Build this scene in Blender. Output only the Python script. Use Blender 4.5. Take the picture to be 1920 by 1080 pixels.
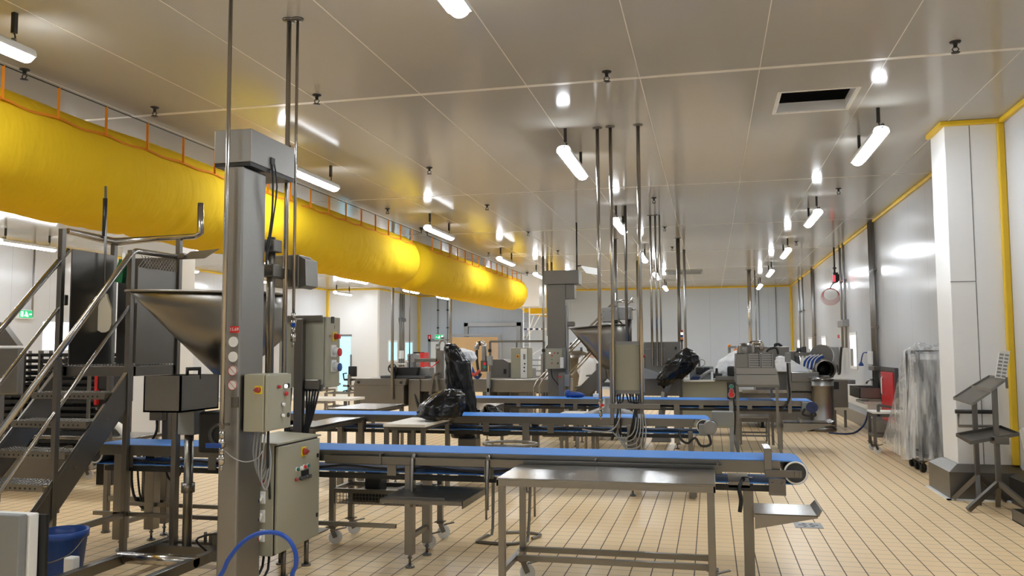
import bpy, bmesh, math, random
from mathutils import Vector, Matrix, noise

# ------------------------------------------------------------------ clear
for o in list(bpy.data.objects):
    bpy.data.objects.remove(o, do_unlink=True)
SC = bpy.context.scene
COL = SC.collection
PI = math.pi
H = 4.10                      # ceiling height

# ------------------------------------------------------------------ camera, world, exposure
cam = bpy.data.cameras.new('camera')
cam.sensor_width = 36.0
cam.lens = 1585.6 / 1920 * 36.0
cam.clip_start = 0.05
cam.clip_end = 200
co = bpy.data.objects.new('camera', cam)
COL.objects.link(co)
yaw, pitch, roll = math.radians(13.16), math.radians(4.2), math.radians(-0.2485)
fwd = Vector((-math.sin(yaw) * math.cos(pitch), math.cos(yaw) * math.cos(pitch), math.sin(pitch)))
rgt = Vector((math.cos(yaw), math.sin(yaw), 0))
upv = rgt.cross(fwd)
r2 = rgt * math.cos(roll) + upv * math.sin(roll)
u2 = -rgt * math.sin(roll) + upv * math.cos(roll)
mw = Matrix((( r2.x, u2.x, -fwd.x, 0), (r2.y, u2.y, -fwd.y, 0), (r2.z, u2.z, -fwd.z, 1.6), (0, 0, 0, 1)))
co.matrix_world = mw
SC.camera = co

wd = bpy.data.worlds.new('world')
SC.world = wd
wd.use_nodes = True
wd.node_tree.nodes['Background'].inputs[0].default_value = (0.6, 0.75, 0.9, 1)
wd.node_tree.nodes['Background'].inputs[1].default_value = 0.3

SC.view_settings.view_transform = 'Standard'
SC.view_settings.look = 'None'
SC.view_settings.gamma = 1.0
SC.view_settings.use_curve_mapping = False
SC.view_settings.exposure = 0.36
LAMP_POWER = 50.0             # emission of the fluorescent diffusers

# ------------------------------------------------------------------ materials
def nt(name):
    m = bpy.data.materials.new(name)
    m.use_nodes = True
    t = m.node_tree
    return m, t, t.nodes['Principled BSDF']

def plain(name, c, rough=0.5, metal=0.0, spec=0.5, var=0.0, scale=8.0, bump=0.0, emit=None, es=0.0):
    m, t, b = nt(name)
    b.inputs['Base Color'].default_value = (*c, 1)
    b.inputs['Roughness'].default_value = rough
    b.inputs['Metallic'].default_value = metal
    b.inputs['Specular IOR Level'].default_value = spec
    if var or bump:
        tc = t.nodes.new('ShaderNodeTexCoord')
        n = t.nodes.new('ShaderNodeTexNoise')
        n.inputs['Scale'].default_value = scale
        n.inputs['Detail'].default_value = 5
        t.links.new(tc.outputs['Object'], n.inputs['Vector'])
        if var:
            mx = t.nodes.new('ShaderNodeMix'); mx.data_type = 'RGBA'
            mx.inputs[6].default_value = (*[max(0, x * (1 - var)) for x in c], 1)
            mx.inputs[7].default_value = (*[min(1, x * (1 + var)) for x in c], 1)
            t.links.new(n.outputs['Fac'], mx.inputs[0])
            t.links.new(mx.outputs[2], b.inputs['Base Color'])
            rr = t.nodes.new('ShaderNodeMapRange')
            rr.inputs[3].default_value = max(0.03, rough - 0.10)
            rr.inputs[4].default_value = min(1, rough + 0.10)
            t.links.new(n.outputs['Fac'], rr.inputs[0])
            t.links.new(rr.outputs[0], b.inputs['Roughness'])
        if bump:
            bp = t.nodes.new('ShaderNodeBump')
            bp.inputs['Strength'].default_value = bump
            bp.inputs['Distance'].default_value = 0.02
            t.links.new(n.outputs['Fac'], bp.inputs['Height'])
            t.links.new(bp.outputs['Normal'], b.inputs['Normal'])
    if emit:
        b.inputs['Emission Color'].default_value = (*emit, 1)
        b.inputs['Emission Strength'].default_value = es
    return m

def steel(name, c, rough=0.33, stretch=(1, 1, 12), metal=1.0):
    """brushed stainless: fine stretched grain in roughness, soft cloudy wear in colour"""
    m, t, b = nt(name)
    b.inputs['Metallic'].default_value = metal
    tc = t.nodes.new('ShaderNodeTexCoord')
    mp = t.nodes.new('ShaderNodeMapping')
    mp.inputs['Scale'].default_value = stretch
    t.links.new(tc.outputs['Object'], mp.inputs['Vector'])
    n1 = t.nodes.new('ShaderNodeTexNoise'); n1.inputs['Scale'].default_value = 14; n1.inputs['Detail'].default_value = 6
    t.links.new(mp.outputs[0], n1.inputs['Vector'])
    n2 = t.nodes.new('ShaderNodeTexNoise'); n2.inputs['Scale'].default_value = 3.0; n2.inputs['Detail'].default_value = 4
    t.links.new(tc.outputs['Object'], n2.inputs['Vector'])
    mx = t.nodes.new('ShaderNodeMix'); mx.data_type = 'RGBA'
    mx.inputs[6].default_value = (*[x * 0.90 for x in c], 1)
    mx.inputs[7].default_value = (*[min(1, x * 1.08) for x in c], 1)
    t.links.new(n2.outputs['Fac'], mx.inputs[0])
    t.links.new(mx.outputs[2], b.inputs['Base Color'])
    ad = t.nodes.new('ShaderNodeMath'); ad.operation = 'ADD'
    t.links.new(n1.outputs['Fac'], ad.inputs[0]); t.links.new(n2.outputs['Fac'], ad.inputs[1])
    rr = t.nodes.new('ShaderNodeMapRange')
    rr.inputs[1].default_value = 0.6; rr.inputs[2].default_value = 1.4
    rr.inputs[3].default_value = max(0.05, rough - 0.04); rr.inputs[4].default_value = rough + 0.04
    t.links.new(ad.outputs[0], rr.inputs[0]); t.links.new(rr.outputs[0], b.inputs['Roughness'])
    return m

def mathn(t, op, a, b=None):
    n = t.nodes.new('ShaderNodeMath'); n.operation = op
    for i, x in enumerate((a, b)):
        if x is None: continue
        if isinstance(x, (int, float)): n.inputs[i].default_value = x
        else: t.links.new(x, n.inputs[i])
    return n.outputs[0]

def tile_mat():
    m, t, b = nt('floor_tile')
    tc = t.nodes.new('ShaderNodeTexCoord')
    sp = t.nodes.new('ShaderNodeSeparateXYZ')
    t.links.new(tc.outputs['Object'], sp.inputs[0])
    u = mathn(t, 'DIVIDE', sp.outputs[0], 0.15)
    fu = mathn(t, 'FRACT', u)
    v_ = mathn(t, 'DIVIDE', sp.outputs[1], 0.15)
    fv = mathn(t, 'FRACT', v_)
    gu = mathn(t, 'LESS_THAN', fu, 0.055)
    gv = mathn(t, 'LESS_THAN', fv, 0.045)
    # random tone of each tile
    cu = mathn(t, 'FLOOR', u); cv = mathn(t, 'FLOOR', v_)
    cb = t.nodes.new('ShaderNodeCombineXYZ')
    t.links.new(cu, cb.inputs[0]); t.links.new(cv, cb.inputs[1])
    wn = t.nodes.new('ShaderNodeTexWhiteNoise'); wn.noise_dimensions = '3D'
    t.links.new(cb.outputs[0], wn.inputs['Vector'])
    nz = t.nodes.new('ShaderNodeTexNoise'); nz.inputs['Scale'].default_value = 0.55; nz.inputs['Detail'].default_value = 4
    t.links.new(tc.outputs['Object'], nz.inputs['Vector'])
    f = mathn(t, 'ADD', mathn(t, 'MULTIPLY', wn.outputs['Value'], 0.25), mathn(t, 'MULTIPLY', nz.outputs['Fac'], 0.9))
    cr = t.nodes.new('ShaderNodeMix'); cr.data_type = 'RGBA'
    cr.inputs[6].default_value = (0.96, 0.68, 0.385, 1)
    cr.inputs[7].default_value = (1.0, 0.78, 0.465, 1)
    t.links.new(f, cr.inputs[0])
    m1 = t.nodes.new('ShaderNodeMix'); m1.data_type = 'RGBA'
    t.links.new(mathn(t, 'MULTIPLY', gv, 0.72), m1.inputs[0])
    t.links.new(cr.outputs[2], m1.inputs[6]); m1.inputs[7].default_value = (0.12, 0.09, 0.06, 1)
    m2 = t.nodes.new('ShaderNodeMix'); m2.data_type = 'RGBA'
    t.links.new(mathn(t, 'MULTIPLY', gu, 0.92), m2.inputs[0])
    t.links.new(m1.outputs[2], m2.inputs[6]); m2.inputs[7].default_value = (0.06, 0.042, 0.03, 1)
    t.links.new(m2.outputs[2], b.inputs['Base Color'])
    rr = mathn(t, 'ADD', mathn(t, 'MULTIPLY', nz.outputs['Fac'], 0.25), mathn(t, 'ADD', 0.22, mathn(t, 'MULTIPLY', gu, 0.4)))
    t.links.new(rr, b.inputs['Roughness'])
    bp = t.nodes.new('ShaderNodeBump'); bp.inputs['Strength'].default_value = 0.25; bp.inputs['Distance'].default_value = 0.003
    t.links.new(mathn(t, 'SUBTRACT', 1.0, mathn(t, 'MAXIMUM', gu, gv)), bp.inputs['Height'])
    t.links.new(bp.outputs['Normal'], b.inputs['Normal'])
    return m

def panel_mat(name, c, rough, axis=None, pitch=1.13, line=0.006, lc=0.55, bump=0.03, spec=0.35):
    """lacquered sandwich panel, with the thin joint every `pitch` metres"""
    m, t, b = nt(name)
    tc = t.nodes.new('ShaderNodeTexCoord')
    nz = t.nodes.new('ShaderNodeTexNoise'); nz.inputs['Scale'].default_value = 0.8; nz.inputs['Detail'].default_value = 3
    t.links.new(tc.outputs['Object'], nz.inputs['Vector'])
    mx = t.nodes.new('ShaderNodeMix'); mx.data_type = 'RGBA'
    mx.inputs[6].default_value = (*[x * 0.95 for x in c], 1); mx.inputs[7].default_value = (*c, 1)
    t.links.new(nz.outputs['Fac'], mx.inputs[0])
    col = mx.outputs[2]
    if axis is not None:
        sp = t.nodes.new('ShaderNodeSeparateXYZ'); t.links.new(tc.outputs['Object'], sp.inputs[0])
        f = mathn(t, 'FRACT', mathn(t, 'DIVIDE', sp.outputs[axis], pitch))
        g = mathn(t, 'LESS_THAN', f, line / pitch)
        m2 = t.nodes.new('ShaderNodeMix'); m2.data_type = 'RGBA'
        t.links.new(g, m2.inputs[0]); t.links.new(col, m2.inputs[6])
        m2.inputs[7].default_value = (*[x * lc for x in c], 1)
        col = m2.outputs[2]
    t.links.new(col, b.inputs['Base Color'])
    b.inputs['Roughness'].default_value = rough; b.inputs['Specular IOR Level'].default_value = spec
    bp = t.nodes.new('ShaderNodeBump'); bp.inputs['Strength'].default_value = bump; bp.inputs['Distance'].default_value = 0.05
    t.links.new(nz.outputs['Fac'], bp.inputs['Height']); t.links.new(bp.outputs['Normal'], b.inputs['Normal'])
    return m

def film_mat():
    m, t, b = nt('clear_film')
    out = [n for n in t.nodes if n.type == 'OUTPUT_MATERIAL'][0]
    b.inputs['Base Color'].default_value = (0.86, 0.86, 0.86, 1); b.inputs['Roughness'].default_value = 0.22
    tr = t.nodes.new('ShaderNodeBsdfTransparent'); tr.inputs[0].default_value = (0.95, 0.95, 0.95, 1)
    mx = t.nodes.new('ShaderNodeMixShader')
    tc = t.nodes.new('ShaderNodeTexCoord'); nz = t.nodes.new('ShaderNodeTexNoise')
    nz.inputs['Scale'].default_value = 5; nz.inputs['Detail'].default_value = 4
    mp = t.nodes.new('ShaderNodeMapping'); mp.inputs['Scale'].default_value = (2.2, 2.2, .35)
    t.links.new(tc.outputs['Object'], mp.inputs[0]); t.links.new(mp.outputs[0], nz.inputs['Vector'])
    rr = t.nodes.new('ShaderNodeMapRange'); rr.inputs[1].default_value = 0.35; rr.inputs[2].default_value = 0.7
    rr.inputs[3].default_value = 0.10; rr.inputs[4].default_value = 0.72
    t.links.new(nz.outputs['Fac'], rr.inputs[0]); t.links.new(rr.outputs[0], mx.inputs[0])
    t.links.new(tr.outputs[0], mx.inputs[1]); t.links.new(b.outputs[0], mx.inputs[2])
    t.links.new(mx.outputs[0], out.inputs[0])
    return m

def clear_mat(name, c, amount):
    m, t, b = nt(name)
    out = [n for n in t.nodes if n.type == 'OUTPUT_MATERIAL'][0]
    b.inputs['Base Color'].default_value = (*c, 1); b.inputs['Roughness'].default_value = 0.08
    tr = t.nodes.new('ShaderNodeBsdfTransparent'); mx = t.nodes.new('ShaderNodeMixShader')
    mx.inputs[0].default_value = amount
    t.links.new(tr.outputs[0], mx.inputs[1]); t.links.new(b.outputs[0], mx.inputs[2]); t.links.new(mx.outputs[0], out.inputs[0])
    return m

def fabric_mat():
    m, t, b = nt('yellow_fabric')
    out = [n for n in t.nodes if n.type == 'OUTPUT_MATERIAL'][0]
    b.inputs['Base Color'].default_value = (0.86, 0.57, 0.018, 1); b.inputs['Roughness'].default_value = 0.85
    b.inputs['Specular IOR Level'].default_value = 0.2
    tc = t.nodes.new('ShaderNodeTexCoord'); nz = t.nodes.new('ShaderNodeTexNoise')
    nz.inputs['Scale'].default_value = 3.0; nz.inputs['Detail'].default_value = 3
    mp = t.nodes.new('ShaderNodeMapping'); mp.inputs['Scale'].default_value = (1, 3.2, 0.8); mp.inputs['Rotation'].default_value = (0.5, 0, 0)
    t.links.new(tc.outputs['Object'], mp.inputs[0]); t.links.new(mp.outputs[0], nz.inputs['Vector'])
    bp = t.nodes.new('ShaderNodeBump'); bp.inputs['Strength'].default_value = 0.35; bp.inputs['Distance'].default_value = 0.05
    t.links.new(nz.outputs['Fac'], bp.inputs['Height']); t.links.new(bp.outputs['Normal'], b.inputs['Normal'])
    tl = t.nodes.new('ShaderNodeBsdfTranslucent'); tl.inputs[0].default_value = (0.9, 0.6, 0.02, 1)
    mx = t.nodes.new('ShaderNodeMixShader'); mx.inputs[0].default_value = 0.15
    t.links.new(b.outputs[0], mx.inputs[1]); t.links.new(tl.outputs[0], mx.inputs[2]); t.links.new(mx.outputs[0], out.inputs[0])
    return m

M = dict(
    tile=tile_mat(),
    ceil=panel_mat('ceiling_panel', (0.46, 0.44, 0.40), 0.13, bump=0.012, spec=0.10),
    wally=panel_mat('wall_panel_lengthwise', (0.62, 0.63, 0.65), 0.17, axis=1),
    wallx=panel_mat('wall_panel_crosswise', (0.57, 0.635, 0.73), 0.34, axis=0),
    white=plain('white_lacquer', (0.86, 0.86, 0.86), 0.32),
    seam=plain('seam_sealant', (0.78, 0.74, 0.66), 0.35, var=0.12, scale=6),
    dark_joint=plain('dark_joint', (0.18, 0.18, 0.18), 0.6),
    yellow_trim=plain('yellow_trim', (0.80, 0.52, 0.02), 0.4, var=0.08, scale=5),
    steel=steel('brushed_stainless', (0.245, 0.232, 0.21), 0.34),
    steel_x=steel('brushed_stainless_lengthwise', (0.225, 0.212, 0.19), 0.32, (12, 1, 1)),
    steel_top=steel('worn_stainless_top', (0.27, 0.262, 0.25), 0.20, (2, 2, 2)),
    steel_dark=steel('dull_stainless', (0.195, 0.184, 0.167), 0.38, (1, 1, 8)),
    pipe=steel('polished_pipe', (0.45, 0.43, 0.40), 0.20, (1, 1, 6)),
    steel_col=steel('weathered_column_steel', (0.31, 0.30, 0.285), 0.42, (1, 1, 3)),
    galv=steel('galvanised_steel', (0.32, 0.32, 0.32), 0.42, (2, 2, 2)),
    black_steel=plain('dark_steel', (0.035, 0.033, 0.03), 0.45, metal=0.5),
    cream=plain('cream_enclosure_paint', (0.36, 0.345, 0.26), 0.45, var=0.05, scale=4),
    grey_paint=plain('grey_paint', (0.24, 0.25, 0.25), 0.5, var=0.05),
    dgrey=plain('dark_grey_plastic', (0.06, 0.06, 0.06), 0.5),
    black=plain('black_plastic', (0.012, 0.012, 0.012), 0.45),
    rubber=plain('black_cable', (0.012, 0.012, 0.013), 0.5),
    greycable=plain('grey_cable', (0.32, 0.33, 0.34), 0.5),
    bag=plain('black_bin_liner', (0.004, 0.004, 0.004), 0.24, spec=0.4),
    belt=plain('blue_belt', (0.075, 0.27, 0.74), 0.55, spec=0.25, var=0.10, scale=3.5),
    bluep=plain('blue_plastic', (0.01, 0.06, 0.28), 0.35),
    bluehose=plain('blue_hose', (0.012, 0.075, 0.42), 0.35),
    navy=plain('navy_motor_paint', (0.015, 0.03, 0.10), 0.35),
    fabric=fabric_mat(),
    orange=plain('orange_strap', (0.80, 0.27, 0.01), 0.7),
    amber=plain('amber_lens', (0.85, 0.22, 0.01), 0.3),
    red=plain('red_plastic', (0.62, 0.02, 0.02), 0.35),
    redpaint=plain('red_door_paint', (0.60, 0.015, 0.025), 0.35, var=0.06),
    reddim=plain('faded_red_plastic', (0.40, 0.05, 0.04), 0.45),
    green=plain('green_plastic', (0.0, 0.10, 0.03), 0.5),
    greenlens=plain('green_lens', (0.02, 0.20, 0.16), 0.3),
    yellowp=plain('yellow_plastic', (0.80, 0.60, 0.02), 0.4),
    whitep=plain('white_plastic', (0.82, 0.82, 0.80), 0.35),
    board=plain('white_cutting_board', (0.84, 0.80, 0.72), 0.5, var=0.05),
    beige=plain('beige_paddle', (0.58, 0.50, 0.36), 0.5),
    tan=plain('tan_plywood', (0.62, 0.40, 0.19), 0.6, var=0.10, scale=2),
    film=film_mat(),
    glass=clear_mat('clear_guard', (0.75, 0.80, 0.85), 0.18),
    whitebag=plain('white_liner', (0.85, 0.86, 0.88), 0.4, bump=0.3, scale=8),
    coat=plain('white_coat_cloth', (0.80, 0.80, 0.80), 0.8, bump=0.2, scale=10),
    trousers=plain('dark_trouser_cloth', (0.05, 0.06, 0.09), 0.8),
    skin=plain('skin', (0.55, 0.33, 0.23), 0.5),
    hair=plain('dark_hair', (0.012, 0.010, 0.009), 0.5),
    paper=plain('paper', (0.80, 0.80, 0.78), 0.6),
    lens=plain('lamp_diffuser', (0.9, 0.9, 0.9), 0.4, emit=(0.91, 0.97, 1.03), es=LAMP_POWER),
    exit_green=plain('exit_sign_face', (0.01, 0.35, 0.14), 0.4, emit=(0.02, 0.65, 0.25), es=0.5),
    exit_white=plain('exit_sign_mark', (0.9, 0.95, 0.9), 0.4, emit=(0.9, 1.0, 0.9), es=0.8),
    daylight=plain('daylit_window', (0.8, 0.9, 1.0), 0.2, emit=(0.85, 0.95, 1.0), es=1.3),
    daylit_blue=plain('daylit_blue_window', (0.4, 0.7, 0.85), 0.2, emit=(0.35, 0.75, 0.95), es=0.9),
    redglow=plain('red_display', (0.6, 0.02, 0.03), 0.3, emit=(1.0, 0.04, 0.06), es=1.5),
    puck=plain('white_pilot_lens', (0.85, 0.85, 0.85), 0.3, emit=(1, 1, 1), es=0.6),
)

# ------------------------------------------------------------------ mesh builder
class MB:
    def __init__(s):
        s.bm = bmesh.new()
    def _face(s, vs, smooth=False):
        try:
            f = s.bm.faces.new(vs); f.smooth = smooth
            return f
        except ValueError:
            return None
    def box(s, x0, x1, y0, y1, z0, z1, bev=0.0):
        v = [s.bm.verts.new(p) for p in ((x0, y0, z0), (x1, y0, z0), (x1, y1, z0), (x0, y1, z0),
                                         (x0, y0, z1), (x1, y0, z1), (x1, y1, z1), (x0, y1, z1))]
        fs = [s._face([v[i] for i in q]) for q in ((0, 3, 2, 1), (4, 5, 6, 7), (0, 1, 5, 4), (1, 2, 6, 5), (2, 3, 7, 6), (3, 0, 4, 7))]
        if bev:
            es = list({e for f in fs for e in f.edges})
            bmesh.ops.bevel(s.bm, geom=es, offset=min(bev, abs(x1-x0)*.45, abs(y1-y0)*.45, abs(z1-z0)*.45), segments=2, affect='EDGES', profile=0.5)
        return s
    def bar(s, p, q, w, h=None, up=(0, 0, 1)):
        p, q = Vector(p), Vector(q); h = h or w
        d = (q - p).normalized(); up = Vector(up)
        if abs(d.dot(up)) > .98: up = Vector((0, 1, 0))
        a = d.cross(up).normalized() * w / 2; b = a.cross(d).normalized() * h / 2
        v = [s.bm.verts.new(x + i * a + j * b) for x in (p, q) for i, j in ((-1, -1), (1, -1), (1, 1), (-1, 1))]
        for q4 in ((3, 2, 1, 0), (4, 5, 6, 7), (0, 1, 5, 4), (1, 2, 6, 5), (2, 3, 7, 6), (3, 0, 4, 7)): s._face([v[i] for i in q4])
        return s
    def loft(s, rings, cap=True, closed=True, smooth=True):
        R = [[s.bm.verts.new(p) for p in r] for r in rings]
        n = len(R[0])
        for a, b in zip(R, R[1:]):
            for i in range(n if closed else n - 1):
                j = (i + 1) % n
                s._face([a[i], a[j], b[j], b[i]], smooth)
        if cap:
            s._face(list(reversed(R[0]))); s._face(R[-1])
        return s
    def tube(s, pts, r, n=8, curve=0, cap=True):
        P = [Vector(p) for p in pts]
        if curve and len(P) > 2:
            Q = []
            for i in range(len(P) - 1):
                a, b, c, d = P[max(i-1, 0)], P[i], P[i+1], P[min(i+2, len(P)-1)]
                for k in range(curve):
                    t = k / curve
                    Q.append(0.5 * ((2*b) + (c-a)*t + (2*a-5*b+4*c-d)*t*t + (3*b-a-3*c+d)*t**3))
            Q.append(P[-1]); P = Q
        rings = []; nrm = None
        for i, p in enumerate(P):
            t = (P[min(i+1, len(P)-1)] - P[max(i-1, 0)]).normalized()
            if nrm is None:
                nrm = t.orthogonal().normalized()
            else:
                nrm = (nrm - t * nrm.dot(t))
                nrm = nrm.normalized() if nrm.length > 1e-6 else t.orthogonal().normalized()
            bi = t.cross(nrm)
            rr = r[i] if isinstance(r, (list, tuple)) else r
            k = 1.0
            if 0 < i < len(P)-1 and not curve:
                c = (P[i]-P[i-1]).normalized().dot((P[i+1]-P[i]).normalized())
                k = 1 / max(.5, math.sqrt((1 + c) / 2))
            rings.append([p + (nrm * math.cos(2*PI*j/n) + bi * math.sin(2*PI*j/n)) * rr * k for j in range(n)])
        return s.loft(rings, cap)
    def cyl(s, p, q, r, r2=None, n=16):
        p, q = Vector(p), Vector(q); t = (q - p).normalized(); a = t.orthogonal().normalized(); b = t.cross(a)
        r2 = r if r2 is None else r2
        return s.loft([[c + (a * math.cos(2*PI*j/n) + b * math.sin(2*PI*j/n)) * rr for j in range(n)] for c, rr in ((p, r), (q, r2))])
    def lathe(s, prof, c=(0, 0, 0), n=24, axis='Z', cap=False):
        c = Vector(c); rings = []
        for r, z in prof:
            ring = []
            for j in range(n):
                a = 2*PI*j/n
                u, w = r * math.cos(a), r * math.sin(a)
                ring.append(c + (Vector((u, w, z)) if axis == 'Z' else Vector((u, z, w)) if axis == 'Y' else Vector((z, u, w))))
            rings.append(ring)
        return s.loft(rings, cap)
    def prism(s, poly, a, b, axis='Y'):
        """2D outline pushed from a to b along an axis; outline is (x,z) for Y, (y,z) for X, (x,y) for Z"""
        def P(u, w, t): return (u, t, w) if axis == 'Y' else (t, u, w) if axis == 'X' else (u, w, t)
        return s.loft([[P(u, w, t) for u, w in poly] for t in (a, b)], True, True, False)
    def sphere(s, c, r, n=12, sc=(1, 1, 1)):
        c = Vector(c); rings = []
        for i in range(1, n // 2):
            ph = PI * i / (n // 2)
            rings.append([c + Vector((r*sc[0]*math.sin(ph)*math.cos(2*PI*j/n), r*sc[1]*math.sin(ph)*math.sin(2*PI*j/n), -r*sc[2]*math.cos(ph))) for j in range(n)])
        return s.loft(rings)
    def quad(s, a, b, c, d):
        s._face([s.bm.verts.new(p) for p in (a, b, c, d)]); return s
    def obj(s, name, mat, off=(0, 0, 0)):
        bmesh.ops.recalc_face_normals(s.bm, faces=s.bm.faces)
        me = bpy.data.meshes.new(name)
        if any(off): bmesh.ops.translate(s.bm, verts=s.bm.verts, vec=-Vector(off))
        s.bm.to_mesh(me); s.bm.free()
        me.materials.append(M[mat] if isinstance(mat, str) else mat)
        o = bpy.data.objects.new(name, me); COL.objects.link(o)
        return o

def tag(o, label, cat, group=None, kind=None):
    o['label'] = label; o['category'] = cat
    if group: o['group'] = group
    if kind: o['kind'] = kind
    return o

def thing(name, label, cat, loc=(0, 0, 0), group=None):
    o = bpy.data.objects.new(name, None); o.empty_display_size = 0.1
    COL.objects.link(o); o.location = loc
    return tag(o, label, cat, group)

def base_of(o):
    v = Vector((0, 0, 0))
    while o is not None:
        v = v + Vector(o.location); o = o.parent
    return v

def part(parent, name, mb, mat, label=None, local=False):
    o = mb.obj(name, mat, (0, 0, 0) if local else base_of(parent))
    o.parent = parent
    if label: o['label'] = label
    return o

def solid(name, mb, mat, label, cat, loc=(0, 0, 0), group=None):
    """a thing that is one mesh"""
    o = mb.obj(name, mat, loc); o.location = loc
    return tag(o, label, cat, group)

def struct(name, mb, mat, parent=None, label=None, cat=None):
    o = mb.obj(name, mat)
    if parent is not None: o.parent = parent
    else:
        o['kind'] = 'structure'
        o['label'] = label or ('plain ' + name.replace('_', ' ') + ' of the production hall')
        o['category'] = cat or name.split('_')[0]
    return o

def dup(root, loc, label=None, rotz=0.0, group=None):
    r = root.copy(); COL.objects.link(r); r.location = loc; r.rotation_euler = (0, 0, rotz)
    if label: r['label'] = label
    if group: r['group'] = group
    for ch in list(root.children):
        c = ch.copy(); COL.objects.link(c); c.parent = r
        for g in list(ch.children):
            d = g.copy(); COL.objects.link(d); d.parent = c
    return r

def text_mesh(name, txt, size, mat, loc, facing, parent=None):
    """flat lettering; facing '-Y' reads toward the viewer, '+X' is on a side that looks along +X"""
    cu = bpy.data.curves.new(name, 'FONT'); cu.body = txt; cu.size = size; cu.extrude = 0.0006
    cu.align_x = 'CENTER'; cu.align_y = 'CENTER'
    tmp = bpy.data.objects.new(name + '_tmp', cu); COL.objects.link(tmp)
    dg = bpy.context.evaluated_depsgraph_get()
    me = bpy.data.meshes.new_from_object(tmp.evaluated_get(dg))
    bpy.data.objects.remove(tmp, do_unlink=True)
    Rm = Matrix.Rotation(PI/2, 4, 'X')
    if facing == '+X': Rm = Matrix.Rotation(PI/2, 4, 'Z') @ Rm
    if facing == '-X': Rm = Matrix.Rotation(-PI/2, 4, 'Z') @ Rm
    L = Vector(loc) - (base_of(parent) if parent else Vector((0, 0, 0)))
    me.transform(Matrix.Translation(L) @ Rm)
    me.materials.clear(); me.materials.append(M[mat])
    o = bpy.data.objects.new(name, me); COL.objects.link(o)
    if parent: o.parent = parent
    return o

# small standard parts -------------------------------------------------
def levelling_foot(parent, x, y, h=0.12):
    b = MB(); b.cyl((x, y, .012), (x, y, h), .010, n=8); b.lathe([(.0, .022), (.022, .02), (.036, .008), (.036, 0), (0, 0)], (x, y, 0), 14)
    b.cyl((x, y, h * .55), (x, y, h * .55 + .012), .018, n=6)
    return part(parent, 'levelling_foot', b, 'steel_dark')

def castor(parent, x, y, r=0.055, ang=0.3, wheel='whitep'):
    b = MB(); zt = 2 * r + .035
    ox, oy = .03 * math.cos(ang), .03 * math.sin(ang)
    b.box(x - .04, x + .04, y - .04, y + .04, zt - .008, zt)
    b.cyl((x, y, zt - .02), (x, y, zt - .008), .03, n=12)
    px, py = -math.sin(ang) * .022, math.cos(ang) * .022
    for s_ in (-1, 1):
        b.bar((x + s_ * px, y + s_ * py, zt - .02), (x + ox + s_ * px, y + oy + s_ * py, r), .005, .036, up=(math.cos(ang), math.sin(ang), 0))
    b.bar((x + ox, y + oy, zt - .03), (x + ox * 4, y + oy * 4, zt - .012), .03, .008)
    f = part(parent, 'castor', b, 'steel_dark')
    w = MB(); ax = Vector((-math.sin(ang), math.cos(ang), 0)); c = Vector((x + ox, y + oy, r))
    w.cyl(c - ax * .014, c + ax * .014, r, n=20); w.cyl(c - ax * .019, c + ax * .019, r * .35, n=12)
    part(parent, 'castor_wheel', w, wheel)
    return f

def leg(parent, x, y, z1, w=.045, foot='level', mat='steel', h=.12):
    b = MB(); z0 = {'level': h * .8, 'castor': .145, None: 0}[foot]
    b.box(x - w/2, x + w/2, y - w/2, y + w/2, z0, z1, .003)
    o = part(parent, 'leg', b, mat)
    if foot == 'level': levelling_foot(o, x, y, h)
    if foot == 'castor': castor(o, x, y)
    return o

def button(parent, p, n, r, mat, name='push_button', depth=.02, ring=None):
    b = MB(); p = Vector(p); n = Vector(n)
    b.cyl(p, p + n * depth, r, r * .92, n=14)
    o = part(parent, name, b, mat)
    if ring:
        c = MB(); c.cyl(p, p + n * depth * .35, r * 1.25, n=14); part(o, 'button_collar', c, ring)
    return o
ORD = ['nearest', 'second', 'third', 'fourth', 'fifth', 'sixth', 'seventh', 'eighth', 'ninth', 'tenth', 'eleventh']


# ================================================================== THE SETTING
XR, XL, YB0, YB1, YN = 3.16, -15.2, 34.85, 36.8, -3.0
b = MB(); b.box(XL - .2, XR + .2, YN - .2, YB1 + .2, -.12, 0)
struct('floor', b, 'tile', label='beige quarry tile floor of the whole hall', cat='floor')
HX0, HX1, HY0, HY1 = 0.72, 1.43, 8.50, 9.24          # open hatch in the ceiling
b = MB()
for r in ((XL - .2, HX0, YN - .2, YB1 + .2), (HX1, XR + .2, YN - .2, YB1 + .2), (HX0, HX1, YN - .2, HY0), (HX0, HX1, HY1, YB1 + .2)):
    b.box(*r, H, H + .1)
struct('ceiling', b, 'ceil', label='glossy off-white panelled ceiling of the hall', cat='ceiling')
b = MB(); b.box(XR, XR + .2, YN, YB0, 0, H); struct('wall_right', b, 'wally', label='white panelled wall along the right side', cat='wall')
b = MB(); b.box(-7.4, XR + .2, YB0, YB0 + .2, 0, H); struct('wall_back', b, 'wallx', label='pale grey far wall behind the machines', cat='wall')
b = MB(); b.box(-13.2, -7.2, YB1, YB1 + .2, 0, H); b.box(-7.4, -7.2, YB0 + .2, YB1, 0, H)
struct('wall_back_left', b, 'wallx', label='white far wall with the exit door behind the plywood sheet', cat='wall')
b = MB(); b.box(-13.2, -13.0, 32.05, YB1 + .2, 0, H); struct('wall_left_far', b, 'wally', label='far side wall with two narrow windows', cat='wall')
b = MB(); b.box(XL, -13.0, 31.85, 32.05, 0, H); struct('wall_left_cross', b, 'white', label='short bright wall with the blue doorway', cat='wall')
b = MB(); b.box(XL - .2, XL, YN, 32.05, 0, H); struct('wall_left', b, 'wally', label='white panelled wall at the far left with exit sign', cat='wall')
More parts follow.
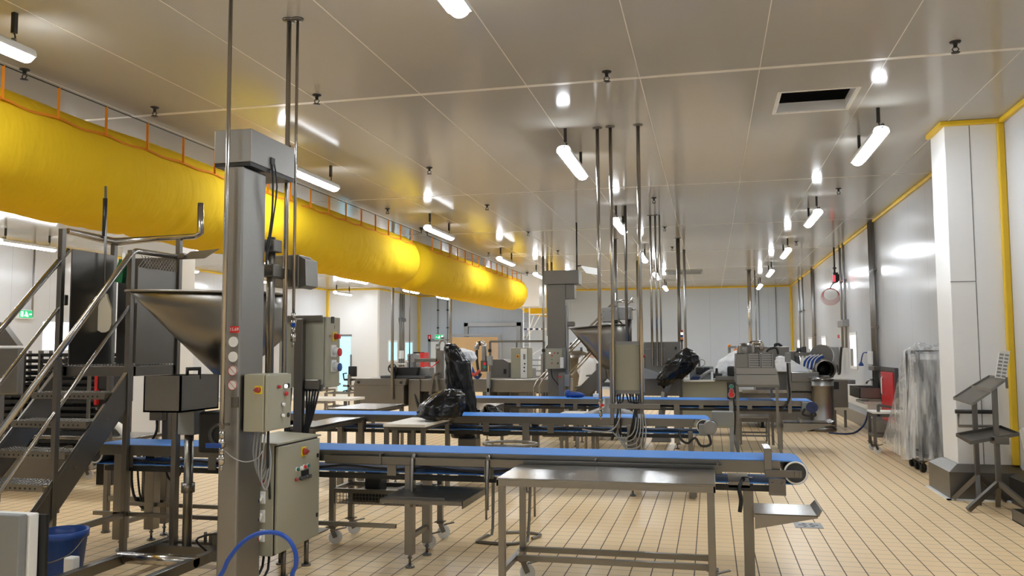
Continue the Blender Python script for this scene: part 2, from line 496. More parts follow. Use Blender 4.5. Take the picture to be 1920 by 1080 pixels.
b = MB(); b.box(XL - .2, XR + .2, YN - .2, YN, 0, H); struct('wall_front', b, 'wallx', label='white panelled wall behind the viewer', cat='wall')

# pillar on the right, with steel kerb
CX, CY, CY2 = 2.57, 10.07, 10.66
b = MB(); b.box(CX, XR, CY, CY2, 0, H, .006)
struct('pillar_right', b, 'white', label='square white panelled pillar at the right wall', cat='pillar')
b = MB(); b.box(CX + .25, CX + .258, CY - .003, CY, .36, H); b.box(CX, CX + .25, CY - .003, CY, 2.32, 2.328)
struct('trim_pillar_joint', b, 'dark_joint', label='thin dark panel joints on the white pillar', cat='joint')
def kerb(b, poly_low, poly_high, h):
    lo = [(x, y, 0) for x, y in poly_low]; mid = [(x, y, h - .07) for x, y in poly_low]; hi = [(x, y, h) for x, y in poly_high]
    b.loft([lo, mid, hi], True, True, False)
b = MB()
kerb(b, [(2.44, 9.91), (XR, 9.91), (XR, CY2 + .14), (2.44, CY2 + .14)], [(CX - .015, CY - .015), (XR, CY - .015), (XR, CY2 + .015), (CX - .015, CY2 + .015)], .36)
struct('baseboard_pillar', b, 'steel_dark', label='stainless steel crash kerb around the white pillar', cat='kerb')
for i, (y0, y1) in enumerate(((YN, 9.9), (CY2 + .15, YB0))):
    b = MB(); kerb(b, [(XR - .15, y0), (XR, y0), (XR, y1), (XR - .15, y1)], [(XR - .02, y0), (XR, y0), (XR, y1), (XR - .02, y1)], .33)
    struct('baseboard_right_' + ('near', 'far')[i], b, 'steel_dark', label='stainless kerb along the ' + ('near', 'far')[i] + ' part of the right wall', cat='kerb')
b = MB(); b.box(2.40, 2.44, 9.86, 10.8, 0, .012); b.box(2.40, XR - .15, 9.86, 9.91, 0, .012)
struct('trim_kerb_foot', b, 'white', label='pale sealant strip at the foot of the pillar kerb', cat='sealant')

# yellow cove trims
t_ = .055
def trim(name, boxes, label):
    b = MB()
    for q in boxes: b.box(*q, .012)
    struct(name, b, 'yellow_trim', label=label, cat='trim')
trim('trim_1', [(XR - t_, XR, YN, CY - t_, H - t_, H)], 'yellow cove trim at the ceiling over the near right wall')
trim('trim_2', [(CX - t_, CX, CY, CY2, H - t_, H), (CX - t_, XR, CY - t_, CY, H - t_, H)], 'yellow cove trim around the top of the white pillar')
trim('trim_3', [(XR - t_, XR, CY2, YB0, H - t_, H)], 'yellow cove trim at the ceiling along the far right wall')
trim('trim_4', [(-7.4, XR, YB0 - t_, YB0, H - t_, H)], 'yellow cove trim at the ceiling along the back wall')
trim('trim_5', [(-13, -7.4, YB1 - t_, YB1, H - t_, H)], 'yellow cove trim at the ceiling above the exit door')
trim('trim_6', [(-13, -13 + t_, 31.85, YB1, H - t_, H), (XL, -13, 31.85 - t_, 31.85, H - t_, H)], 'yellow cove trim over the short walls at left back')
trim('trim_7', [(XL, XL + t_, YN, 31.85, H - t_, H)], 'yellow cove trim at the ceiling along the left wall')
trim('trim_8', [(XR - .07, XR, CY - .055, CY, .36, H - t_)], 'upright yellow trim between the pillar and the near right wall')
trim('trim_9', [(XR - .08, XR, YB0 - .08, YB0, 0, H - t_)], 'upright yellow trim in the far right corner')
trim('trim_10', [(-13, -12.92, YB1 - .08, YB1, 0, H - t_)], 'upright yellow trim in the back left corner by the exit door')
trim('trim_11', [(XL, XL + .09, 31.76, 31.85, 0, H - t_)], 'upright yellow trim in the far left corner')

# ceiling joints
b = MB()
for y in (3.2, 7.70, 12.97, 17.32, 21.95, 26.6, 31.2):
    w = .030 if y < 9 else .016
    b.box(XL, XR, y - w, y + w, H - .003, H)
struct('trim_12', b, 'seam', label='pale sealed cross joints between the ceiling panels', cat='joint')
b = MB()
for k in range(-10, 6):
    x = .48 + k * 1.063
    if k < -5 and k % 2: continue
    b.box(x - .004, x + .004, YN, HY0 - .4 if HX0 < x < HX1 else YB0, H - .0025, H)
struct('trim_13', b, 'seam', label='thin lengthwise joints between the ceiling panels', cat='joint')
# the open hatch
t = thing('ceiling_hatch', 'open dark rectangular hatch in the ceiling near the pillar', 'hatch', ((HX0 + HX1) / 2, (HY0 + HY1) / 2, H))
b = MB(); th = .012
b.box(HX0, HX0 + th, HY0, HY1, H, H + .10); b.box(HX1 - th, HX1, HY0, HY1, H, H + .10)
b.box(HX0, HX1, HY0, HY0 + th, H, H + .10); b.box(HX0, HX1, HY1 - th, HY1, H, H + .10)
part(t, 'shaft_lining', b, 'white')
b = MB(); b.box(HX0 - .3, HX1 + .3, HY0 - .3, HY1 + .3, H + .62, H + .64)
for q in ((HX0 - .32, HX0 - .3, HY0 - .3, HY1 + .3), (HX1 + .3, HX1 + .32, HY0 - .3, HY1 + .3), (HX0 - .3, HX1 + .3, HY0 - .32, HY0 - .3), (HX0 - .3, HX1 + .3, HY1 + .3, HY1 + .32)): b.box(*q, H + .1, H + .64)
part(t, 'dark_void', b, 'dgrey')
b = MB()
for k in range(4): b.box(HX0, HX1, HY0 + .12 + k * .17, HY0 + .16 + k * .17, H + .34, H + .38)
part(t, 'roof_batten', b, 'dgrey')
b = MB()
b.box(HX0 - .03, HX0, HY0 - .03, HY1 + .03, H - .006, H); b.box(HX1, HX1 + .03, HY0 - .03, HY1 + .03, H - .006, H)
b.box(HX0, HX1, HY0 - .03, HY0, H - .006, H); b.box(HX0, HX1, HY1, HY1 + .03, H - .006, H)
part(t, 'hatch_frame', b, 'seam')
t = thing('air_grille', 'flat grey return air grille in the ceiling far back', 'grille', (-.78, 27.8, H))
b = MB(); b.box(-1.36, -.2, 27.25, 28.3, H - .03, H); part(t, 'grille_frame', b, 'grey_paint')
b = MB()
for k in range(12): b.box(-1.3, -.26, 27.32 + k * .08, 27.36 + k * .08, H - .045, H - .03)
part(t, 'louvre', b, 'galv')

# white column at left, plenum by the duct
b = MB(); b.box(-10.545, -9.361, 13.5, 14.0, 0, H, .01)
struct('pillar_left', b, 'white', label='square white pillar behind the stairs at left', cat='pillar')
b = MB(); b.box(-6.9, -5.40, 27.0, 28.2, 3.02, H, .01)
struct('ceiling_plenum', b, 'white', label='white boxed plenum under the ceiling at the end of the ducts', cat='plenum')
b = MB(); b.box(-7.2, -5.6, 30.0, 30.02, 1.2, 1.22)
b.bm.free()

# windows in the right wall
for i, (y0, y1, z0, z1) in enumerate(((20.04, 20.85, 1.21, 1.90), (25.1, 25.95, 1.21, 1.90), (28.5, 29.3, 1.21, 1.90), (32.1, 32.95, 1.21, 1.9))):
    b = MB(); f = .07
    for q in ((y0 - f, y1 + f, z1, z1 + f), (y0 - f, y1 + f, z0 - f, z0), (y0 - f, y0, z0, z1), (y1, y1 + f, z0, z1)): b.box(XR - .02, XR, *q)
    w = struct('window_%d' % (i + 1), b, 'white', label=('%s narrow upright window in the right wall' % ORD[i]), cat='window')
    b = MB(); b.box(XR - .008, XR, y0, y1, z0, z1); struct('window_pane', b, 'daylight', w)
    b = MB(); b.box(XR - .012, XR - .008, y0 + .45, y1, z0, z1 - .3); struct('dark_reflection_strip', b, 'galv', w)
for i, (y0, y1) in enumerate(((33.05, 34.0), (35.0, 35.9))):
    b = MB(); x = -13.0; f = .08; z0, z1 = 1.2, 1.95
    for q in ((y0 - f, y1 + f, z1, z1 + f), (y0 - f, y1 + f, z0 - f, z0), (y0 - f, y0, z0, z1), (y1, y1 + f, z0, z1)): b.box(x, x + .02, *q)
    w = struct('window_%d' % (i + 5), b, 'white', label=('left', 'right')[i] + ' of two narrow blue-tinted windows at left back', cat='window')
    b = MB(); b.box(x, x + .008, y0, y1, z0, z1); struct('window_pane', b, 'daylit_blue', w)
b = MB(); w0 = -15.200, -15.190, 16.781, 17.593, 1.653, 2.312
b.box(*w0); w = struct('window_7', b, 'daylight', label='bright window low in the left wall behind the racks', cat='window')
# doors
b = MB(); x0, x1 = -12.538, -11.296; zt = 2.12
b.box(x0, x0 + .12, YB1 - .04, YB1, 0, zt); b.box(x1 - .12, x1, YB1 - .04, YB1, 0, zt); b.box(x0, x1, YB1 - .04, YB1, zt - .12, zt)
d = struct('door_1', b, 'galv', label='grey framed white exit door in the back left wall', cat='door')
b = MB(); b.box(x0 + .12, x1 - .12, YB1 - .02, YB1, 0, zt - .12); struct('door_leaf', b, 'white', d)
b = MB(); x0, x1 = -14.685, -14.152
b.box(x0, x1, 31.83, 31.85, 0, 2.18); d = struct('door_2', b, 'daylit_blue', label='blue daylit doorway in the short left back wall', cat='door')
b = MB(); b.box(x0 - .05, x1 + .05, 31.80, 31.85, 2.18, 2.26); b.box(x1, x1 + .06, 31.80, 31.85, 0, 1.45); struct('door_frame', b, 'galv', d)
# sectional door frame on the back left wall
b = MB(); y = 36.7; x0, x1, z0, z1 = -10.814, -8.202, 0, 2.830
b.box(x0, x0 + .18, y, YB1, 0, z1); b.box(x1 - .18, x1, y, YB1, 0, z1); b.box(x0, x1, y, YB1, z1 - .16, z1)
struct('door_3', b, 'galv', label='large grey frame of a roll-up door high on the back left wall', cat='door')

# ================================================================== LAMPS
def lamp_proto():
    t = thing('fluorescent_lamp', '', 'lamp', (0, 0, 0), 'hanging fluorescent lamps')
    L = .72
    b = MB()
    prof = [(.078 * math.cos(a), .018 + .045 * math.sin(a)) for a in [PI * k / 10 for k in range(11)]] + [(-.080, .010), (-.080, -.012), (.080, -.012), (.080, .010)]
    b.prism(prof, -L, L, 'Y'); part(t, 'housing', b, 'whitep', local=True)
    b = MB(); rings = []
    for y, s in ((-L - .03, .55), (-L, .95), (-L + .03, 1), (L - .03, 1), (L, .95), (L + .03, .55)):
        rings.append([(.074 * s * math.cos(a), y, .02 - .072 * s * math.sin(a)) for a in [PI * k / 12 for k in range(13)]])
    b.loft(rings); part(t, 'diffuser', b, 'lens', local=True)
    for s in (-1, 1):
        b = MB(); b.box(-.016, .016, s * .585 - .016, s * .585 + .016, .13, .285); b.tube([(0, s * .585, .06), (.012, s * .585, .10), (0, s * .585, .14)], .006, 6)
        part(t, 'suspension_rod', b, 'black_steel', local=True)
        b = MB(); b.lathe([(.0, .045), (.018, .045), (.018, .09), (0, .09)], (0, s * .585, 0), 10); part(t, 'bracket', b, 'galv', local=True)
    b = MB(); b.tube([(0, -.585, .08), (.03, -.64, .10), (.03, -.70, .07), (0, -.73, .03)], .006, 6, 3); part(t, 'cable', b, 'rubber', local=True)
    return t
LP = lamp_proto(); first = True
rows = [(1.75, 'right-hand row beside the right wall', [-.75, 4.5, 9.88, 15.15, 20.55, 25.85, 31.4]),
        (-1.55, 'middle row over the conveyors', [-.75, 4.45, 9.9, 15.2, 20.65, 25.9, 31.2]),
        (-4.95, 'row on the near side of the yellow ducts', [-.75, 4.5, 9.85, 15.18, 20.55, 24.9, 30.6]),
        (-8.0, 'row hidden behind the yellow ducts', [4.5, 9.85, 15.2, 20.5, 25.7, 31.0]),
        (-10.9, 'row beyond the yellow ducts', [4.5, 9.9, 15.0, 20.3, 25.0, 30.0, 33.9]),
        (-13.8, 'leftmost row near the left wall', [4.5, 9.5, 14.75, 20, 24.8, 30.3])]
for x, nm, ys in rows:
    for k, y in enumerate(ys):
        vis = sum(1 for q in ys[:k] if q > 0)
        lab = ('lit lamp behind the viewer, ' if y < 0 else 'lit hanging lamp, %s, ' % (ORD[vis] + ' of the')) + nm
        if first:
            LP.location = (x, y, 3.815); LP['label'] = lab; first = False
        else:
            dup(LP, (x, y, 3.815), lab)

# ================================================================== SPRINKLERS
def sprinkler():
    t = thing('sprinkler_head', '', 'sprinkler', (0, 0, 0), 'ceiling sprinkler heads')
    b = MB(); b.lathe([(.0, 0), (.045, 0), (.04, -.012), (.018, -.016), (.014, -.05), (0, -.05)], n=16); part(t, 'escutcheon', b, 'black_steel', local=True)
    b = MB()
    for s in (-1, 1): b.tube([(s * .012, 0, -.045), (s * .026, 0, -.065), (s * .006, 0, -.09)], .004, 6)
    b.lathe([(0, -.086), (.034, -.09), (.034, -.094), (0, -.094)], n=14); part(t, 'deflector', b, 'black_steel', local=True)
    return t
SP = sprinkler(); first = True
rowname = {2.0: 'right-hand row', -.86: 'middle row', -3.7: 'row left of centre', -5.5: 'row above the yellow duct'}
for x, ys in ((2.0, (7.40, 13.9, 20.6)), (-.86, (7.46, 14.0, 17.38, 20.9, 27.4)), (-3.7, (7.47, 10.88, 13.96, 17.36, 20.93)), (-5.5, (6.16, 7.46, 13.9, 20.9))):
    for k, y in enumerate(ys):
        xx = -5.87 if (x == -5.5 and k == 0) else x
        lab = 'small sprinkler head on the ceiling, %s %s' % (ORD[k] + ' of the', rowname[x])
        if first: SP.location = (xx, y, H); SP['label'] = lab; first = False
        else: dup(SP, (xx, y, H), lab)

# ================================================================== FABRIC DUCTS
DX, DZ, DR = -6.14, 3.396, 0.536
def duct(label, y0, y1, start_cap, end_cap, seed):
    t = thing('fabric_duct', label, 'air duct', (DX, y0, DZ), 'yellow fabric air ducts')
    n = 72; ys = []
    L = y1 - y0; m = max(24, int(L / .085))
    prof = []
    capl = .36
    if start_cap:
        for k in range(9): a = PI / 2 * k / 9; prof.append((y0 + capl * (1 - math.cos(a)), max(.04, math.sin(a) ** .8)))
    ya = y0 + (capl if start_cap else 0); yb = y1 - (capl if end_cap else 0)
    for k in range(m + 1): prof.append((ya + (yb - ya) * k / m, 1.0))
    if end_cap:
        for k in range(1, 10): a = PI / 2 * k / 9; prof.append((yb + capl * math.sin(a), max(.04, math.cos(a) ** .8)))
    b = MB(); rings = []
    for y, s in prof:
        ring = []
        for j in range(n):
            a = 2 * PI * j / n
            sn, cs = math.sin(a), math.cos(a)
            q = Vector((cs * 1.2, y * .9 + sn * .6, sn * 1.2 + seed))
            w = noise.noise(q * 1.3) * .016
            low = max(0.0, -sn + .35)
            fold = noise.noise(Vector((y * 4.2 + cs * 2.2 * (1 if cs > 0 else -1) + sn * 1.5, sn * .9, seed)))
            rg = 1 - abs(noise.noise(Vector((y * 3.1 + sn * 3.4 * (1 if cs > 0 else -1), sn * 1.2 + cs * .4, seed * 3))))
            w += fold * .010 * low - .030 * low * rg ** 9 + .010 * low * rg ** 4
            cre = abs(noise.noise(Vector((y * 1.7 - sn * 1.2, sn * 1.1 + 3, seed * 2))))
            w -= max(0, .07 - cre) * .22 * low
            dy = (y - y0) % 2.45
            w -= .014 * math.exp(-((min(dy, 2.45 - dy)) / .03) ** 2) if .5 < y - y0 else 0
            flat = 1.0 - .03 * max(0, sn)
            r = DR * s * flat + w * s
            ring.append((DX + r * cs, y, DZ + r * sn))
        rings.append(ring)
    b.loft(rings); part(t, 'fabric_tube', b, 'fabric')
    # orange hem tape along both shoulders, and the suspension straps to a cable under the ceiling
    cx, cz = -5.69, 3.985
    aR = math.radians(34)
    for sgn in (1, -1):
        b = MB(); rr = []
        for k in range(int((yb - ya) / .1) + 1):
            y = ya + k * .1; rad = DR + .004 + .004 * math.sin(y * 9)
            a1, a2 = aR - .035, aR + .035
            dz = .012 * math.sin(2 * PI * (y - ya) / .62)
            rr.append([(DX + sgn * rad * math.cos(a1), y, DZ + rad * math.sin(a1) + dz), (DX + sgn * rad * math.cos(a2), y, DZ + rad * math.sin(a2) + dz)])
        b.loft(rr, False, False); part(t, 'hem_tape', b, 'orange')
    y = ya + .12
    while y < yb:
        b = MB()
        q = (DX + (DR + .01) * math.cos(aR), y + .05, DZ + (DR + .01) * math.sin(aR))
        b.bar((cx, y + .05, cz), q, .004, .028, up=(1, 0, 0))
        part(t, 'strap', b, 'orange')
        y += .62
    b = MB(); b.tube([(cx, ya - .15, cz), (cx, yb + .35, cz)], .006, 6); part(t, 'suspension_cable', b, 'black_steel')
    for yy in (ya - .15, yb + .35):
        b = MB(); b.tube([(cx, yy, cz), (cx, yy, H - .004)], .012, 8); b.lathe([(0, 0), (.05, 0), (.03, -.05), (0, -.05)], (cx, yy, H - .004), 12); part(t, 'cable_anchor', b, 'black_steel')
    return t
duct('long yellow fabric air duct hanging under the ceiling at left, the nearest', -1.6, 16.25, True, True, 1.3)
duct('second yellow fabric air duct hanging beyond the nearest one', 16.4, 26.5, True, True, 5.1)
duct('third yellow fabric air duct, mostly hidden behind the white plenum', 29.0, 34.3, True, True, 8.7)


# ================================================================== CEILING POLES AND PIPES
def pole(label, x, y, z0, r, flange=True, mat='pipe', name='service_pipe'):
    t = thing(name, label, 'pipe', (x, y, z0), 'service pipes dropping from the ceiling')
    b = MB(); b.tube([(x, y, z0), (x, y, H)], r, 12); part(t, 'tube', b, mat)
    if flange:
        b = MB(); b.lathe([(r, 0), (r + .035, 0), (r + .03, -.012), (r, -.016)], (x, y, H), 18); part(t, 'ceiling_flange', b, 'steel_dark')
    return t
def valve(t, x, y, z, handle='bluep', hd=(-1, 0)):
    b = MB(); b.cyl((x, y, z), (x, y, z + .05), .022, n=8); b.cyl((x, y, z + .055), (x, y, z + .10), .018, n=8); b.cyl((x, y, z - .05), (x, y, z), .014, n=10)
    b.cyl((x, y, z - .11), (x, y, z - .05), .019, n=10); b.cyl((x, y, z - .15), (x, y, z - .11), .009, n=8)
    v_ = part(t, 'ball_valve', b, 'pipe')
    c = MB(); c.box(x + min(0, hd[0] * .10), x + max(.012, hd[0] * .10), y - .03, y - .018, z - .004, z + .026, .003); part(v_, 'valve_handle', c, handle)

p1x, p1y = -3.075, 4.93
t = pole('thin steel water pipe in front of the big lifting column, with blue lever valve', p1x, p1y, 1.10, .0135)
valve(t, p1x, p1y, .985)
b = MB(); b.bar((p1x - .03, p1y, 1.13), (p1x + .05, p1y, 1.13), .012); b.tube([(p1x, p1y + .0, 1.13), (p1x, 5.0, 1.13)], .006, 6); part(t, 'pipe_clamp', b, 'steel_dark')
b = MB(); b.tube([(-3.051, 4.930, 0.960), (-2.981, 4.930, 0.914), (-2.897, 4.930, 0.896), (-2.823, 4.930, 0.918), (-2.786, 4.930, 0.966)], .004, 6, 3); part(t, 'tether_wire', b, 'greycable')
t = pole('thicker of two steel pipes right behind the lifting column head', -3.050, 5.685, 1.40, .018)
px_, py_ = -2.980, 5.685
t = pole('thinner of two steel pipes behind the lifting column, ending in a hose coupling', px_, py_, 1.84, .011)
valve(t, px_, py_, 1.78, 'bluep', (.3, 0))
# middle group over the second conveyor
t = pole('leftmost of three steel pipes dropping to the second conveyor, with valve', -1.193, 9.37, 1.06, .021); valve(t, -1.193, 9.37, .98, 'red', (.4, 0))
pole('steel pipe at the left edge of the cream cabinet over the second conveyor', -1.045, 9.35, 1.02, .020)
pole('steel pipe at the right edge of the cream cabinet over the second conveyor', -0.737, 9.35, 1.02, .022)
pole('dark pipe behind the cream cabinet, between two paler pipes', -1.40, 14.67, 1.35, .026, False, 'steel_dark')
pole('thick galvanised pipe above the far mixing hopper', -2.05, 19.05, 2.05, .036, True, 'galv')
for k, x in enumerate((-1.047, -.956, -.879)):
    pole(('left', 'centre', 'right')[k] + ' one of three slim pipes dropping to the steel enclosure', x, 15.83, 1.30, .022 - .003 * k, k < 2)
pole('thick twin-bracket pipe right of the three slim pipes', -.665, 19.25, .6, .045, True, 'steel')
pole('slim dark pipe just right of the thick pipe at the enclosure', -.60, 21.6, .9, .035, False, 'galv')
pole('slim pipe left of the cream cabinet far back', -1.960, 23.947, 1.2, .04, False, 'galv')
pole('tall insulated pipe standing behind the grille feeder', 1.232, 27.66, 1.0, .06, True, 'pipe')
pole('slim pipe beside the insulated pipe behind the grille feeder', 1.42, 27.9, 1.0, .022, False, 'galv')
for k, (a, c) in enumerate(((-4.326, 22.163), (-4.557, 23.987), (-4.383, 23.725))):
    pole(('left', 'middle', 'right')[k] + ' of three slim pipes behind the far lifting column', a, c, (1.0, 2.0, 2.0)[k], .03, False, 'galv')
pole('thick pipe rising behind the duct joint at left, beside the steel tank', -6.735, 17.35, .55, .034, False, 'galv')
pole('thin pipe rising behind the duct joint at left, beside the thick one', -6.484, 17.75, 1.0, .014, False, 'galv')
pole('steel pipe rising in front of the plywood sheet', -7.054, 22.6, 1.1, .045, False, 'galv')

def wall_pipes(label, ys, z0, r, x=3.11, mat='galv', clampz=(3.3, 2.2, 1.4)):
    t = thing('wall_pipe_run', label, 'pipe', (x, ys[0], z0), 'pipe runs on the walls')
    for y in ys:
        b = MB(); b.tube([(x, y, z0), (x, y, H)], r, 10); part(t, 'tube', b, mat)
    for z in clampz:
        if z < z0: continue
        b = MB(); b.box(x - .02, XR, ys[0] - .06, ys[-1] + .06, z, z + .035); part(t, 'pipe_clamp', b, 'steel_dark')
    return t
wall_pipes('bundle of four steel pipes on the right wall', (17.48, 17.60, 17.72, 17.86), .75, .028, clampz=(3.1, 2.0, 1.2))
t = wall_pipes('pair of steel pipes with an outlet box on the right wall', (21.2, 21.75), 1.62, .03, clampz=(3.2,))
b = MB(); b.box(3.02, XR, 21.0, 21.85, 2.12, 2.28, .01); part(t, 'outlet_box', b, 'galv')
b = MB(); b.tube([(3.08, 21.75, 1.64), (3.05, 21.80, 1.3), (3.05, 21.95, 1.02), (3.06, 22.3, 1.0), (3.07, 22.5, 1.18)], .03, 8, 4); part(t, 'cable_loop', b, 'rubber')
wall_pipes('single steel pipe on the right wall left of the hose reel', (27.4, 27.6), 1.3, .04, clampz=(2.0,))
wall_pipes('farthest pair of steel pipes on the right wall', (30.4, 31.6), 1.3, .03, clampz=(2.9,))
t = wall_pipes('thin cable tube dropping to the left wall exit sign', (16.369,), 2.4, .02, x=-15.13, clampz=())
b = MB()
for z in (2.75, 3.3): b.box(-15.2, -15.1, 15.95 + .75, 15.95 + .95, z, z + .05)
b.bm.free()


# ================================================================== CONVEYORS
def conveyor(name, label, x0, x1, yn, yf, zb, legs, roll=.08, rail_h=.085, ret_gap=.045):
    t = thing(name, label, 'conveyor', ((x0 + x1) / 2, (yn + yf) / 2, 0), 'blue belt conveyors')
    ym = (yn + yf) / 2
    # the endless belt
    out, inn = [], []
    zc = zb - roll
    for k in range(13): a = PI / 2 - PI * k / 12; out.append((x1 + roll * math.cos(a), zc + roll * math.sin(a))); inn.append((x1 + (roll - .006) * math.cos(a), zc + (roll - .006) * math.sin(a)))
    for k in range(13): a = -PI / 2 - PI * k / 12; out.append((x0 + roll * math.cos(a), zc + roll * math.sin(a))); inn.append((x0 + (roll - .006) * math.cos(a), zc + (roll - .006) * math.sin(a)))
    b = MB(); rings = []
    for (a, c), (e, f) in zip(out, inn): rings.append([(a, yn + .015, c), (a, yf - .015, c), (e, yf - .015, f), (e, yn + .015, f)])
    rings.append(rings[0]); b.loft(rings, False, True, False)
    bo = part(t, 'belt', b, 'belt')
    b = MB(); b.box(x0, x1, yn + .03, yf - .03, zb - .012, zb - .007); part(t, 'slider_bed', b, 'steel_dark')
    for x in (x0, x1):
        b = MB(); b.cyl((x, yn + .02, zc), (x, yf - .02, zc), roll - .008, n=24); d = part(t, 'drum', b, 'dgrey')
        b = MB(); b.lathe([(roll - .003, 0), (roll - .003, -.010), (roll - .014, -.010), (roll - .014, 0)], (x, yn + .016, zc), 28, 'Y'); part(d, 'belt_edge_ring', b, 'board')
        b = MB(); b.cyl((x, yn - .005, zc), (x, yn + .02, zc), .022, n=12); part(d, 'shaft', b, 'steel')
    for y in (yn, yf):
        s = -1 if y == yn else 1
        b = MB(); b.box(x0 + .06, x1 - .10, y - .003, y + .003, zb - rail_h, zb - .004); b.box(x0 + .06, x1 - .10, min(y, y - s * .022), max(y, y - s * .022), zb - rail_h, zb - rail_h + .004)
        b.box(x0 + .06, x1 - .10, min(y, y - s * .012), max(y, y - s * .012), zb - .007, zb - .003)
        part(t, 'side_rail', b, 'steel_x')
    b = MB(); b.box(x0 + .1, x1 - .15, yn + .01, yn + .05, zc - roll - .05, zc - roll - .012); b.box(x0 + .1, x1 - .15, yf - .05, yf - .01, zc - roll - .05, zc - roll - .012)
    part(t, 'return_guide', b, 'black_steel')
    n = int((x1 - x0) / .75)
    for k in range(n):
        x = x0 + .3 + k * .75
        b = MB(); b.box(x, x + .07, yn - .004, yn + .004, zb - 2 * roll - .02, zb - rail_h + .01); part(t, 'hanger_plate', b, 'steel')
    b = MB(); z = zb - rail_h - .03
    pts = [(x0 + .2 + k * .22, yn + .02, z - .012 * (k % 3)) for k in range(int((x1 - x0 - .4) / .22))]
    b.tube(pts, .009, 6, 2); part(t, 'cable_run', b, 'rubber')
    for (x, w, foot) in legs:
        prs = []
        for y in (yn + .03, yf - .03):
            leg(t, x, y, zb - rail_h + .01, w, foot)
        b = MB(); b.bar((x, yn + .03, .22), (x, yf - .03, .22), .035); part(t, 'cross_brace', b, 'steel')
        b = MB(); b.bar((x, yn, zb - .2), (x, yf, zb - .2), .03, .05); part(t, 'cross_brace', b, 'steel')
    return t

C1 = conveyor('belt_conveyor', 'nearest blue belt conveyor, with the drum end behind the front table', -4.92, .54, 6.02, 6.47, .85, [(-4.67, .09, 'level'), (-2.20, .065, 'level')])
leg(C1, .235, 6.25, .70, .07, None)
b = MB(); b.box(.10, .24, 6.03, 6.46, .66, .70); part(C1, 'leg_bracket', b, 'steel')
b = MB(); b.box(-2.85, .06, 5.965, 5.970, .755, .815); b.box(-2.85, .06, 5.945, 5.970, .812, .816); b.box(-2.85, .06, 5.965, 6.015, .755, .759)
for x in (-2.4, -1.58, -.8, .03): b.box(x - .006, x + .006, 5.95, 6.02, .76, .835)
part(C1, 'guide_rail', b, 'steel_x', 'attached lower guide rail along the near side')
b = MB(); b.box(.335, .385, 5.995, 6.02, .76, .93, .003); b.box(.335, .385, 6.0, 6.30, .905, .93, .003); part(C1, 'belt_scraper', b, 'steel_top')
b = MB(); b.box(.34, .575, 5.985, 6.0, .742, .792, .004); b.box(.36, .47, 5.97, 5.995, .625, .735, .004); b.box(.525, .56, 5.975, 5.99, .75, .785, .003)
for x in (.385, .45): b.cyl((x, 5.955, .70), (x, 5.975, .70), .012, n=8)
part(C1, 'bearing_plate', b, 'steel_dark')
b = MB(); b.tube([(.20, 6.06, .72), (.17, 6.02, .66), (.18, 6.02, .58), (.17, 6.02, .50)], .014, 8, 3); part(C1, 'cable_loop', b, 'rubber')
# bin shelf bracketed from the end leg
b = MB()
b.prism([(.27, .375), (.68, .462), (.68, .478), (.27, .478)], 6.10, 6.106, 'Y'); b.prism([(.27, .375), (.68, .462), (.68, .478), (.27, .478)], 6.50, 6.506, 'Y')
b.box(.27, .69, 6.10, 6.506, .474, .480); b.prism([(.67, .478), (.69, .478), (.71, .515), (.703, .515)], 6.10, 6.506, 'Y')
part(C1, 'end_shelf', b, 'steel_top')
# working shelf hooked on the near side
b = MB(); z = .575
b.box(-2.26, -1.66, 5.60, 6.22, z - .006, z, .002); b.box(-2.26, -1.66, 5.60, 5.606, z - .03, z); b.box(-1.666, -1.66, 5.60, 6.22, z - .05, z); b.box(-2.2, -1.8, 5.64, 5.66, z, z + .012)
part(C1, 'side_shelf', b, 'steel_dark')
for x in (-2.15, -1.58):
    b = MB(); b.tube([(x, 6.0, .83), (x, 5.95, .80), (x, 5.94, .55), (x, 5.94, .46)], .014, 8); part(C1, 'shelf_hook', b, 'steel')
b = MB(); b.bar((-4.9, 6.02, .30), (-2.3, 6.02, .30), .03); b.bar((-4.9, 6.44, .30), (-4.0, 6.44, .30), .03); part(C1, 'stretcher', b, 'steel')

C2 = conveyor('belt_conveyor', 'second blue belt conveyor, running under the black bin liners', -5.1, -.09, 9.42, 10.0, .85, [(-4.3, .07, 'level'), (-3.62, .07, 'level'), (-2.05, .08, 'level'), (-.86, .10, 'level')])
b = MB(); b.cyl((-.02, 9.20, .775), (-.02, 9.42, .775), .07, n=20); b.cyl((-.02, 9.185, .775), (-.02, 9.2, .775), .056, n=20); part(C2, 'drive_motor', b, 'galv')
b = MB(); b.box(-.14, -.04, 9.3, 9.42, .68, .80, .008); b.box(.0, .22, 9.42, 9.6, .78, .93, .008); part(C2, 'gearbox', b, 'grey_paint')
b = MB(); b.tube([(-.04, 9.3, .70), (-.02, 9.28, .60), (-.12, 9.28, .58), (-.18, 9.30, .66), (-.26, 9.32, .60), (-.33, 9.34, .64), (-.35, 9.4, .72)], .014, 8, 4); part(C2, 'motor_cable', b, 'rubber')
leg(C2, -.23, 9.45, .72, .05, None); 
b = MB(); b.bar((-1.0, 9.7, .1), (.6, 9.7, .1), .04); b.bar((-.2, 9.3, .06), (-.2, 10.1, .06), .05); part(C2, 'floor_rail', b, 'steel_dark')

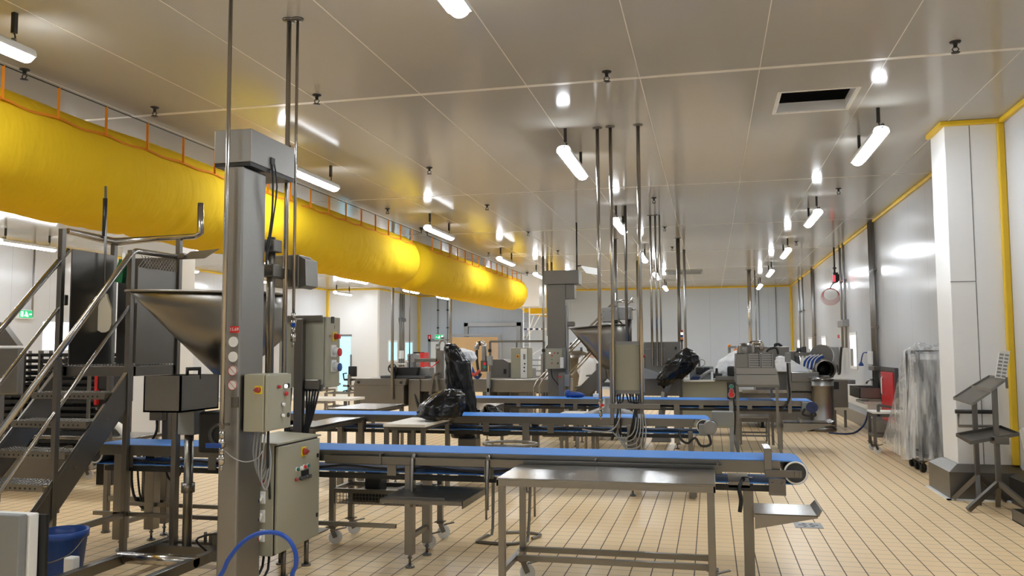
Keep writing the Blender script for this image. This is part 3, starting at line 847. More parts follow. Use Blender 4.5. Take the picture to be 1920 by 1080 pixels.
C3 = conveyor('belt_conveyor', 'third blue belt conveyor, the farthest, with a navy end motor', -4.25, 1.50, 13.98, 14.72, .79, [(-3.9, .07, 'level'), (-2.2, .07, 'level'), (-.55, .09, 'level')], roll=.06)
leg(C3, 1.06, 14.35, .70, .075, None)
b = MB(); b.cyl((1.50, 13.78, .70), (1.50, 13.98, .70), .085, n=20); part(C3, 'drive_motor', b, 'navy', 'navy blue drum motor at the end')
b = MB(); b.box(1.36, 1.46, 13.84, 13.98, .66, .78, .008); part(C3, 'gearbox', b, 'grey_paint')
b = MB(); b.tube([(1.40, 13.82, .68), (1.36, 13.8, .6), (1.45, 13.8, .57), (1.55, 13.8, .58), (1.52, 13.8, .64)], .016, 8, 4); part(C3, 'motor_cable', b, 'rubber')
b = MB(); b.prism([(1.09, .30), (1.35, .30), (1.80, .42), (1.80, .45), (1.09, .45)], 14.0, 14.01, 'Y'); b.box(1.09, 1.80, 14.0, 14.5, .44, .45); b.prism([(1.76, .45), (1.80, .45), (1.84, .48)], 14.0, 14.5, 'Y')
b.box(1.33, 1.37, 14.0, 14.5, .45, .50)
part(C3, 'end_shelf', b, 'steel_top')

# ================================================================== TABLES
def table(name, label, x0, x1, y0, y1, z, top_mat, legs=None, foot=None, tt=.03, group=None, cat='table', shelf=None, lw=.04, base=None):
    t = thing(name, label, cat, ((x0 + x1) / 2, (y0 + y1) / 2, 0), group or ('side tables along the second conveyor' if name == 'side_table' else None))
    b = MB(); b.box(x0, x1, y0, y1, z - tt, z, .004); part(t, 'table_top', b, top_mat)
    b = MB(); e = .02
    for q in ((x0 + e, x1 - e, y0 + e, y0 + e + .03), (x0 + e, x1 - e, y1 - e - .03, y1 - e), (x0 + e, x0 + e + .03, y0 + e, y1 - e), (x1 - e - .03, x1 - e, y0 + e, y1 - e)):
        b.box(*q, z - tt - .035, z - tt)
    part(t, 'apron', b, 'steel_dark')
    for x in (x0 + .03, x1 - .03):
        for y in (y0 + .03, y1 - .03): leg(t, x, y, z - tt, lw, foot)
    if shelf:
        b = MB()
        for q in (((x0 + .03, y0 + .03), (x1 - .03, y0 + .03)), ((x0 + .03, y1 - .03), (x1 - .03, y1 - .03)), ((x0 + .03, y0 + .03), (x0 + .03, y1 - .03)), ((x1 - .03, y0 + .03), (x1 - .03, y1 - .03))):
            b.bar((*q[0], shelf), (*q[1], shelf), .03)
        part(t, 'stretcher', b, 'steel')
    return t
TX0, TX1, TY0, TY1, TZ = -1.335, .012, 5.25, 5.915, .795
t = thing('wheeled_steel_table', 'polished stainless work table on castors in the foreground', 'table', ((TX0 + TX1) / 2, (TY0 + TY1) / 2, 0))
b = MB(); b.box(TX0, TX1, TY0, TY1, TZ - .012, TZ, .003); b.box(TX0, TX1, TY0, TY0 + .012, TZ - .05, TZ - .01, .002); b.box(TX0, TX1, TY1 - .012, TY1, TZ - .05, TZ - .01); b.box(TX0, TX0 + .012, TY0, TY1, TZ - .05, TZ - .01); b.box(TX1 - .012, TX1, TY0, TY1, TZ - .05, TZ - .01)
part(t, 'table_top', b, 'steel_top')
for x in (TX0 + .03, TX1 - .03):
    for y in (TY0 + .03, TY1 - .03): leg(t, x, y, TZ - .02, .042, 'castor')
b = MB(); zs = .215
for (p, q) in (((TX0 + .03, TY0 + .03), (TX0 + .03, TY1 - .03)), ((TX1 - .03, TY0 + .03), (TX1 - .03, TY1 - .03)), ((TX0 + .03, TY1 - .03), (TX1 - .03, TY1 - .03)), ((TX0 + .03, TY1 - .28), (TX1 - .03, TY1 - .28))):
    b.bar((*p, zs), (*q, zs), .035)
part(t, 'lower_frame', b, 'steel_x')

table('side_table', 'white-topped side table under the black bin liners at the second conveyor', -3.40, -2.93, 8.50, 9.40, .825, 'board', lw=.045)
table('side_table', 'stainless side table behind the floor-standing cream cabinet', -4.30, -3.98, 8.05, 9.38, .825, 'steel_top', lw=.06)
table('side_table', 'pale side table beyond the second conveyor, left of the black bin liners', -5.05, -4.36, 10.6, 11.75, .825, 'steel_top')
table('side_table', 'small pale side table just right of the black bin liners', -3.42, -2.95, 10.75, 12.1, .825, 'steel_top')
table('step_table', 'low steel table under the grille feeder', .44, .95, 14.85, 15.5, .47, 'steel_top', shelf=.15, lw=.03)
table('side_table', 'low white table with cutting board behind the second conveyor', -2.30, -1.75, 13.0, 13.55, .62, 'board', lw=.05)

# wheeled trolley with wire basket under the first conveyor
t = thing('wheeled_trolley', 'steel trolley with a wire basket behind the nearest conveyor', 'trolley', (-2.7, 6.8, 0))
for x, y in ((-3.10, 6.64), (-3.10, 7.02), (-2.28, 6.64), (-2.28, 7.02)): leg(t, x, y, .70, .045, 'castor')
b = MB()
for (p, q) in (((-3.1, 6.64), (-2.28, 6.64)), ((-3.1, 7.02), (-2.28, 7.02)), ((-3.1, 6.64), (-3.1, 7.02)), ((-2.28, 6.64), (-2.28, 7.02))):
    b.bar((*p, .44), (*q, .44), .035); b.bar((*p, .69), (*q, .69), .03)
part(t, 'frame', b, 'steel')
b = MB()
for k in range(28): x = -3.07 + k * .0285; b.bar((x, 6.66, .33), (x, 7.0, .33), .004); b.bar((x, 6.66, .33), (x, 6.66, .42), .004); b.bar((x, 7.0, .33), (x, 7.0, .42), .004)
for k in range(12): y = 6.66 + k * .031; b.bar((-3.07, y, .33), (-2.3, y, .33), .004)
for z in (.36, .39, .42):
    for y in (6.66, 7.0): b.bar((-3.07, y, z), (-2.3, y, z), .004)
part(t, 'wire_basket', b, 'steel_dark')
b = MB(); b.box(-2.84, -2.70, 6.70, 6.85, .42, .60, .01); b.box(-2.95, -2.55, 6.70, 6.95, .34, .43, .01); b.prism([(-2.68, .42), (-2.35, .42), (-2.35, .50)], 6.7, 6.95, 'Y')
solid('black_crate', b, 'black', 'black plastic crate and box lying in the wire basket', 'crate', (-2.75, 6.8, .34))

# bent-rod stand
b = MB()
p = [(-1.595, 6.33, .66), (-1.60, 6.52, .50), (-1.75, 6.72, .10)]
path = [(-1.60, 6.05, .50), (-1.62, 6.45, .10), (-1.66, 6.62, .02), (-1.93, 6.93, .016), (-1.89, 7.0, .016), (-1.70, 6.93, .016), (-1.56, 6.98, .016), (-1.50, 7.25, .016), (-1.50, 7.32, .10), (-1.50, 7.35, .62)]
b = MB(); b.tube([(-1.88, 7.30, .74), (-1.88, 7.26, .05), (-1.90, 7.16, .014), (-1.93, 6.94, .014), (-1.88, 6.90, .014), (-1.66, 6.88, .014), (-1.55, 6.98, .014), (-1.52, 7.06, .05), (-1.50, 7.10, .72)], .013, 8, 3)
b.tube([(-1.80, 7.34, .74), (-1.80, 7.32, .06), (-1.79, 7.30, .016), (-1.66, 7.34, .014), (-1.48, 7.30, .014), (-1.46, 7.22, .014), (-1.50, 7.12, .014)], .013, 8, 3)
b.tube([(-1.88, 7.30, .74), (-1.68, 7.26, .745), (-1.50, 7.10, .72)], .013, 8, 2)
solid('rod_stand', b, 'steel', 'bent steel rod stand on the floor beside the front table', 'stand', (-1.7, 7.1, 0))
# oval ring stand seen over the first conveyor
RX, RZ = -1.893, 0.702
b = MB(); ring = [(RX + .26 * math.cos(a), 8.0 + .20 * math.sin(a), RZ) for a in [2 * PI * k / 20 for k in range(21)]]
b.tube(ring, .014, 8)
for k in (2, 8, 12, 18): b.tube([ring[k], (ring[k][0], ring[k][1], 0)], .011, 8)
solid('ring_stand', b, 'steel', 'oval steel ring stand between the first and second conveyors', 'stand', (RX, 8.0, 0))


# ================================================================== CREAM CONTROL CABINETS
def isolator(parent, p, n, s=.03, plate='yellowp'):
    p, n = Vector(p), Vector(n); u = Vector((0, 0, 1)); w = n.cross(u)
    b = MB(); b.bar(p, p + n * .006, s * 2, s * 2, up=u); o = part(parent, 'isolator_plate', b, plate)
    b = MB(); b.cyl(p + n * .006, p + n * .03, s * .75, s * .62, n=16); b.bar(p + n * .03 - w * s * .7, p + n * .03 + w * s * .7, s * .4, s * .5, up=n); part(o, 'isolator_knob', b, 'reddim')
def cee_socket(parent, p, n, lid, s=.035):
    p, n = Vector(p), Vector(n)
    b = MB(); b.bar(p, p + n * .012, s * 2.1, s * 2.4); b.cyl(p + n * .01, p + n * .06 + Vector((0, 0, -.012)), s * .85, s * .8, n=16); o = part(parent, 'power_socket', b, 'whitep')
    b = MB(); q = p + n * .06 + Vector((0, 0, -.012)); b.cyl(q, q + n * .014, s * .82, n=16); part(o, 'socket_lid', b, lid)

# floor-standing cabinet
t = thing('control_cabinet', 'tall cream control cabinet standing beside the big lifting column', 'cabinet', (-3.07, 5.66, 0))
x0, x1, y0, y1, z0, z1 = -3.24, -2.93, 5.34, 5.99, .205, .955
b = MB(); b.box(x0, x1, y0, y1, z0, z1, .006); part(t, 'body', b, 'cream')
b = MB(); b.box(x1 + .004, x1 + .026, y0 + .01, y1 - .002, z0 + .012, z1 - .012, .006); d = part(t, 'door', b, 'cream')
b = MB(); b.box(x1, x1 + .006, y0 + .004, y1 - .004, z0 + .006, z1 - .006); part(t, 'door_gasket', b, 'black')
b = MB(); b.prism([(x0 - .01, z1), (x1 + .03, z1), (x1 + .03, z1 + .012), (x0 - .01, z1 + .03)], y0 - .01, y1 + .01, 'Y'); part(t, 'rain_roof', b, 'cream')
xf = x1 + .026
isolator(d, (xf, 5.72, .87), (1, 0, 0), .034)
for y, z, m_ in ((5.62, .755, 'greenlens'), (5.685, .755, 'whitep'), (5.73, .76, 'red'), (5.785, .76, 'greenlens')): button(d, (xf, y, z), (1, 0, 0), .013, m_, ring='whitep')
b = MB(); b.box(xf, xf + .008, 5.69, 5.80, .685, .735, .002); o = part(d, 'selector_plate', b, 'black')
for y in (5.66, 5.71, 5.75, 5.79): b = MB(); b.cyl((xf + .008, y, .685), (xf + .03, y, .685), .014, n=12); part(o, 'selector_knob', b, 'dgrey')
button(d, (xf, 5.605, .685), (1, 0, 0), .012, 'reddim')
for z in (.80, .36): b = MB(); b.box(xf, xf + .008, 5.935, 5.96, z, z + .03, .002); part(d, 'door_lock', b, 'black')
for z, lid in ((.60, 'navy'), (.475, 'navy'), (.345, 'reddim')): cee_socket(t, (x0 + .215, y0, z), (0, -1, 0), lid, .034)
button(t, (x0 + .23, y0, .70), (0, -1, 0), .016, 'red'); button(t, (x0 + .22, y0, .88), (0, -1, 0), .016, 'red')
for x, y in ((x0 + .05, y0 + .05), (x1 - .05, y1 - .05), (x0 + .05, y1 - .05), (x1 - .05, y0 + .25)):
    b = MB(); b.cyl((x, y, 0), (x, y, z0), .018, n=12); b.cyl((x, y, 0), (x, y, .012), .035, n=14); part(t, 'leg', b, 'steel_dark')
b = MB()
for k in range(4): b.tube([(x0 + .1 + k * .04, y0 + .12, z0), (x0 + .12 + k * .04, y0 + .02, .12 - k * .02), (x0 + .05, y0 - .08, .03), (x0 - .15, y0 - .1 + k * .03, .012)], .009, 6, 3)
part(t, 'cable_bundle', b, 'rubber')

# lifting column
t = thing('lifting_column', 'big dull steel lifting column with a box head, at left of centre', 'column', (-3.07, 5.15, 0))
cx0, cx1, cy0, cy1 = -3.145, -3.0, 5.0, 5.30
b = MB(); b.box(cx0, cx1, cy0, cy1, 0, 2.83, .012); col = part(t, 'column_tube', b, 'steel_col')
b = MB(); b.box(cx0 - .07, cx1 + .07, cy0 - .07, cy1 + .07, 0, .015, .003); part(t, 'base_plate', b, 'steel_dark')
b = MB(); b.box(-3.24, -2.965, 5.03, 5.64, 2.865, 3.09, .004); part(t, 'head_box', b, 'steel_col')
b = MB(); b.box(-3.235, -2.97, 5.035, 5.635, 2.84, 2.865); part(t, 'head_base', b, 'black_steel')
b = MB(); b.tube([(-2.962, 5.30, 2.93), (-2.955, 5.31, 2.80), (-2.97, 5.33, 2.55), (-2.99, 5.305, 2.30), (-2.99, 5.30, 2.2)], .007, 6, 4); b.tube([(-2.96, 5.33, 2.92), (-2.94, 5.34, 2.75), (-2.97, 5.33, 2.45), (-2.99, 5.31, 2.25)], .006, 6, 4); part(t, 'cable', b, 'rubber')
b = MB(); b.box(-2.963, -2.955, 5.285, 5.335, 2.90, 2.95); part(t, 'cable_slot', b, 'black')
b = MB(); b.box(-3.075, -3.01, 4.996, 5.0, 1.722, 1.764); sg = part(col, 'number_plate', b, 'red', 'red plate with white figures')
text_mesh('plate_figures', '15.69', .030, 'paper', (-3.043, 4.994, 1.743), '-Y', t)
for k, z in enumerate((1.662, 1.564, 1.474, 1.380)):
    b = MB(); b.cyl((-3.048, 4.999, z), (-3.048, 4.995, z), .034, n=28); st = part(col, 'round_sticker', b, 'paper')
    if k > 1:
        b = MB(); b.lathe([(.034, 0), (.034, -.002), (.030, -.002), (.030, 0)], (-3.048, 4.9945, z), 28, 'Y'); b.bar((-3.07, 4.994, z + .022), (-3.026, 4.994, z - .022), .002, .004, up=(0, 1, 0)); part(t, 'sticker_prohibition_ring', b, 'reddim')
b = MB(); b.box(-3.05, -3.0, 4.985, 5.0, 1.235, 1.304, .002); part(t, 'sensor_box', b, 'steel_dark')

# control box on the column
t = thing('control_box', 'cream push-button box mounted on the big lifting column', 'control box', (-2.9, 5.2, 1.06))
x0, x1, y0, y1, z0, z1 = -2.985, -2.84, 5.03, 5.36, 1.075, 1.45
b = MB(); b.box(x0, x1, y0, y1, z0, z1, .006); part(t, 'body', b, 'cream')
b = MB(); b.box(x0 - .014, x0, y0 + .02, y1 - .02, z0 + .01, z1 - .01); part(t, 'mounting_plate', b, 'black_steel')
b = MB(); b.box(x1 + .004, x1 + .024, y0 + .004, y1 - .004, z0 + .004, z1 - .004, .006); d = part(t, 'door', b, 'cream')
isolator(t, (-2.877, y0, 1.348), (0, -1, 0), .026)
xf = x1 + .024
for (px, py, m_, r_) in ((5.170, 1.363, 'red', .011), (5.257, 1.363, 'puck', .014), (5.266, 1.313, 'red', .015), (5.231, 1.243, 'whitep', .012), (5.226, 1.169, 'whitep', .012)):
    button(d, (xf, px, py), (1, 0, 0), r_, m_, ring='galv')
for py in (723, 778):
    b = MB(); yy, zz = (5.309, 1.365) if py == 723 else (5.315, 1.166)
    b.cyl((xf, yy, zz), (xf + .006, yy, zz), .016, n=16); part(d, 'door_lock', b, 'black')
b = MB()
for k in range(4): b.tube([(x0 + .03 + k * .025, y0 + .1, z0), (x0 + .02 + k * .02, y0 + .1, .92 - k * .05), (x0 + .05 + k * .02, y0 + .12, .78 - .03 * k), (x0 + .09 + k * .012, y0 + .14, .86), (x0 + .10, y0 + .15, 1.0)], .006, 6, 4)
part(t, 'cable_loops', b, 'greycable')
b = MB(); b.tube([(x1 - .03, y0 + .12, z0), (x1 - .035, y0 + .13, .85), (x1 - .06, y0 + .2, .70), (x1 - .10, y0 + .28, .60)], .009, 6, 4); part(t, 'supply_cable', b, 'rubber')

# cabinet on its post behind
t = thing('control_cabinet', 'cream cabinet with round sockets on a steel post, behind the column', 'cabinet', (-3.6, 7.1, 0))
YB = 7.0
x0, x1 = -3.808, -3.368; z0, z1 = 1.271, 1.908; y1 = 7.30
b = MB(); b.box(x0, x1, YB, y1, z0, z1, .008); part(t, 'body', b, 'cream')
b = MB(); b.box(x1 + .003, x1 + .020, YB + .005, y1 - .005, z0 + .005, z1 - .002, .005); d = part(t, 'door', b, 'cream')
b = MB(); b.box(x0 - .01, x1 - .01, YB - .03, YB, z1 - .045, z1 + .012, .004); part(t, 'mounting_rail', b, 'steel_dark')
b = MB(); b.box(x0 + .19, x1 + .0, YB - .03, YB, z0 - .03, z0 + .03, .004); part(t, 'mounting_rail', b, 'steel_dark')
xp = -3.568
b = MB(); b.box(xp - .04, xp + .04, YB - .10, YB - .03, 0, z1 - .02, .006); part(t, 'post', b, 'steel_dark')
b = MB(); b.box(xp - .2, xp + .2, YB - .27, YB + .15, 0, .015, .004); part(t, 'base_plate', b, 'steel_dark')
xf = x1 + .020
for (px, py) in ((7.105, 1.551), ): pass
b = MB(); yy, zz = 7.130, 1.881; b.box(xf, xf + .006, yy - .03, yy + .03, zz - .03, zz + .03, .002); part(d, 'counter_window', b, 'black')
yy, zz = 7.178, 1.731; isolator(d, (xf, yy, zz), (1, 0, 0), .04)
b = MB(); b.box(xf + .02, xf + .05, yy - .02, yy + .03, zz - .02, zz + .02, .004); part(d, 'isolator_lever', b, 'red')
text_mesh('switch_marks', 'OFF', .035, 'reddim', (xf + .001, yy - .09, zz), '+X', t); text_mesh('switch_marks', 'I', .05, 'black', (xf + .001, yy - .005, zz + .085), '+X', t)
for (yy, zz, lid) in ((7.148, 1.600, 'red'), (7.152, 1.464, 'bluep')): cee_socket(d, (xf, yy, zz), (1, 0, 0), lid, .045)
b = MB(); xg = -3.463; b.box(xg - .06, xg + .075, YB - .06, YB, z0 - .01, z0 + .075, .006); part(t, 'gland_box', b, 'steel')
b = MB()
for k in range(5): b.tube([(xg - .05 + .03 * k, YB - .03, z0), (xg - .045 + .015 * k, YB - .04, z0 - .25), (xg - .06 + .008 * k, YB - .05, z0 - .45), (xg - .06 + .008 * k, YB - .02, .2)], .010, 6, 3)
for k in range(3): b.tube([(xp - .10 - .02 * k, YB - .02, z0), (xp - .11 - .02 * k, YB - .03, z0 - .3), (xp - .13 - .02 * k, YB, .3)], .009, 6, 3)
part(t, 'cable_bundle', b, 'rubber')

# clamp, arm and tilt motor on the back of the column
t = thing('hopper_lift_arm', 'clamped steel shaft and motor box behind the big lifting column', 'lift arm', (-3.06, 5.52, 1.4))
xs = -3.077
b = MB(); b.cyl((xs, 5.52, 1.42), (xs, 5.52, 2.42), .030, n=18); part(t, 'shaft', b, 'steel')
b = MB(); b.box(xs - .02, xs + .03, 5.52, 5.76, 2.131, 2.208, .004); part(t, 'motor_arm', b, 'steel_dark')
for z in (2.356, 2.177):
    b = MB(); b.box(xs - .06, xs + .055, 5.46, 5.58, z - .045, z + .045, .006); c_ = part(t, 'clamp', b, 'steel_dark')
    b = MB(); b.cyl((xs + .02, 5.45, z), (xs + .02, 5.46, z), .018, n=6); part(c_, 'clamp_bolt', b, 'steel')
    b = MB(); b.box(min(cx1 - .05, xs - .10), xs - .05, 5.301, 5.56, z - .03, z + .03, .004); part(t, 'clamp_arm', b, 'steel_dark')
b = MB(); b.box(*(-3.186, -2.972, 5.740, 5.940, 2.077, 2.317), .006); b.prism([(-2.972, 2.306), (-2.920, 2.281), (-2.912, 2.086), (-2.972, 2.067)], 5.74, 5.94, 'Y'); part(t, 'motor_box', b, 'steel')

# the tilting hopper
def hopper(t, cx, cy, r, tip, zr_tip, zr, zmid, zout, rout, ox, n=40):
    """spouted hopper: round at one side, drawn out to a lip at the other"""
    d = Vector((tip[0] - cx, tip[1] - cy)); L = d.length; d.normalize(); e = Vector((-d.y, d.x))
    def ring(rr, LL, z, zt, ocx):
        q = []
        for k in range(n):
            a = 2 * PI * k / n; c, s = math.cos(a), math.sin(a)
            u = rr * c if c < 0 else rr * c + (LL - rr) * (c ** 2.2) if LL > rr else rr * c
            w = rr * s * (1 - .25 * max(0, c) ** 2 * (LL > rr))
            zz = z + (zt - z) * max(0, c) ** 1.5
            q.append((ocx + d.x * u + e.x * w, cy + d.y * u + e.y * w, zz))
        return q
    b = MB(); th = .012
    oxd = (Vector((ox, cy)) - Vector((cx, cy))).dot(d)
    def rf(f, inset, lift):
        back = r if f < .55 else r + (rout - r) * (f - .55) / .45
        front = L + (oxd + rout - L) * f
        cxx = cx if f < .55 else cx + (ox - cx) * (f - .55) / .45
        front = max(back, front - (cxx - cx) * d.x)
        z = zr + (zout - zr) * f + lift; zt = zr_tip + (zout - zr_tip) * f + lift
        return ring(back - inset, front - inset * 1.6, z, zt, cxx)
    outer = [rf(f, 0, 0) for f in (1, .85, .7, .55, .4, .2, 0)]
    inner = [rf(f, th, .004) for f in (0, .2, .4, .55, .7, .85, .97)]
    b.loft(outer + inner, True); o = part(t, 'hopper_body', b, 'steel')
    b = MB(); R_ = ring(r + .01, L + .02, zr, zr_tip, cx); b.tube(R_ + [R_[0]], .010, 8); part(t, 'rolled_rim', b, 'steel')
    return o
t = thing('tilting_hopper', 'large spouted steel hopper behind the big lifting column, beside the stairs', 'hopper', (-3.55, 5.85, 1.4))
hopper(t, -3.496, 5.88, .30, (-4.334, 5.62), 2.065, 2.035, 1.62, 1.421, .10, -3.625)

# batching box with pump under the hopper
t = thing('batching_tray', 'open steel tray box with pump and lifting tube, below the hopper', 'machine', (-3.75, 5.5, 0))
tx0, tx1, ty0, ty1 = -3.899, -3.602, 5.25, 5.72; tz0, tz1 = 1.175, 1.43
b = MB(); w = .012
b.box(tx0, tx1, ty0, ty0 + w, tz0, tz1); b.box(tx0, tx1, ty1 - w, ty1, tz0, tz1); b.box(tx0, tx0 + w, ty0, ty1, tz0, tz1); b.box(tx1 - w, tx1, ty0, ty1, tz0, tz1); b.box(tx0, tx1, ty0, ty1, tz0, tz0 + w)
part(t, 'tray', b, 'steel')
b = MB(); b.tube([(-3.67, 5.42, 1.40), (-3.67, 5.42, 1.475), (-3.61, 5.48, 1.475), (-3.61, 5.48, 1.40)], .012, 8); part(t, 'tray_handle', b, 'black')
b = MB(); b.box(-3.66, -3.42, 5.55, 5.85, .86, 1.16, .02); b.cyl((-3.45, 5.62, 1.0), (-3.45, 5.50, 1.0), .085, n=20); b.cyl((-3.60, 5.70, .92), (-3.30, 5.72, .92), .07, n=16); part(t, 'pump', b, 'black')
b = MB(); b.lathe([(.085, 0), (.085, -.012), (.06, -.012), (.06, 0)], (-3.45, 5.50, 1.0), 20, 'Y'); part(t, 'pump_flange', b, 'dgrey')
b = MB(); b.cyl((-3.83, 5.70, .13), (-3.83, 5.70, 1.0), .034, n=20); b.cyl((-3.83, 5.70, .55), (-3.83, 5.70, .62), .05, n=16); part(t, 'lift_tube', b, 'steel')
b = MB(); b.box(-3.89, -3.75, 5.64, 5.78, .98, 1.18, .008); part(t, 'tube_head', b, 'grey_paint')
b = MB()
for x in (-4.10, -3.53): b.box(x - .03, x + .03, 4.55, 5.95, .10, .17, .004)
b.box(-4.1, -3.53, 5.66, 5.74, .06, .16, .004); b.box(-4.1, -3.53, 5.86, 5.92, .1, .15, .004)
part(t, 'floor_frame', b, 'steel')
b = MB(); b.cyl((-4.12, 5.33, .145), (-3.5, 5.33, .145), .040, n=20); part(t, 'cross_tube', b, 'pipe')
for x in (-4.1, -3.53):
    for y in (4.62, 5.88): b = MB(); b.cyl((x, y, 0), (x, y, .10), .022, n=10); b.cyl((x, y, 0), (x, y, .012), .04, n=12); part(t, 'foot', b, 'steel_dark')
b = MB(); b.box(-3.70, -3.42, 5.78, 5.84, .17, .23, .004); b.box(-3.62, -3.56, 5.7, 5.86, .17, .26, .004); b.cyl((-3.74, 5.80, .16), (-3.74, 5.80, .24), .012, n=8); b.bar((-3.55, 5.80, .24), (-3.40, 5.84, .27), .02); part(t, 'latch_block', b, 'steel_dark')
b = MB(); b.box(-3.97, -3.93, 5.68, 5.74, 0.15, 1.17, .004); part(t, 'tray_post', b, 'steel_dark')
b = MB(); b.tube([(-3.56, 5.55, .16), (-3.62, 5.5, .25), (-3.50, 5.48, .30), (-3.40, 5.5, .3)], .008, 6, 3); part(t, 'cable', b, 'rubber')

# switch box with plug on its own post, cables below
t = thing('switch_post', 'slim post with a small grey switch box, cables and blue plug', 'post', (-4.42, 6.75, 0))
xq = -4.694
b = MB(); b.box(xq - .03, xq + .03, 6.62, 6.68, .10, 1.16, .004); o = part(t, 'post', b, 'steel_dark'); levelling_foot(o, xq, 6.65, .11)
b = MB(); b.box(xq - .10, xq + .02, 6.54, 6.62, 1.0, 1.16, .006); part(t, 'switch_box', b, 'steel_dark')
b = MB(); b.tube([(xq - .05, 6.58, 1.0), (xq - .06, 6.58, .88), (xq - .20, 6.58, .70), (xq - .30, 6.6, .60), (xq - .28, 6.6, .35), (xq - .15, 6.6, .22), (xq + .0, 6.6, .30)], .012, 6, 4)
b.tube([(xq + .10, 6.58, .70), (xq + .06, 6.58, .55), (xq + .12, 6.58, .48), (xq + .18, 6.6, .55), (xq + .22, 6.6, .75)], .011, 6, 4)
for k in range(3): b.tube([(xq - .25 + .06 * k, 6.6, .72), (xq - .24 + .07 * k, 6.6, .5), (xq - .2 + .05 * k, 6.6, .3), (xq - .1, 6.6, .2)], .009, 6, 3)
part(t, 'cable_loops', b, 'rubber')
b = MB(); b.cyl((xq + .02, 6.52, .71), (xq + .09, 6.50, .80), .045, n=16); o = part(t, 'plug', b, 'bluep', 'blue industrial plug')
b = MB(); b.cyl((xq + .065, 6.51, .765), (xq + .085, 6.505, .79), .055, n=16); part(o, 'plug_ring', b, 'whitep')
b = MB(); b.box(xq - .32, xq - .05, 6.6, 6.75, .60, .66, .006); b.box(xq - .22, xq - .08, 6.62, 6.7, .2, .6, .006); part(t, 'junction_bracket', b, 'steel_dark')

# ================================================================== STAIRS AND PLATFORM
t = thing('access_stairs', 'steel stairs with tube handrails up to a small guarded platform', 'stairs', (-4.95, 5.6, 0))
PX0, PX1, PY0, PY1, PZ = -5.27, -4.60, 6.05, 6.63, 1.485
slope = 1.30 / 1.30
def sp(y): return PZ + (y - PY0) * 1.03       # stair line
ya = PY0 - 1.36
for x in (PX0 - .005, PX1 + .005):
    b = MB(); b.prism([(PY0, sp(PY0) + .02), (PY0, sp(PY0) - .28), (ya + .10, 0), (ya - .14, 0), (ya - .14, .05)], x - .004, x + .004, 'X')
    o = part(t, 'stringer', b, 'steel_dark')
    b = MB()
    for dz0, dz1 in ((.0, .018),): b.loft([[(x - .028, y, sp(y) + .02), (x + .006, y, sp(y) + .02), (x + .006, y, sp(y) + .028), (x - .028, y, sp(y) + .028)] for y in (ya - .14, PY0)], True, True, False)
    b.loft([[(x - .028, y, z), (x + .006, y, z), (x + .006, y, z + .008), (x - .028, y, z + .008)] for y, z in ((ya + .10, 0), (PY0, sp(PY0) - .28))], True, True, False)
    part(o, 'stringer_flange', b, 'steel')
    for y in (PY0 - .3, PY0 - .62, PY0 - 1.0):
        b = MB(); b.cyl((x - .012, y, sp(y) - .1), (x + .012, y, sp(y) - .1), .009, n=8); part(o, 'bolt', b, 'steel')
for k in range(6):
    z = PZ - .205 * (k + 1)
    y = PY0 + (z - PZ) / 1.03
    b = MB(); x0, x1 = PX0, PX1
    b.box(x0, x1, y - .12, y + .12, z - .006, z); b.box(x0, x1, y - .124, y - .12, z - .05, z); b.box(x0, x1, y + .12, y + .124, z - .05, z)
    for i in range(22):
        for j in range(5): b.cyl((x0 + .03 + i * .029, y - .10 + j * .05, z), (x0 + .03 + i * .029, y - .10 + j * .05, z + .006), .009, .006, n=6)
    tr = part(t, 'tread', b, 'steel')
    b = MB()
    for i in range(14): b.cyl((x0 + .06 + i * .042, y - .1255, z - .028), (x0 + .06 + i * .042, y - .124, z - .028), .008, n=8)
    part(tr, 'tread_perforation', b, 'black')
# platform
b = MB(); b.box(PX0, PX1, PY0, PY1, PZ - .004, PZ)
for i in range(20):
    for j in range(14): b.cyl((PX0 + .03 + i * .032, PY0 + .03 + j * .04, PZ), (PX0 + .03 + i * .032, PY0 + .03 + j * .04, PZ + .008), .010, .007, n=6)
part(t, 'platform_deck', b, 'steel')
b = MB()
for q in ((PX0, PX1, PY0, PY0 + .04), (PX0, PX1, PY1 - .04, PY1), (PX0, PX0 + .04, PY0, PY1), (PX1 - .04, PX1, PY0, PY1)): b.box(*q, PZ - .085, PZ - .004, .003)
part(t, 'platform_frame', b, 'steel_dark')
posts = ((PX0, PY0 - .056, 2.63), (PX0, PY1, 2.60), (PX1, PY0 - .056, 2.43), (PX1, PY1, 2.62))
for x, y, zt in posts:
    b = MB(); b.box(x - .022, x + .022, y - .022, y + .022, 0.012, zt, .003); o = part(t, 'post', b, 'steel_dark')
    b = MB(); b.cyl((x, y, 0), (x, y, .014), .04, n=14); part(o, 'foot_plate', b, 'steel_dark')
b = MB(); b.box(PX0 + .02, PX0 + .03, PY0 + .03, PY1 - .03, PZ + .01, 2.47); b.box(PX0 + .06, PX1 - .03, PY1 - .012, PY1 - .004, PZ + .01, 2.44); part(t, 'guard_panel', b, 'steel_dark')
b = MB(); b.box(PX1 - .006, PX1 + .002, PY0 + .03, PY1 - .03, PZ + .01, 2.30); part(t, 'guard_panel', b, 'steel_dark')
b = MB()
for k in range(14):
    y = PY0 + .03 + k * .04; b.bar((PX1, y, 2.30), (PX1, min(PY1, y + .1), 2.40), .004); b.bar((PX1, y + .04, 2.40), (PX1, min(PY1, y + .14), 2.30), .004)
part(t, 'mesh_strip', b, 'steel')
b = MB()
b.tube([(PX0, PY0, 2.62), (PX0, PY1, 2.60), (-4.799, PY1, 2.615), (-4.443, PY1, 2.62), (-4.390, PY1, 2.65), (-4.394, PY1, 2.917)], .026, 12)
part(t, 'platform_rail', b, 'pipe')
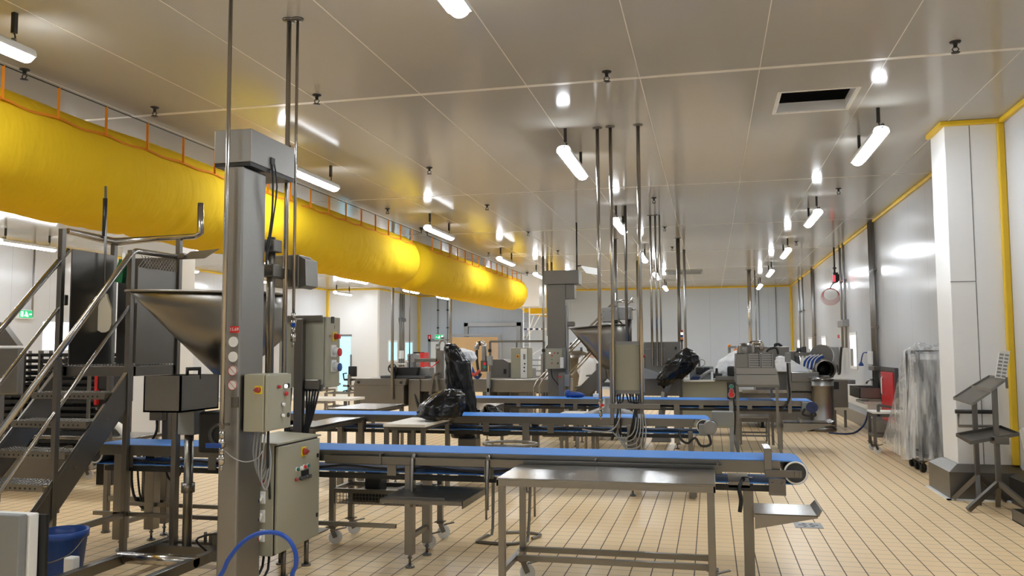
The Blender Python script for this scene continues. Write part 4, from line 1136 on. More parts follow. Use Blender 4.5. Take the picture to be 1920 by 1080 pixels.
b = MB(); b.tube([(PX1, PY1, 2.44), (PX1, PY0, 2.43), (PX1, PY0 - .06, 2.40), (PX1, ya - .1, sp(ya - .1) + .93)], .023, 12); o = part(t, 'handrail', b, 'pipe')
b = MB(); b.tube([(PX0, PY0 + .02, 2.46), (PX0, ya - .1, sp(ya - .1) + .97)], .023, 12); part(t, 'handrail', b, 'pipe')
b = MB(); b.tube([(PX1, PY0 - .02, 2.02), (PX1, ya - .1, sp(ya - .1) + .52)], .014, 10); part(t, 'knee_rail', b, 'pipe')
b = MB(); b.tube([(PX0, PY0 - .02, 2.02), (PX0, ya - .1, sp(ya - .1) + .52)], .014, 10); part(t, 'knee_rail', b, 'pipe')
for x in (PX0, PX1):
    y = PY0 - .82
    b = MB(); b.box(x - .018, x + .018, y - .022, y + .022, sp(y) - .22, sp(y) + .92, .003); part(t, 'stair_baluster', b, 'steel_dark')
for (x, y, z) in ((PX0, PY0 - .015, 2.02), (PX1, PY0 - .015, 2.02)):
    b = MB(); b.box(x - .03, x + .03, y - .025, y + .02, z - .03, z + .06, .008); part(t, 'rail_bracket', b, 'steel_dark')
b = MB(); b.bar((PX1, 4.55, .30), (PX1, PY0, .30), .03, .045); b.bar((PX0, 4.55, .30), (PX0, PY0, .30), .03, .045); b.bar((PX0, PY1, .30), (PX1, PY1, .30), .03, .045); part(t, 'tie_bar', b, 'steel')
b = MB(); b.prism([(-4.585, 2.415), (-4.329, 2.417), (-4.184, 2.498), (-4.464, 2.483)], 6.60, 6.612, 'Y')
b.bar((PX1, 6.6, 2.44), (-4.516, 6.6, 2.45), .05, .04); part(t, 'flap_latch', b, 'steel')

# long-handled paddle and green brush hanging on the platform
t = thing('mixing_paddle', 'long paddle with black grip and beige blade, hanging on the platform', 'paddle', (-5.17, 6.42, 1.78))
xa, xb = -5.210, -5.181
b = MB(); b.tube([(xa, 6.42, 3.07), (xb, 6.42, 2.08)], .011, 8); part(t, 'shaft', b, 'galv')
b = MB(); b.tube([(xa, 6.42, 2.96), (xa, 6.42, 2.62)], .019, 10); part(t, 'grip', b, 'black')
b = MB(); c = [(-.02, .33), (.02, .33), (.03, .29), (.075, .19), (.08, .06), (.06, .01), (.02, -.01), (-.02, -.01), (-.06, .01), (-.08, .06), (-.075, .19), (-.03, .29)]
b.prism([(xb + u, 1.78 + w) for u, w in c], 6.41, 6.43, 'Y'); part(t, 'blade', b, 'beige')
b = MB(); b.prism([(-4.941, 2.392), (-4.888, 2.377), (-4.908, 2.189), (-4.998, 2.204)], 6.28, 6.33, 'Y')
t = thing('green_brush', 'green bench brush hanging by the platform corner post', 'brush', (-4.9, 6.3, 2.2)); part(t, 'brush_block', b, 'green')
b = MB(); b.box(*(-4.926, -4.895, 6.300, 6.320, 2.387, 2.452), .002); part(t, 'hanger', b, 'whitep')

# foreground left
t = thing('bin_stand', 'grey box stand with white and black panels at the bottom left corner', 'bin', (-3.9, 4.3, 0))
b = MB(); b.box(-4.3, -3.917, 4.2, 4.26, 0, 0.656, .008); part(t, 'grey_body', b, 'grey_paint')
b = MB(); b.box(-4.25, -3.908, 4.265, 4.34, .16, 0.649, .008); part(t, 'white_panel', b, 'whitep')
b = MB(); b.box(-4.2, -3.864, 4.345, 4.37, .22, 0.636, .003); part(t, 'black_panel', b, 'black')
b = MB(); b.box(-4.28, -4.22, 4.26, 4.4, 0, .5, .004); b.box(-4.28, -3.95, 4.27, 4.33, 0, .05, .004); part(t, 'stand_frame', b, 'steel_dark')
t = thing('blue_bucket', 'blue plastic bucket on the floor at bottom left', 'bucket', (-4.34, 5.15, 0))
bxc = -4.476 + .04
b = MB(); b.lathe([(0, .0), (.12, 0), (.125, .02), (.155, .31), (.165, .31), (.168, .36), (.157, .36), (.15, .30), (.115, .02), (0, .015)], (bxc, 5.15, 0), 32); part(t, 'bucket_body', b, 'bluep')
b = MB(); b.tube([(bxc - .165, 5.15, .31), (bxc - .14, 5.05, .22), (bxc, 4.99, .17), (bxc + .14, 5.05, .22), (bxc + .165, 5.15, .31)], .004, 6, 4); part(t, 'bail', b, 'steel')
b = MB(); b.box(-4.257, -4.182, 4.95, 5.02, 0, 0.225, .01)
solid('white_box', b, 'whitep', 'small white plastic block standing in front of the blue bucket', 'box', (-4.1, 4.98, 0))
# blue hose loop
b = MB(); b.tube([(-3.35, 4.82, .012), (-3.15, 4.80, .012)] + [(-2.982, 4.800, 0.219), (-2.933, 4.800, 0.312), (-2.854, 4.800, 0.407), (-2.764, 4.800, 0.469), (-2.674, 4.800, 0.492), (-2.585, 4.800, 0.486), (-2.520, 4.800, 0.448), (-2.480, 4.800, 0.380), (-2.475, 4.800, 0.304), (-2.499, 4.800, 0.239)] + [(-2.48, 4.78, .10), (-2.50, 4.7, .013), (-2.7, 4.45, .013), (-3.0, 4.4, .013)], .014, 10, 5)
solid('blue_hose', b, 'bluehose', 'blue water hose looping up beside the foot of the lifting column', 'hose', (-2.9, 4.8, 0))


# ================================================================== MIDDLE: CABINET OVER CONVEYOR TWO
t = thing('control_cabinet', 'cream cabinet hung between two steel pipes over the second conveyor', 'cabinet', (-.9, 9.5, 1.1))
x0, x1, z0, z1 = -1.053, -0.760, 1.146, 1.656
b = MB(); b.box(x0, x1, 9.41, 9.60, z0, z1, .006); bo = part(t, 'body', b, 'cream')
b = MB(); b.box(x1 + .0, x1 + .03, 9.36, 9.62, z0 - .02, z1 + .035, .004); part(t, 'door', b, 'cream')
isolator(t, (x1 + .03, 9.45, 1.526), (1, 0, 0), .025)
b = MB()
b.box(x0 - .02, x1 + .01, 9.395, 9.41, z1, z1 + .035, .002); part(t, 'mounting_rail', b, 'steel')
b = MB(); b.box(x0 - .02, x1 + .01, 9.395, 9.41, z0 - .03, z0, .002); part(t, 'mounting_rail', b, 'steel')
for x in (x0 - .015, x1 + .015):
    b = MB(); b.box(x - .022, x + .022, 9.375, 9.41, .78, z1 + .02, .003); part(t, 'hanger_post', b, 'steel')
b = MB(); zc = 0.982; b.box(-1.098, -0.543, 9.33, 9.365, zc - .025, zc + .025, .003); part(t, 'cross_bar', b, 'steel')
b = MB()
for k in range(9): b.cyl((x0 + .03 + k * .035, 9.5, z0 - .05), (x0 + .03 + k * .035, 9.5, z0), .012, n=8)
part(t, 'cable_gland', b, 'galv')
b = MB(); random.seed(4)
for k in range(9):
    xs = x0 + .03 + k * .035; xm = x0 + (.06 if k < 3 else .24) + random.uniform(-.02, .02)
    b.tube([(xs, 9.5, z0 - .04), (xs + (xm - xs) * .3, 9.45, z0 - .12), (xm, 9.39, zc + .03), (xm, 9.345, zc - .08), (xm + random.uniform(-.08, .02), 9.38, .62 + random.uniform(-.05, .05)), (xm - .02, 9.39, .74)], .009, 6, 4)
part(t, 'cable_bundle', b, 'rubber')
b = MB()
for k in range(5):
    d = .035 * k
    b.tube([(-.80 + .02 * k, 9.35 + .01 * k, .90), (-.82 + .03 * k, 9.33, .74 - .2 * d), (-.88 + d, 9.325, .66 - d), (-.99 + .6 * d, 9.33, .64 - d), (-1.06 + .9 * d, 9.35, .70 - .3 * d)], .0075, 6, 4)
b.tube([(-1.0, 9.36, 1.0), (-.98, 9.34, .86), (-1.06, 9.34, .73), (-1.2, 9.36, .70), (-1.4, 9.38, .72)], .008, 6, 4)
part(t, 'cable_coil', b, 'greycable')
# cone-shaped hood under
t = thing('cone_hood', 'low grey steel cone hood on the floor between second and third conveyors', 'hood', (-1.1, 12.0, 0))
b = MB(); cxh = -1.388; b.lathe([(.62, .60), (.55, .64), (.12, .80), (.10, .92), (.02, .92)], (cxh, 12.0, 0), 32); part(t, 'cone', b, 'galv')
for s in (-1, 1):
    for q in (-1, 1):
        b = MB(); b.tube([(cxh + s * .4, 12.0 + q * .4, .62), (cxh + s * .42, 12.0 + q * .42, .0)], .02, 8); part(t, 'leg', b, 'steel')

# ================================================================== FAR LIFTING COLUMN
t = thing('lifting_column', 'farther steel lifting column with a wide flat head, in the middle', 'column', (-2.81, 15.7, 0))
x0, x1 = -2.969, -2.627
zt = 2.827
b = MB(); b.box(x0, x1, 15.6, 15.9, 0, zt, .008); part(t, 'column_tube', b, 'steel_dark')
b = MB(); b.box(x0 - .09, x1 + .09, 15.5, 16.0, 0, .05, .006); part(t, 'base_plate', b, 'steel_dark')
b = MB(); b.box(-3.018, -2.361, 15.55, 15.95, zt, 3.084, .006); part(t, 'head_box', b, 'steel_dark')
b = MB(); b.box(x1, -2.455, 15.62, 15.85, 2.554, zt, .006); part(t, 'drive_housing', b, 'steel_dark')
b = MB(); b.box(x1, x1 + .03, 15.62, 15.8, 1.0, zt - .4, .003); part(t, 'guide_rail', b, 'galv')
b = MB(); b.box(x1 + .02, -2.461, 15.62, 15.74, 2.036, 2.126, .02); part(t, 'stop_arm', b, 'steel_dark')
t2 = thing('control_box', 'grey push-button box on the farther lifting column', 'control box', (-2.75, 15.2, 1.2))
b = MB(); b.box(*(-2.960, -2.613, 15.300, 15.520, 1.251, 1.630), .008); part(t2, 'body', b, 'grey_paint')
q = -2.958, -2.611
b = MB(); b.box(q[0] + .015, q[1] - .03, 15.285, 15.30, 1.260, 1.611, .004); d = part(t2, 'door', b, 'cream')
for (p, m_, r_) in (((-2.867, 15.285, 1.543), 'puck', .016), ((-2.778, 15.285, 1.543), 'red', .013), ((-2.827, 15.285, 1.494), 'red', .014), ((-2.828, 15.285, 1.426), 'greenlens', .012), ((-2.829, 15.285, 1.358), 'reddim', .014)): button(d, p, (0, -1, 0), r_, m_)
for p in ((-2.718, 15.285, 1.542), (-2.720, 15.285, 1.358)): button(d, p, (0, -1, 0), .014, 'black', 'door_lock', .008)
b = MB(); b.box(*(-2.665, -2.606, 15.200, 15.260, 1.272, 1.465), .004); part(t2, 'pendant', b, 'whitep')
b = MB(); b.box(-2.718, x1, 15.5, 15.6, 1.22, 1.5); b.bar((x0 + .05, 15.41, 1.3), (x0 + .05, 15.6, 1.3), .06); part(t2, 'wall_bracket', b, 'steel_dark')
b = MB(); b.tube([(x0 + .1, 15.4, 1.26), (x0 + .12, 15.42, 1.1), (x0 + .22, 15.5, .95), (x0 + .26, 15.55, .8)], .010, 6, 4); part(t2, 'cable', b, 'rubber')
t2 = thing('pillar_box', 'slim steel pedestal box in front of the farther lifting column', 'pedestal', (-2.6, 14.9, 0))
b = MB(); b.box(-2.645, -2.549, 14.9, 15.1, 0, 1.194, .008); part(t2, 'body', b, 'steel')
b = MB(); b.box(*(-2.643, -2.595, 14.895, 14.901, 1.109, 1.137)); part(t2, 'red_label', b, 'red')
b = MB(); b.box(-2.557, -2.452, 14.95, 15.1, .95, 1.164, .006); b.box(*(-2.526, -2.478, 14.940, 14.952, 1.033, 1.136)); part(t2, 'socket_block', b, 'galv')
b = MB(); b.lathe([(.02, .0), (.05, .03), (.06, .09), (.03, .13), (0, .14)], (-2.383, 14.35, .79), 14); b.sphere((-2.263, 14.35, .84), .09, 14, (1.6, .9, .6)); b.sphere((-2.190, 14.4, .83), .07, 12, (1.3, 1, .6))
solid('blue_bag', b, 'bluep', 'crumpled blue bag lying on the third conveyor by the lifting column', 'bag', (-2.3, 14.35, .79))
b = MB(); b.box(-1.95, -1.83, 14.3, 14.4, .792, .86, .01); solid('white_box', b, 'whitep', 'small red-striped white box lying on the third conveyor', 'box', (-1.9, 14.3, .79))

# ================================================================== FAR HOPPER WITH STAIRS
t = thing('tilting_hopper', 'farther spouted steel hopper with a mixer drive on top', 'hopper', (-1.85, 15.4, 1.3))
hopper(t, -1.813, 15.4, .34, (-2.483, 15.2), 1.985, 2.05, 1.5, 1.24, .15, -1.722)
b = MB(); xo = -1.723; b.lathe([(.15, 1.26), (.13, 1.1), (.06, 1.03), (.06, .98), (.09, .98), (.09, .93), (0.01, .93)], (xo, 15.4, 0), 20); part(t, 'outlet_cone', b, 'steel_dark')
b = MB(); b.box(*(-1.910, -1.602, 15.300, 15.550, 2.097, 2.367), .012); g_ = part(t, 'gearbox', b, 'galv')
for (px, py) in ((-1.87, 2.29), (-1.75, 2.29), (-1.87, 2.16)): b = MB(); b.cyl((px, 15.285, py), (px, 15.30, py), .016, n=6); part(g_, 'bolt', b, 'steel')
b = MB(); b.box(*(-1.645, -1.376, 15.350, 15.650, 2.144, 2.375), .008)
for k in range(4): b.box(-1.635, -1.385, 15.338, 15.35, 2.17 + k * .05, 2.185 + k * .05)
part(t, 'motor', b, 'galv')
b = MB(); xv = -1.656; b.cyl((xv, 15.28, 1.95), (xv, 15.28, 2.62), .034, n=14); b.box(xv - .06, xv + .05, 15.22, 15.34, 2.38, 2.48, .006); b.box(xv - .06, xv + .05, 15.22, 15.34, 2.13, 2.27, .006); part(t, 'pivot_shaft', b, 'steel')
b = MB(); b.tube([(-1.485, 15.400, 2.387), (-1.338, 15.400, 2.540)], .024, 10); b.tube([(-1.380, 15.400, 2.327), (-1.284, 15.400, 2.326)], .016, 8); part(t, 'lever_handle', b, 'pipe')
b = MB(); b.tube([(-1.600, 15.450, 2.109), (-1.505, 15.450, 1.992), (-1.450, 15.450, 1.750)], .014, 8, 3); part(t, 'cable', b, 'rubber')
b = MB(); b.cyl((-1.430, 15.500, 2.157), (-1.436, 15.500, 1.701), .045, n=14); part(t, 'support_post', b, 'steel_dark')
b = MB(); b.box(xo - .35, xo + .35, 15.1, 15.7, .16, .24, .006)
for s in (-.3, .3): b.box(xo + s - .03, xo + s + .03, 15.55, 15.62, .24, 1.35, .004)
part(t, 'base_frame', b, 'steel_dark')
for s in (-.3, .3):
    for y in (15.15, 15.65): castor(t, xo + s, y, .06)
b = MB(); b.box(-1.913, -1.589, 15.2, 15.6, 0.941, 1.007, .004); part(t, 'drip_tray', b, 'steel_top')

t = thing('access_stairs', 'second set of steel stairs with tube rails, behind the farther lifting column', 'stairs', (-2.6, 16.6, 0))
def rot_line(b, p, q, r): b.tube([p, q], r, 10)
SY = (16.4, 16.95)
xt, zt_ = -1.827, 1.55
xb_ = xt - 1.55
for y in SY:
    b = MB(); b.prism([(xt, zt_), (xt, zt_ - .34), (xb_ + .36, 0), (xb_, 0)], y - .005, y + .005, 'Y'); part(t, 'stringer', b, 'steel')
    b = MB(); b.tube([(xt + .35, y, zt_ + 1.0), (xt + .05, y, zt_ + 1.0), (xb_ + .05, y, 1.0), (xb_ - .02, y, .86), (xb_ - .02, y, .1)], .02, 10); part(t, 'handrail', b, 'pipe')
    b = MB(); b.tube([(xt, y, zt_ + .5), (xb_ + .1, y, .52)], .014, 10); part(t, 'knee_rail', b, 'pipe')
    b = MB(); b.bar((xt + .0, y, zt_), (xt + .0, y, zt_ + 1.0), .035); b.bar((xb_ + .6, y, .55), (xb_ + .6, y, 1.5), .03); part(t, 'rail_post', b, 'steel')
for k in range(6):
    z = zt_ - .22 * (k + 1); x = xt - (zt_ - z)
    b = MB(); b.box(x - .10, x + .10, SY[0], SY[1], z - .03, z); part(t, 'tread', b, 'steel')
b = MB(); b.box(xt, xt + .5, SY[0], SY[1], zt_ - .06, zt_, .004); part(t, 'platform_deck', b, 'steel')
for x in (xt + .03, xt + .47):
    for y in SY: leg(t, x, y, zt_ - .06, .045, None)

# ================================================================== BLACK BIN LINERS
def liner(name, label, cat, loc, rings, seed, n=60, mat='bag', amp=.05, link=True):
    """crumpled plastic film: outline rings (centre, rx, ry) broken up by sharp ridged folds"""
    b = MB(); out = []
    m = len(rings); SUB = 7
    def ridge(q): return 1 - 2 * abs(noise.noise(q))
    for i in range((m - 1) * SUB + 1):
        f = i / SUB; k = min(int(f), m - 2); u = f - k; u = u * u * (3 - 2 * u)
        (c0, a0, e0), (c1, a1, e1) = rings[k], rings[k + 1]
        c = Vector(c0).lerp(Vector(c1), f - k); rx = a0 + (a1 - a0) * u; ry = e0 + (e1 - e0) * u
        ring = []
        for j in range(n):
            a = 2 * PI * j / n + .05 * (i % 2)
            d = Vector((math.cos(a), math.sin(a), 0))
            q = Vector((d.x * 1.2, d.y * 1.2, c.z * 2.0 + seed))
            q2 = Vector((d.x * 1.9 + c.z * 1.3, d.y * 1.9 - c.z * .9, c.z * 1.6 + seed * 1.7))
            w = 1.0 * noise.noise(q) + .85 * (ridge(q2) ** 2 - .4) + .55 * (ridge(q2 * 2.4) ** 2 - .4) + .30 * (ridge(q2 * 5.3) ** 2 - .4)
            k_ = 1 + amp * 2.6 * w
            ring.append((c.x + rx * k_ * d.x, c.y + ry * k_ * d.y, c.z + amp * .8 * min(rx, ry) * noise.noise(q2 * 1.3 + Vector((9, 0, 0)))))
        out.append(ring)
    b.loft(out, True, True, True)
    return solid(name, b, mat, label, cat, loc, {'bag': 'black bin liners', 'whitebag': 'pale plastic film and liners'}.get(mat)) if link else b
ZB = .826
liner('bin_liner', 'filled black bin liner slumped on the white side table', 'bag', (-3.1, 8.95, ZB),
      [((-2.93, 9.0, ZB + .012), .16, .14), ((-2.94, 9.0, ZB + .05), .25, .22), ((-2.92, 9.02, ZB + .16), .24, .22), ((-2.86, 9.06, ZB + .27), .18, .18), ((-2.83, 9.1, ZB + .335), .10, .12), ((-2.83, 9.1, ZB + .345), .03, .03)], 2.0, amp=.055)
liner('bin_liner', 'tall black bin liner draped over a machine, standing behind the slumped one', 'bag', (-3.0, 9.95, .86),
      [((-3.08, 10.4, .5), .15, .12), ((-3.08, 10.38, .72), .20, .16), ((-3.09, 10.36, .95), .18, .17), ((-3.11, 10.35, 1.2), .165, .16), ((-3.13, 10.35, 1.45), .16, .15), ((-3.20, 10.34, 1.60), .115, .10), ((-3.23, 10.33, 1.68), .07, .06), ((-3.23, 10.33, 1.69), .02, .02)], 7.0, amp=.05)
liner('bin_liner', 'black bin liner trailing low on the pale table right of the tall one', 'bag', (-2.75, 10.45, .83),
      [((-2.74, 10.72, .50), .15, .12), ((-2.72, 10.72, .62), .19, .13), ((-2.74, 10.72, .75), .15, .12), ((-2.80, 10.7, .86), .08, .08), ((-2.82, 10.7, .90), .03, .03)], 11.0, amp=.07)
liner('plastic_film', 'crumpled silvery film behind the top of the tall black bin liner', 'film', (-2.9, 10.62, 1.3),
      [((-3.07, 10.62, 1.2), .03, .03), ((-3.07, 10.62, 1.42), .05, .05), ((-3.08, 10.62, 1.5), .12, .08), ((-3.11, 10.62, 1.58), .12, .08), ((-3.16, 10.62, 1.62), .05, .05), ((-3.16, 10.62, 1.63), .02, .02)], 3.3, mat='whitebag', amp=.09)
liner('plastic_film', 'bluish clear film hanging left of the tall black bin liner', 'film', (-3.3, 10.6, .8),
      [((-3.30, 10.6, .80), .04, .06), ((-3.29, 10.6, 1.0), .09, .08), ((-3.26, 10.6, 1.2), .08, .08), ((-3.22, 10.6, 1.4), .05, .06), ((-3.2, 10.6, 1.45), .02, .02)], 6.3, mat='whitebag', amp=.10)
b = MB(); b.box(-3.10, -2.86, 10.25, 10.45, 0, .5, .01); b.box(-3.15, -3.05, 10.3, 10.4, .5, 1.5); b.bar((-3.1, 10.35, 1.2), (-3.07, 10.62, 1.2), .05); b.bar((-3.1, 10.35, .85), (-3.28, 10.6, .85), .05); solid('covered_machine', b, 'steel_dark', 'steel machine stand under the tall black bin liner', 'machine', (-3, 10.35, 0))
liner('bin_liner', 'black bin liner covering a machine head above the third conveyor', 'bag', (-.6, 15.25, .9),
      [((-.80, 15.25, .90), .03, .03), ((-.80, 15.25, .98), .13, .10), ((-.70, 15.25, 1.10), .24, .2), ((-.60, 15.25, 1.22), .28, .22), ((-.50, 15.25, 1.36), .27, .2), ((-.42, 15.25, 1.48), .19, .15), ((-.41, 15.25, 1.58), .10, .08), ((-.42, 15.25, 1.63), .02, .02)], 4.4, amp=.06)
b = MB(); b.loft([[(-.87 + sx * w, 15.12 + sy * w, z) for sx, sy in ((-1, -1), (1, -1), (1, 1), (-1, 1))] for z, w in ((0, .16), (.02, .16), (.36, .07), (.40, .07))], True, True, False); b.bar((-.87, 15.12, .38), (-.80, 15.2, .85), .08); b.bar((-.80, 15.2, .84), (-.6, 15.25, 1.25), .08); solid('machine_post', b, 'steel_dark', 'steel post carrying the black covered machine head', 'post', (-.5, 15.3, 0))

# grey enclosure beside it
t = thing('steel_enclosure', 'tall dull steel enclosure with a hood, right of the cream hung cabinet', 'machine', (-.95, 16.3, 0))
b = MB(); b.box(*(-1.390, -0.547, 16.000, 16.600, 0.744, 1.741), .01); part(t, 'body', b, 'steel_dark')
b = MB(); b.box(*(-1.195, -0.814, 15.940, 16.000, 1.159, 1.613), .006); part(t, 'front_panel', b, 'steel_dark')
b = MB(); b.prism([(-1.179, 1.263), (-0.920, 1.185), (-0.922, 1.069), (-1.182, 1.068)], 15.6, 15.94, 'Y'); part(t, 'hood', b, 'galv')
b = MB(); b.box(*(-0.646, -0.608, 15.980, 16.010, 1.591, 1.650)); b.box(*(-0.651, -0.612, 15.980, 16.010, 1.365, 1.414)); part(t, 'hinge', b, 'black')
b = MB(); b.bar((-0.766, 15.960, 1.415), (-0.659, 15.960, 1.424), .02); part(t, 'handle', b, 'pipe')
for x in (-1.3, -.55): leg(t, x, 16.3, .8, .08, None)
b = MB()
t = thing('signal_light', 'slim stacked signal light with coloured lenses on a pipe above the enclosure', 'signal light', (-.6, 19.2, 1.7))
for k, (m_, y0, y1) in enumerate((('red', 618, 622), ('exit_white', 623, 627), ('bluep', 628, 631), ('amber', 632, 636))): pass
zz = 1.811; xx = -0.608
b.bm.free()
for k, m_ in enumerate(('amber', 'bluep', 'exit_white', 'reddim')):
    b = MB(); b.cyl((xx, 19.0, zz + .055 * k), (xx, 19.0, zz + .055 * k + .05), .026, n=14); part(t, 'lens', b, m_)
b = MB(); b.cyl((xx, 19.0, zz - .03), (xx, 19.0, zz), .03, n=14); b.cyl((xx, 19.0, .0), (xx, 19.0, zz - .03), .015, n=8); part(t, 'stem', b, 'black')

# ================================================================== GRILLE FEEDER over conveyor three
t = thing('grille_feeder', 'steel feeder with three slatted panels on tall legs over the third conveyor', 'machine', (.68, 13.9, 0))
Y0, Y1 = 13.62, 14.95
gx0, gx1 = 0.379, 0.996
zf = lambda py: py
zA, zB_, zC, zD = 1.530, 1.308, 1.202, 1.054
b = MB(); b.prism([(gx0 + .01, zA), (gx1 - .06, zA), (gx1 - .03, zB_), (gx0 + .005, zB_)], Y0, Y1 - .3, 'Y'); part(t, 'upper_body', b, 'steel_dark')
for k, (a, c) in enumerate(((1379, 1402), (1404, 1426), (1428, 1451))):
    q0, q1 = (0.381, 0.548) if k == 0 else (0.572, 0.746) if k == 1 else (0.762, 0.927)
    b = MB(); b.box(q0, q1, Y0 - .012, Y0, zB_ + .01, zA - .005, .003); g = part(t, 'grille_panel', b, 'galv' if k else 'steel')
    b = MB()
    for i in range(6):
        z = zB_ + .035 + i * .036
        if k or i in (5,): b.box(q0 + .012, q1 - .035, Y0 - .018, Y0 - .012, z, z + .017)
    part(g, 'slats', b, 'steel_dark' if k else 'dgrey')
    if k:
        b = MB()
        for i in range(6): b.box(q1 - .03, q1 - .012, Y0 - .02, Y0 - .012, zB_ + .03 + i * .036, zB_ + .055 + i * .036)
        part(g, 'clip_strip', b, 'black' if k == 1 else 'dgrey')
b = MB(); b.prism([(gx0, zB_), (gx1 - .03, zB_), (gx1, zC + .01), (gx0 + .005, zC + .01)], Y0 - .01, Y1, 'Y'); b.prism([(gx0 + .005, zC + .002), (gx1, zC + .002), (gx1 + .02, zD), (gx0 + .005, zD)], Y0 - .02, Y1, 'Y'); part(t, 'lower_body', b, 'steel_col')
b = MB(); b.box(gx0 + .02, gx1 + .02, Y0 - .02, Y1, zD - .04, zD, .003); part(t, 'base_frame', b, 'steel_dark')
for (xa, xc, y) in ((0.394, 0.378, 13.64), (0.979, 1.018, 13.64), (0.394, 0.378, 14.88), (0.979, 0.986, 14.88)):
    b = MB(); b.bar((xa, y, .42), (xa, y, zD - .03), .042); b.bar((xa, y, .43), (xc, y, 0), .042); part(t, 'leg', b, 'steel')
b = MB(); b.tube([(0.869, 14.000, 1.553), (0.886, 14.000, 1.586), (0.984, 14.000, 1.619), (1.024, 14.000, 1.594), (1.038, 14.000, 1.518)], .018, 8, 3); part(t, 'hose', b, 'black')
b = MB(); b.cyl((gx0 + .10, 14.2, zA), (gx0 + .10, 14.2, zA + .10), .05, n=12); b.lathe([(.12, 0), (.12, .1), (.09, .16), (0, .17)], (gx0 + .16, 14.2, zA), 20); part(t, 'top_drum', b, 'steel_dark')

t = thing('push_button_pedestal', 'grey pedestal with green and red push buttons before the grille feeder', 'pedestal', (.31, 13.4, 0))
xx = 0.289
b = MB(); b.bar((xx, 13.44, 0), (xx, 13.44, 1.0), .06, .06); b.bar((xx - .05, 13.44, .47), (xx - .2, 13.3, .47), .10, .05); b.bar((xx + .02, 13.5, .3), (xx + .1, 13.62, .0), .03); part(t, 'post', b, 'grey_paint')
b = MB(); b.box(xx - .13, xx + .13, 13.30, 13.58, 0, .015, .004); part(t, 'base_plate', b, 'grey_paint')
b = MB(); b.box(*(0.234, 0.360, 13.360, 13.420, 0.837, 1.103), .012); o = part(t, 'button_box', b, 'black')
for p, m_, r_ in (((0.298, 13.360, 1.035), 'greenlens', .028), ((0.297, 13.360, 0.970), 'reddim', .028), ((0.296, 13.360, 0.910), 'red', .042)): button(o, p, (0, -1, 0), r_, m_, ring='galv')
b = MB(); b.tube([(xx + .03, 13.47, .9), (xx + .055, 13.47, .6), (xx + .04, 13.48, .3)], .012, 6, 3); part(t, 'cable', b, 'rubber')

t = thing('switch_box', 'pale grey switch box on a post clamped to the third conveyor', 'switch', (1.15, 13.9, .65))
xx = 1.184
b = MB(); b.box(xx - .03, xx + .03, 13.90, 13.96, .60, 1.385, .003); part(t, 'post', b, 'steel')
b = MB(); b.box(*(1.130, 1.217, 13.860, 13.920, 1.394, 1.544), .015); part(t, 'box', b, 'grey_paint')
b = MB(); b.tube([(xx - .02, 13.88, 1.377), (xx - .01, 13.87, 1.1), (xx + .0, 13.87, .85), (xx - .08, 13.88, .70), (xx - .2, 13.93, .66)], .014, 8, 4); part(t, 'cable', b, 'rubber')


# ================================================================== BACK LEFT: BRINE TANK LINE, GUARDS, CABINETS
t = thing('steel_tank', 'long stainless trough with a sloping lid, left of the black bin liners', 'tank', (-7.0, 17.7, 0))
Y = 17.4
x0, x1 = -7.650, -6.485
za, zb_, zc = 0.991, 0.852, 0.390
b = MB(); b.box(x0, x1, Y, Y + .9, zc, zb_, .01); part(t, 'trough', b, 'steel')
b = MB(); b.prism([(x0, zb_), (x1 + .03, zb_), (x1 + .06, za), (x0 + .05, za)], Y - .01, Y + .9, 'Y'); l_ = part(t, 'lid', b, 'steel')
for px in (x0 + .12, x1 - .06): b = MB(); b.cyl((px, Y - .03, zb_ + .06), (px, Y - .01, zb_ + .06), .03, n=12); part(l_, 'lid_knob', b, 'black')
for x in (x0 + .08, x1 - .08):
    for y in (Y + .08, Y + .8): leg(t, x, y, zc, .07, None)
t = thing('drive_frame', 'long steel side frame with open bay carrying the back left machine line', 'machine', (-4.9, 18.0, 0))
b = MB(); b.box(x1 + .05, -2.954, 17.6, 18.5, 0.707, 0.980, .01); part(t, 'beam', b, 'steel')
b = MB(); b.box(x1 + .05, -6.173, 17.55, 18.3, 0.05, 0.977, .01); part(t, 'end_panel', b, 'steel')
for px in (830, 900, 990, 1040):
    pass
for xx in (-5.6, -4.8, -4.0, -3.3):
    b = MB(); b.box(xx, xx + .18, 17.7, 18.3, 0, .78, .006); part(t, 'support', b, 'steel_dark')
b = MB(); b.box(-6.35, -6.05, 17.8, 18.2, .35, .72, .02); part(t, 'motor', b, 'black')
b = MB(); b.tube([(-6.3, 17.58, .7), (-6.2, 17.5, .4), (-6.1, 17.5, .2), (-6.0, 17.55, .05)], .02, 6, 3); part(t, 'cable', b, 'rubber')
# machine parts on top of the tank line
ZT = 1.001
t = thing('slicer_bed', 'dark grey tray and low black carriage on the back left tank', 'machine', (-7.0, 17.9, ZT))
b = MB(); b.box(-7.110, -6.069, 17.6, 18.2, ZT - .01, ZT + .05, .01); part(t, 'bed', b, 'dgrey')
b = MB(); b.prism([(-6.761, ZT + .05), (-6.314, ZT + .05), (-6.277, 1.228), (-6.799, 1.228)], 17.7, 18.1, 'Y'); part(t, 'black_tray', b, 'black')
xw, zw = -6.785, 1.209
b = MB(); b.lathe([(.085, -.015), (.105, -.015), (.105, .015), (.085, .015), (.085, -.015)], (xw, 17.5, zw), 20, 'Y')
for k in range(3): a = k * 2 * PI / 3 + .5; b.bar((xw, 17.5, zw), (xw + .1 * math.cos(a), 17.5, zw + .1 * math.sin(a)), .035)
b.cyl((xw, 17.46, zw), (xw, 17.9, zw), .03, n=10); b.box(xw - .04, xw + .04, 17.55, 17.7, ZT, zw, .005); part(t, 'star_handwheel', b, 'black')
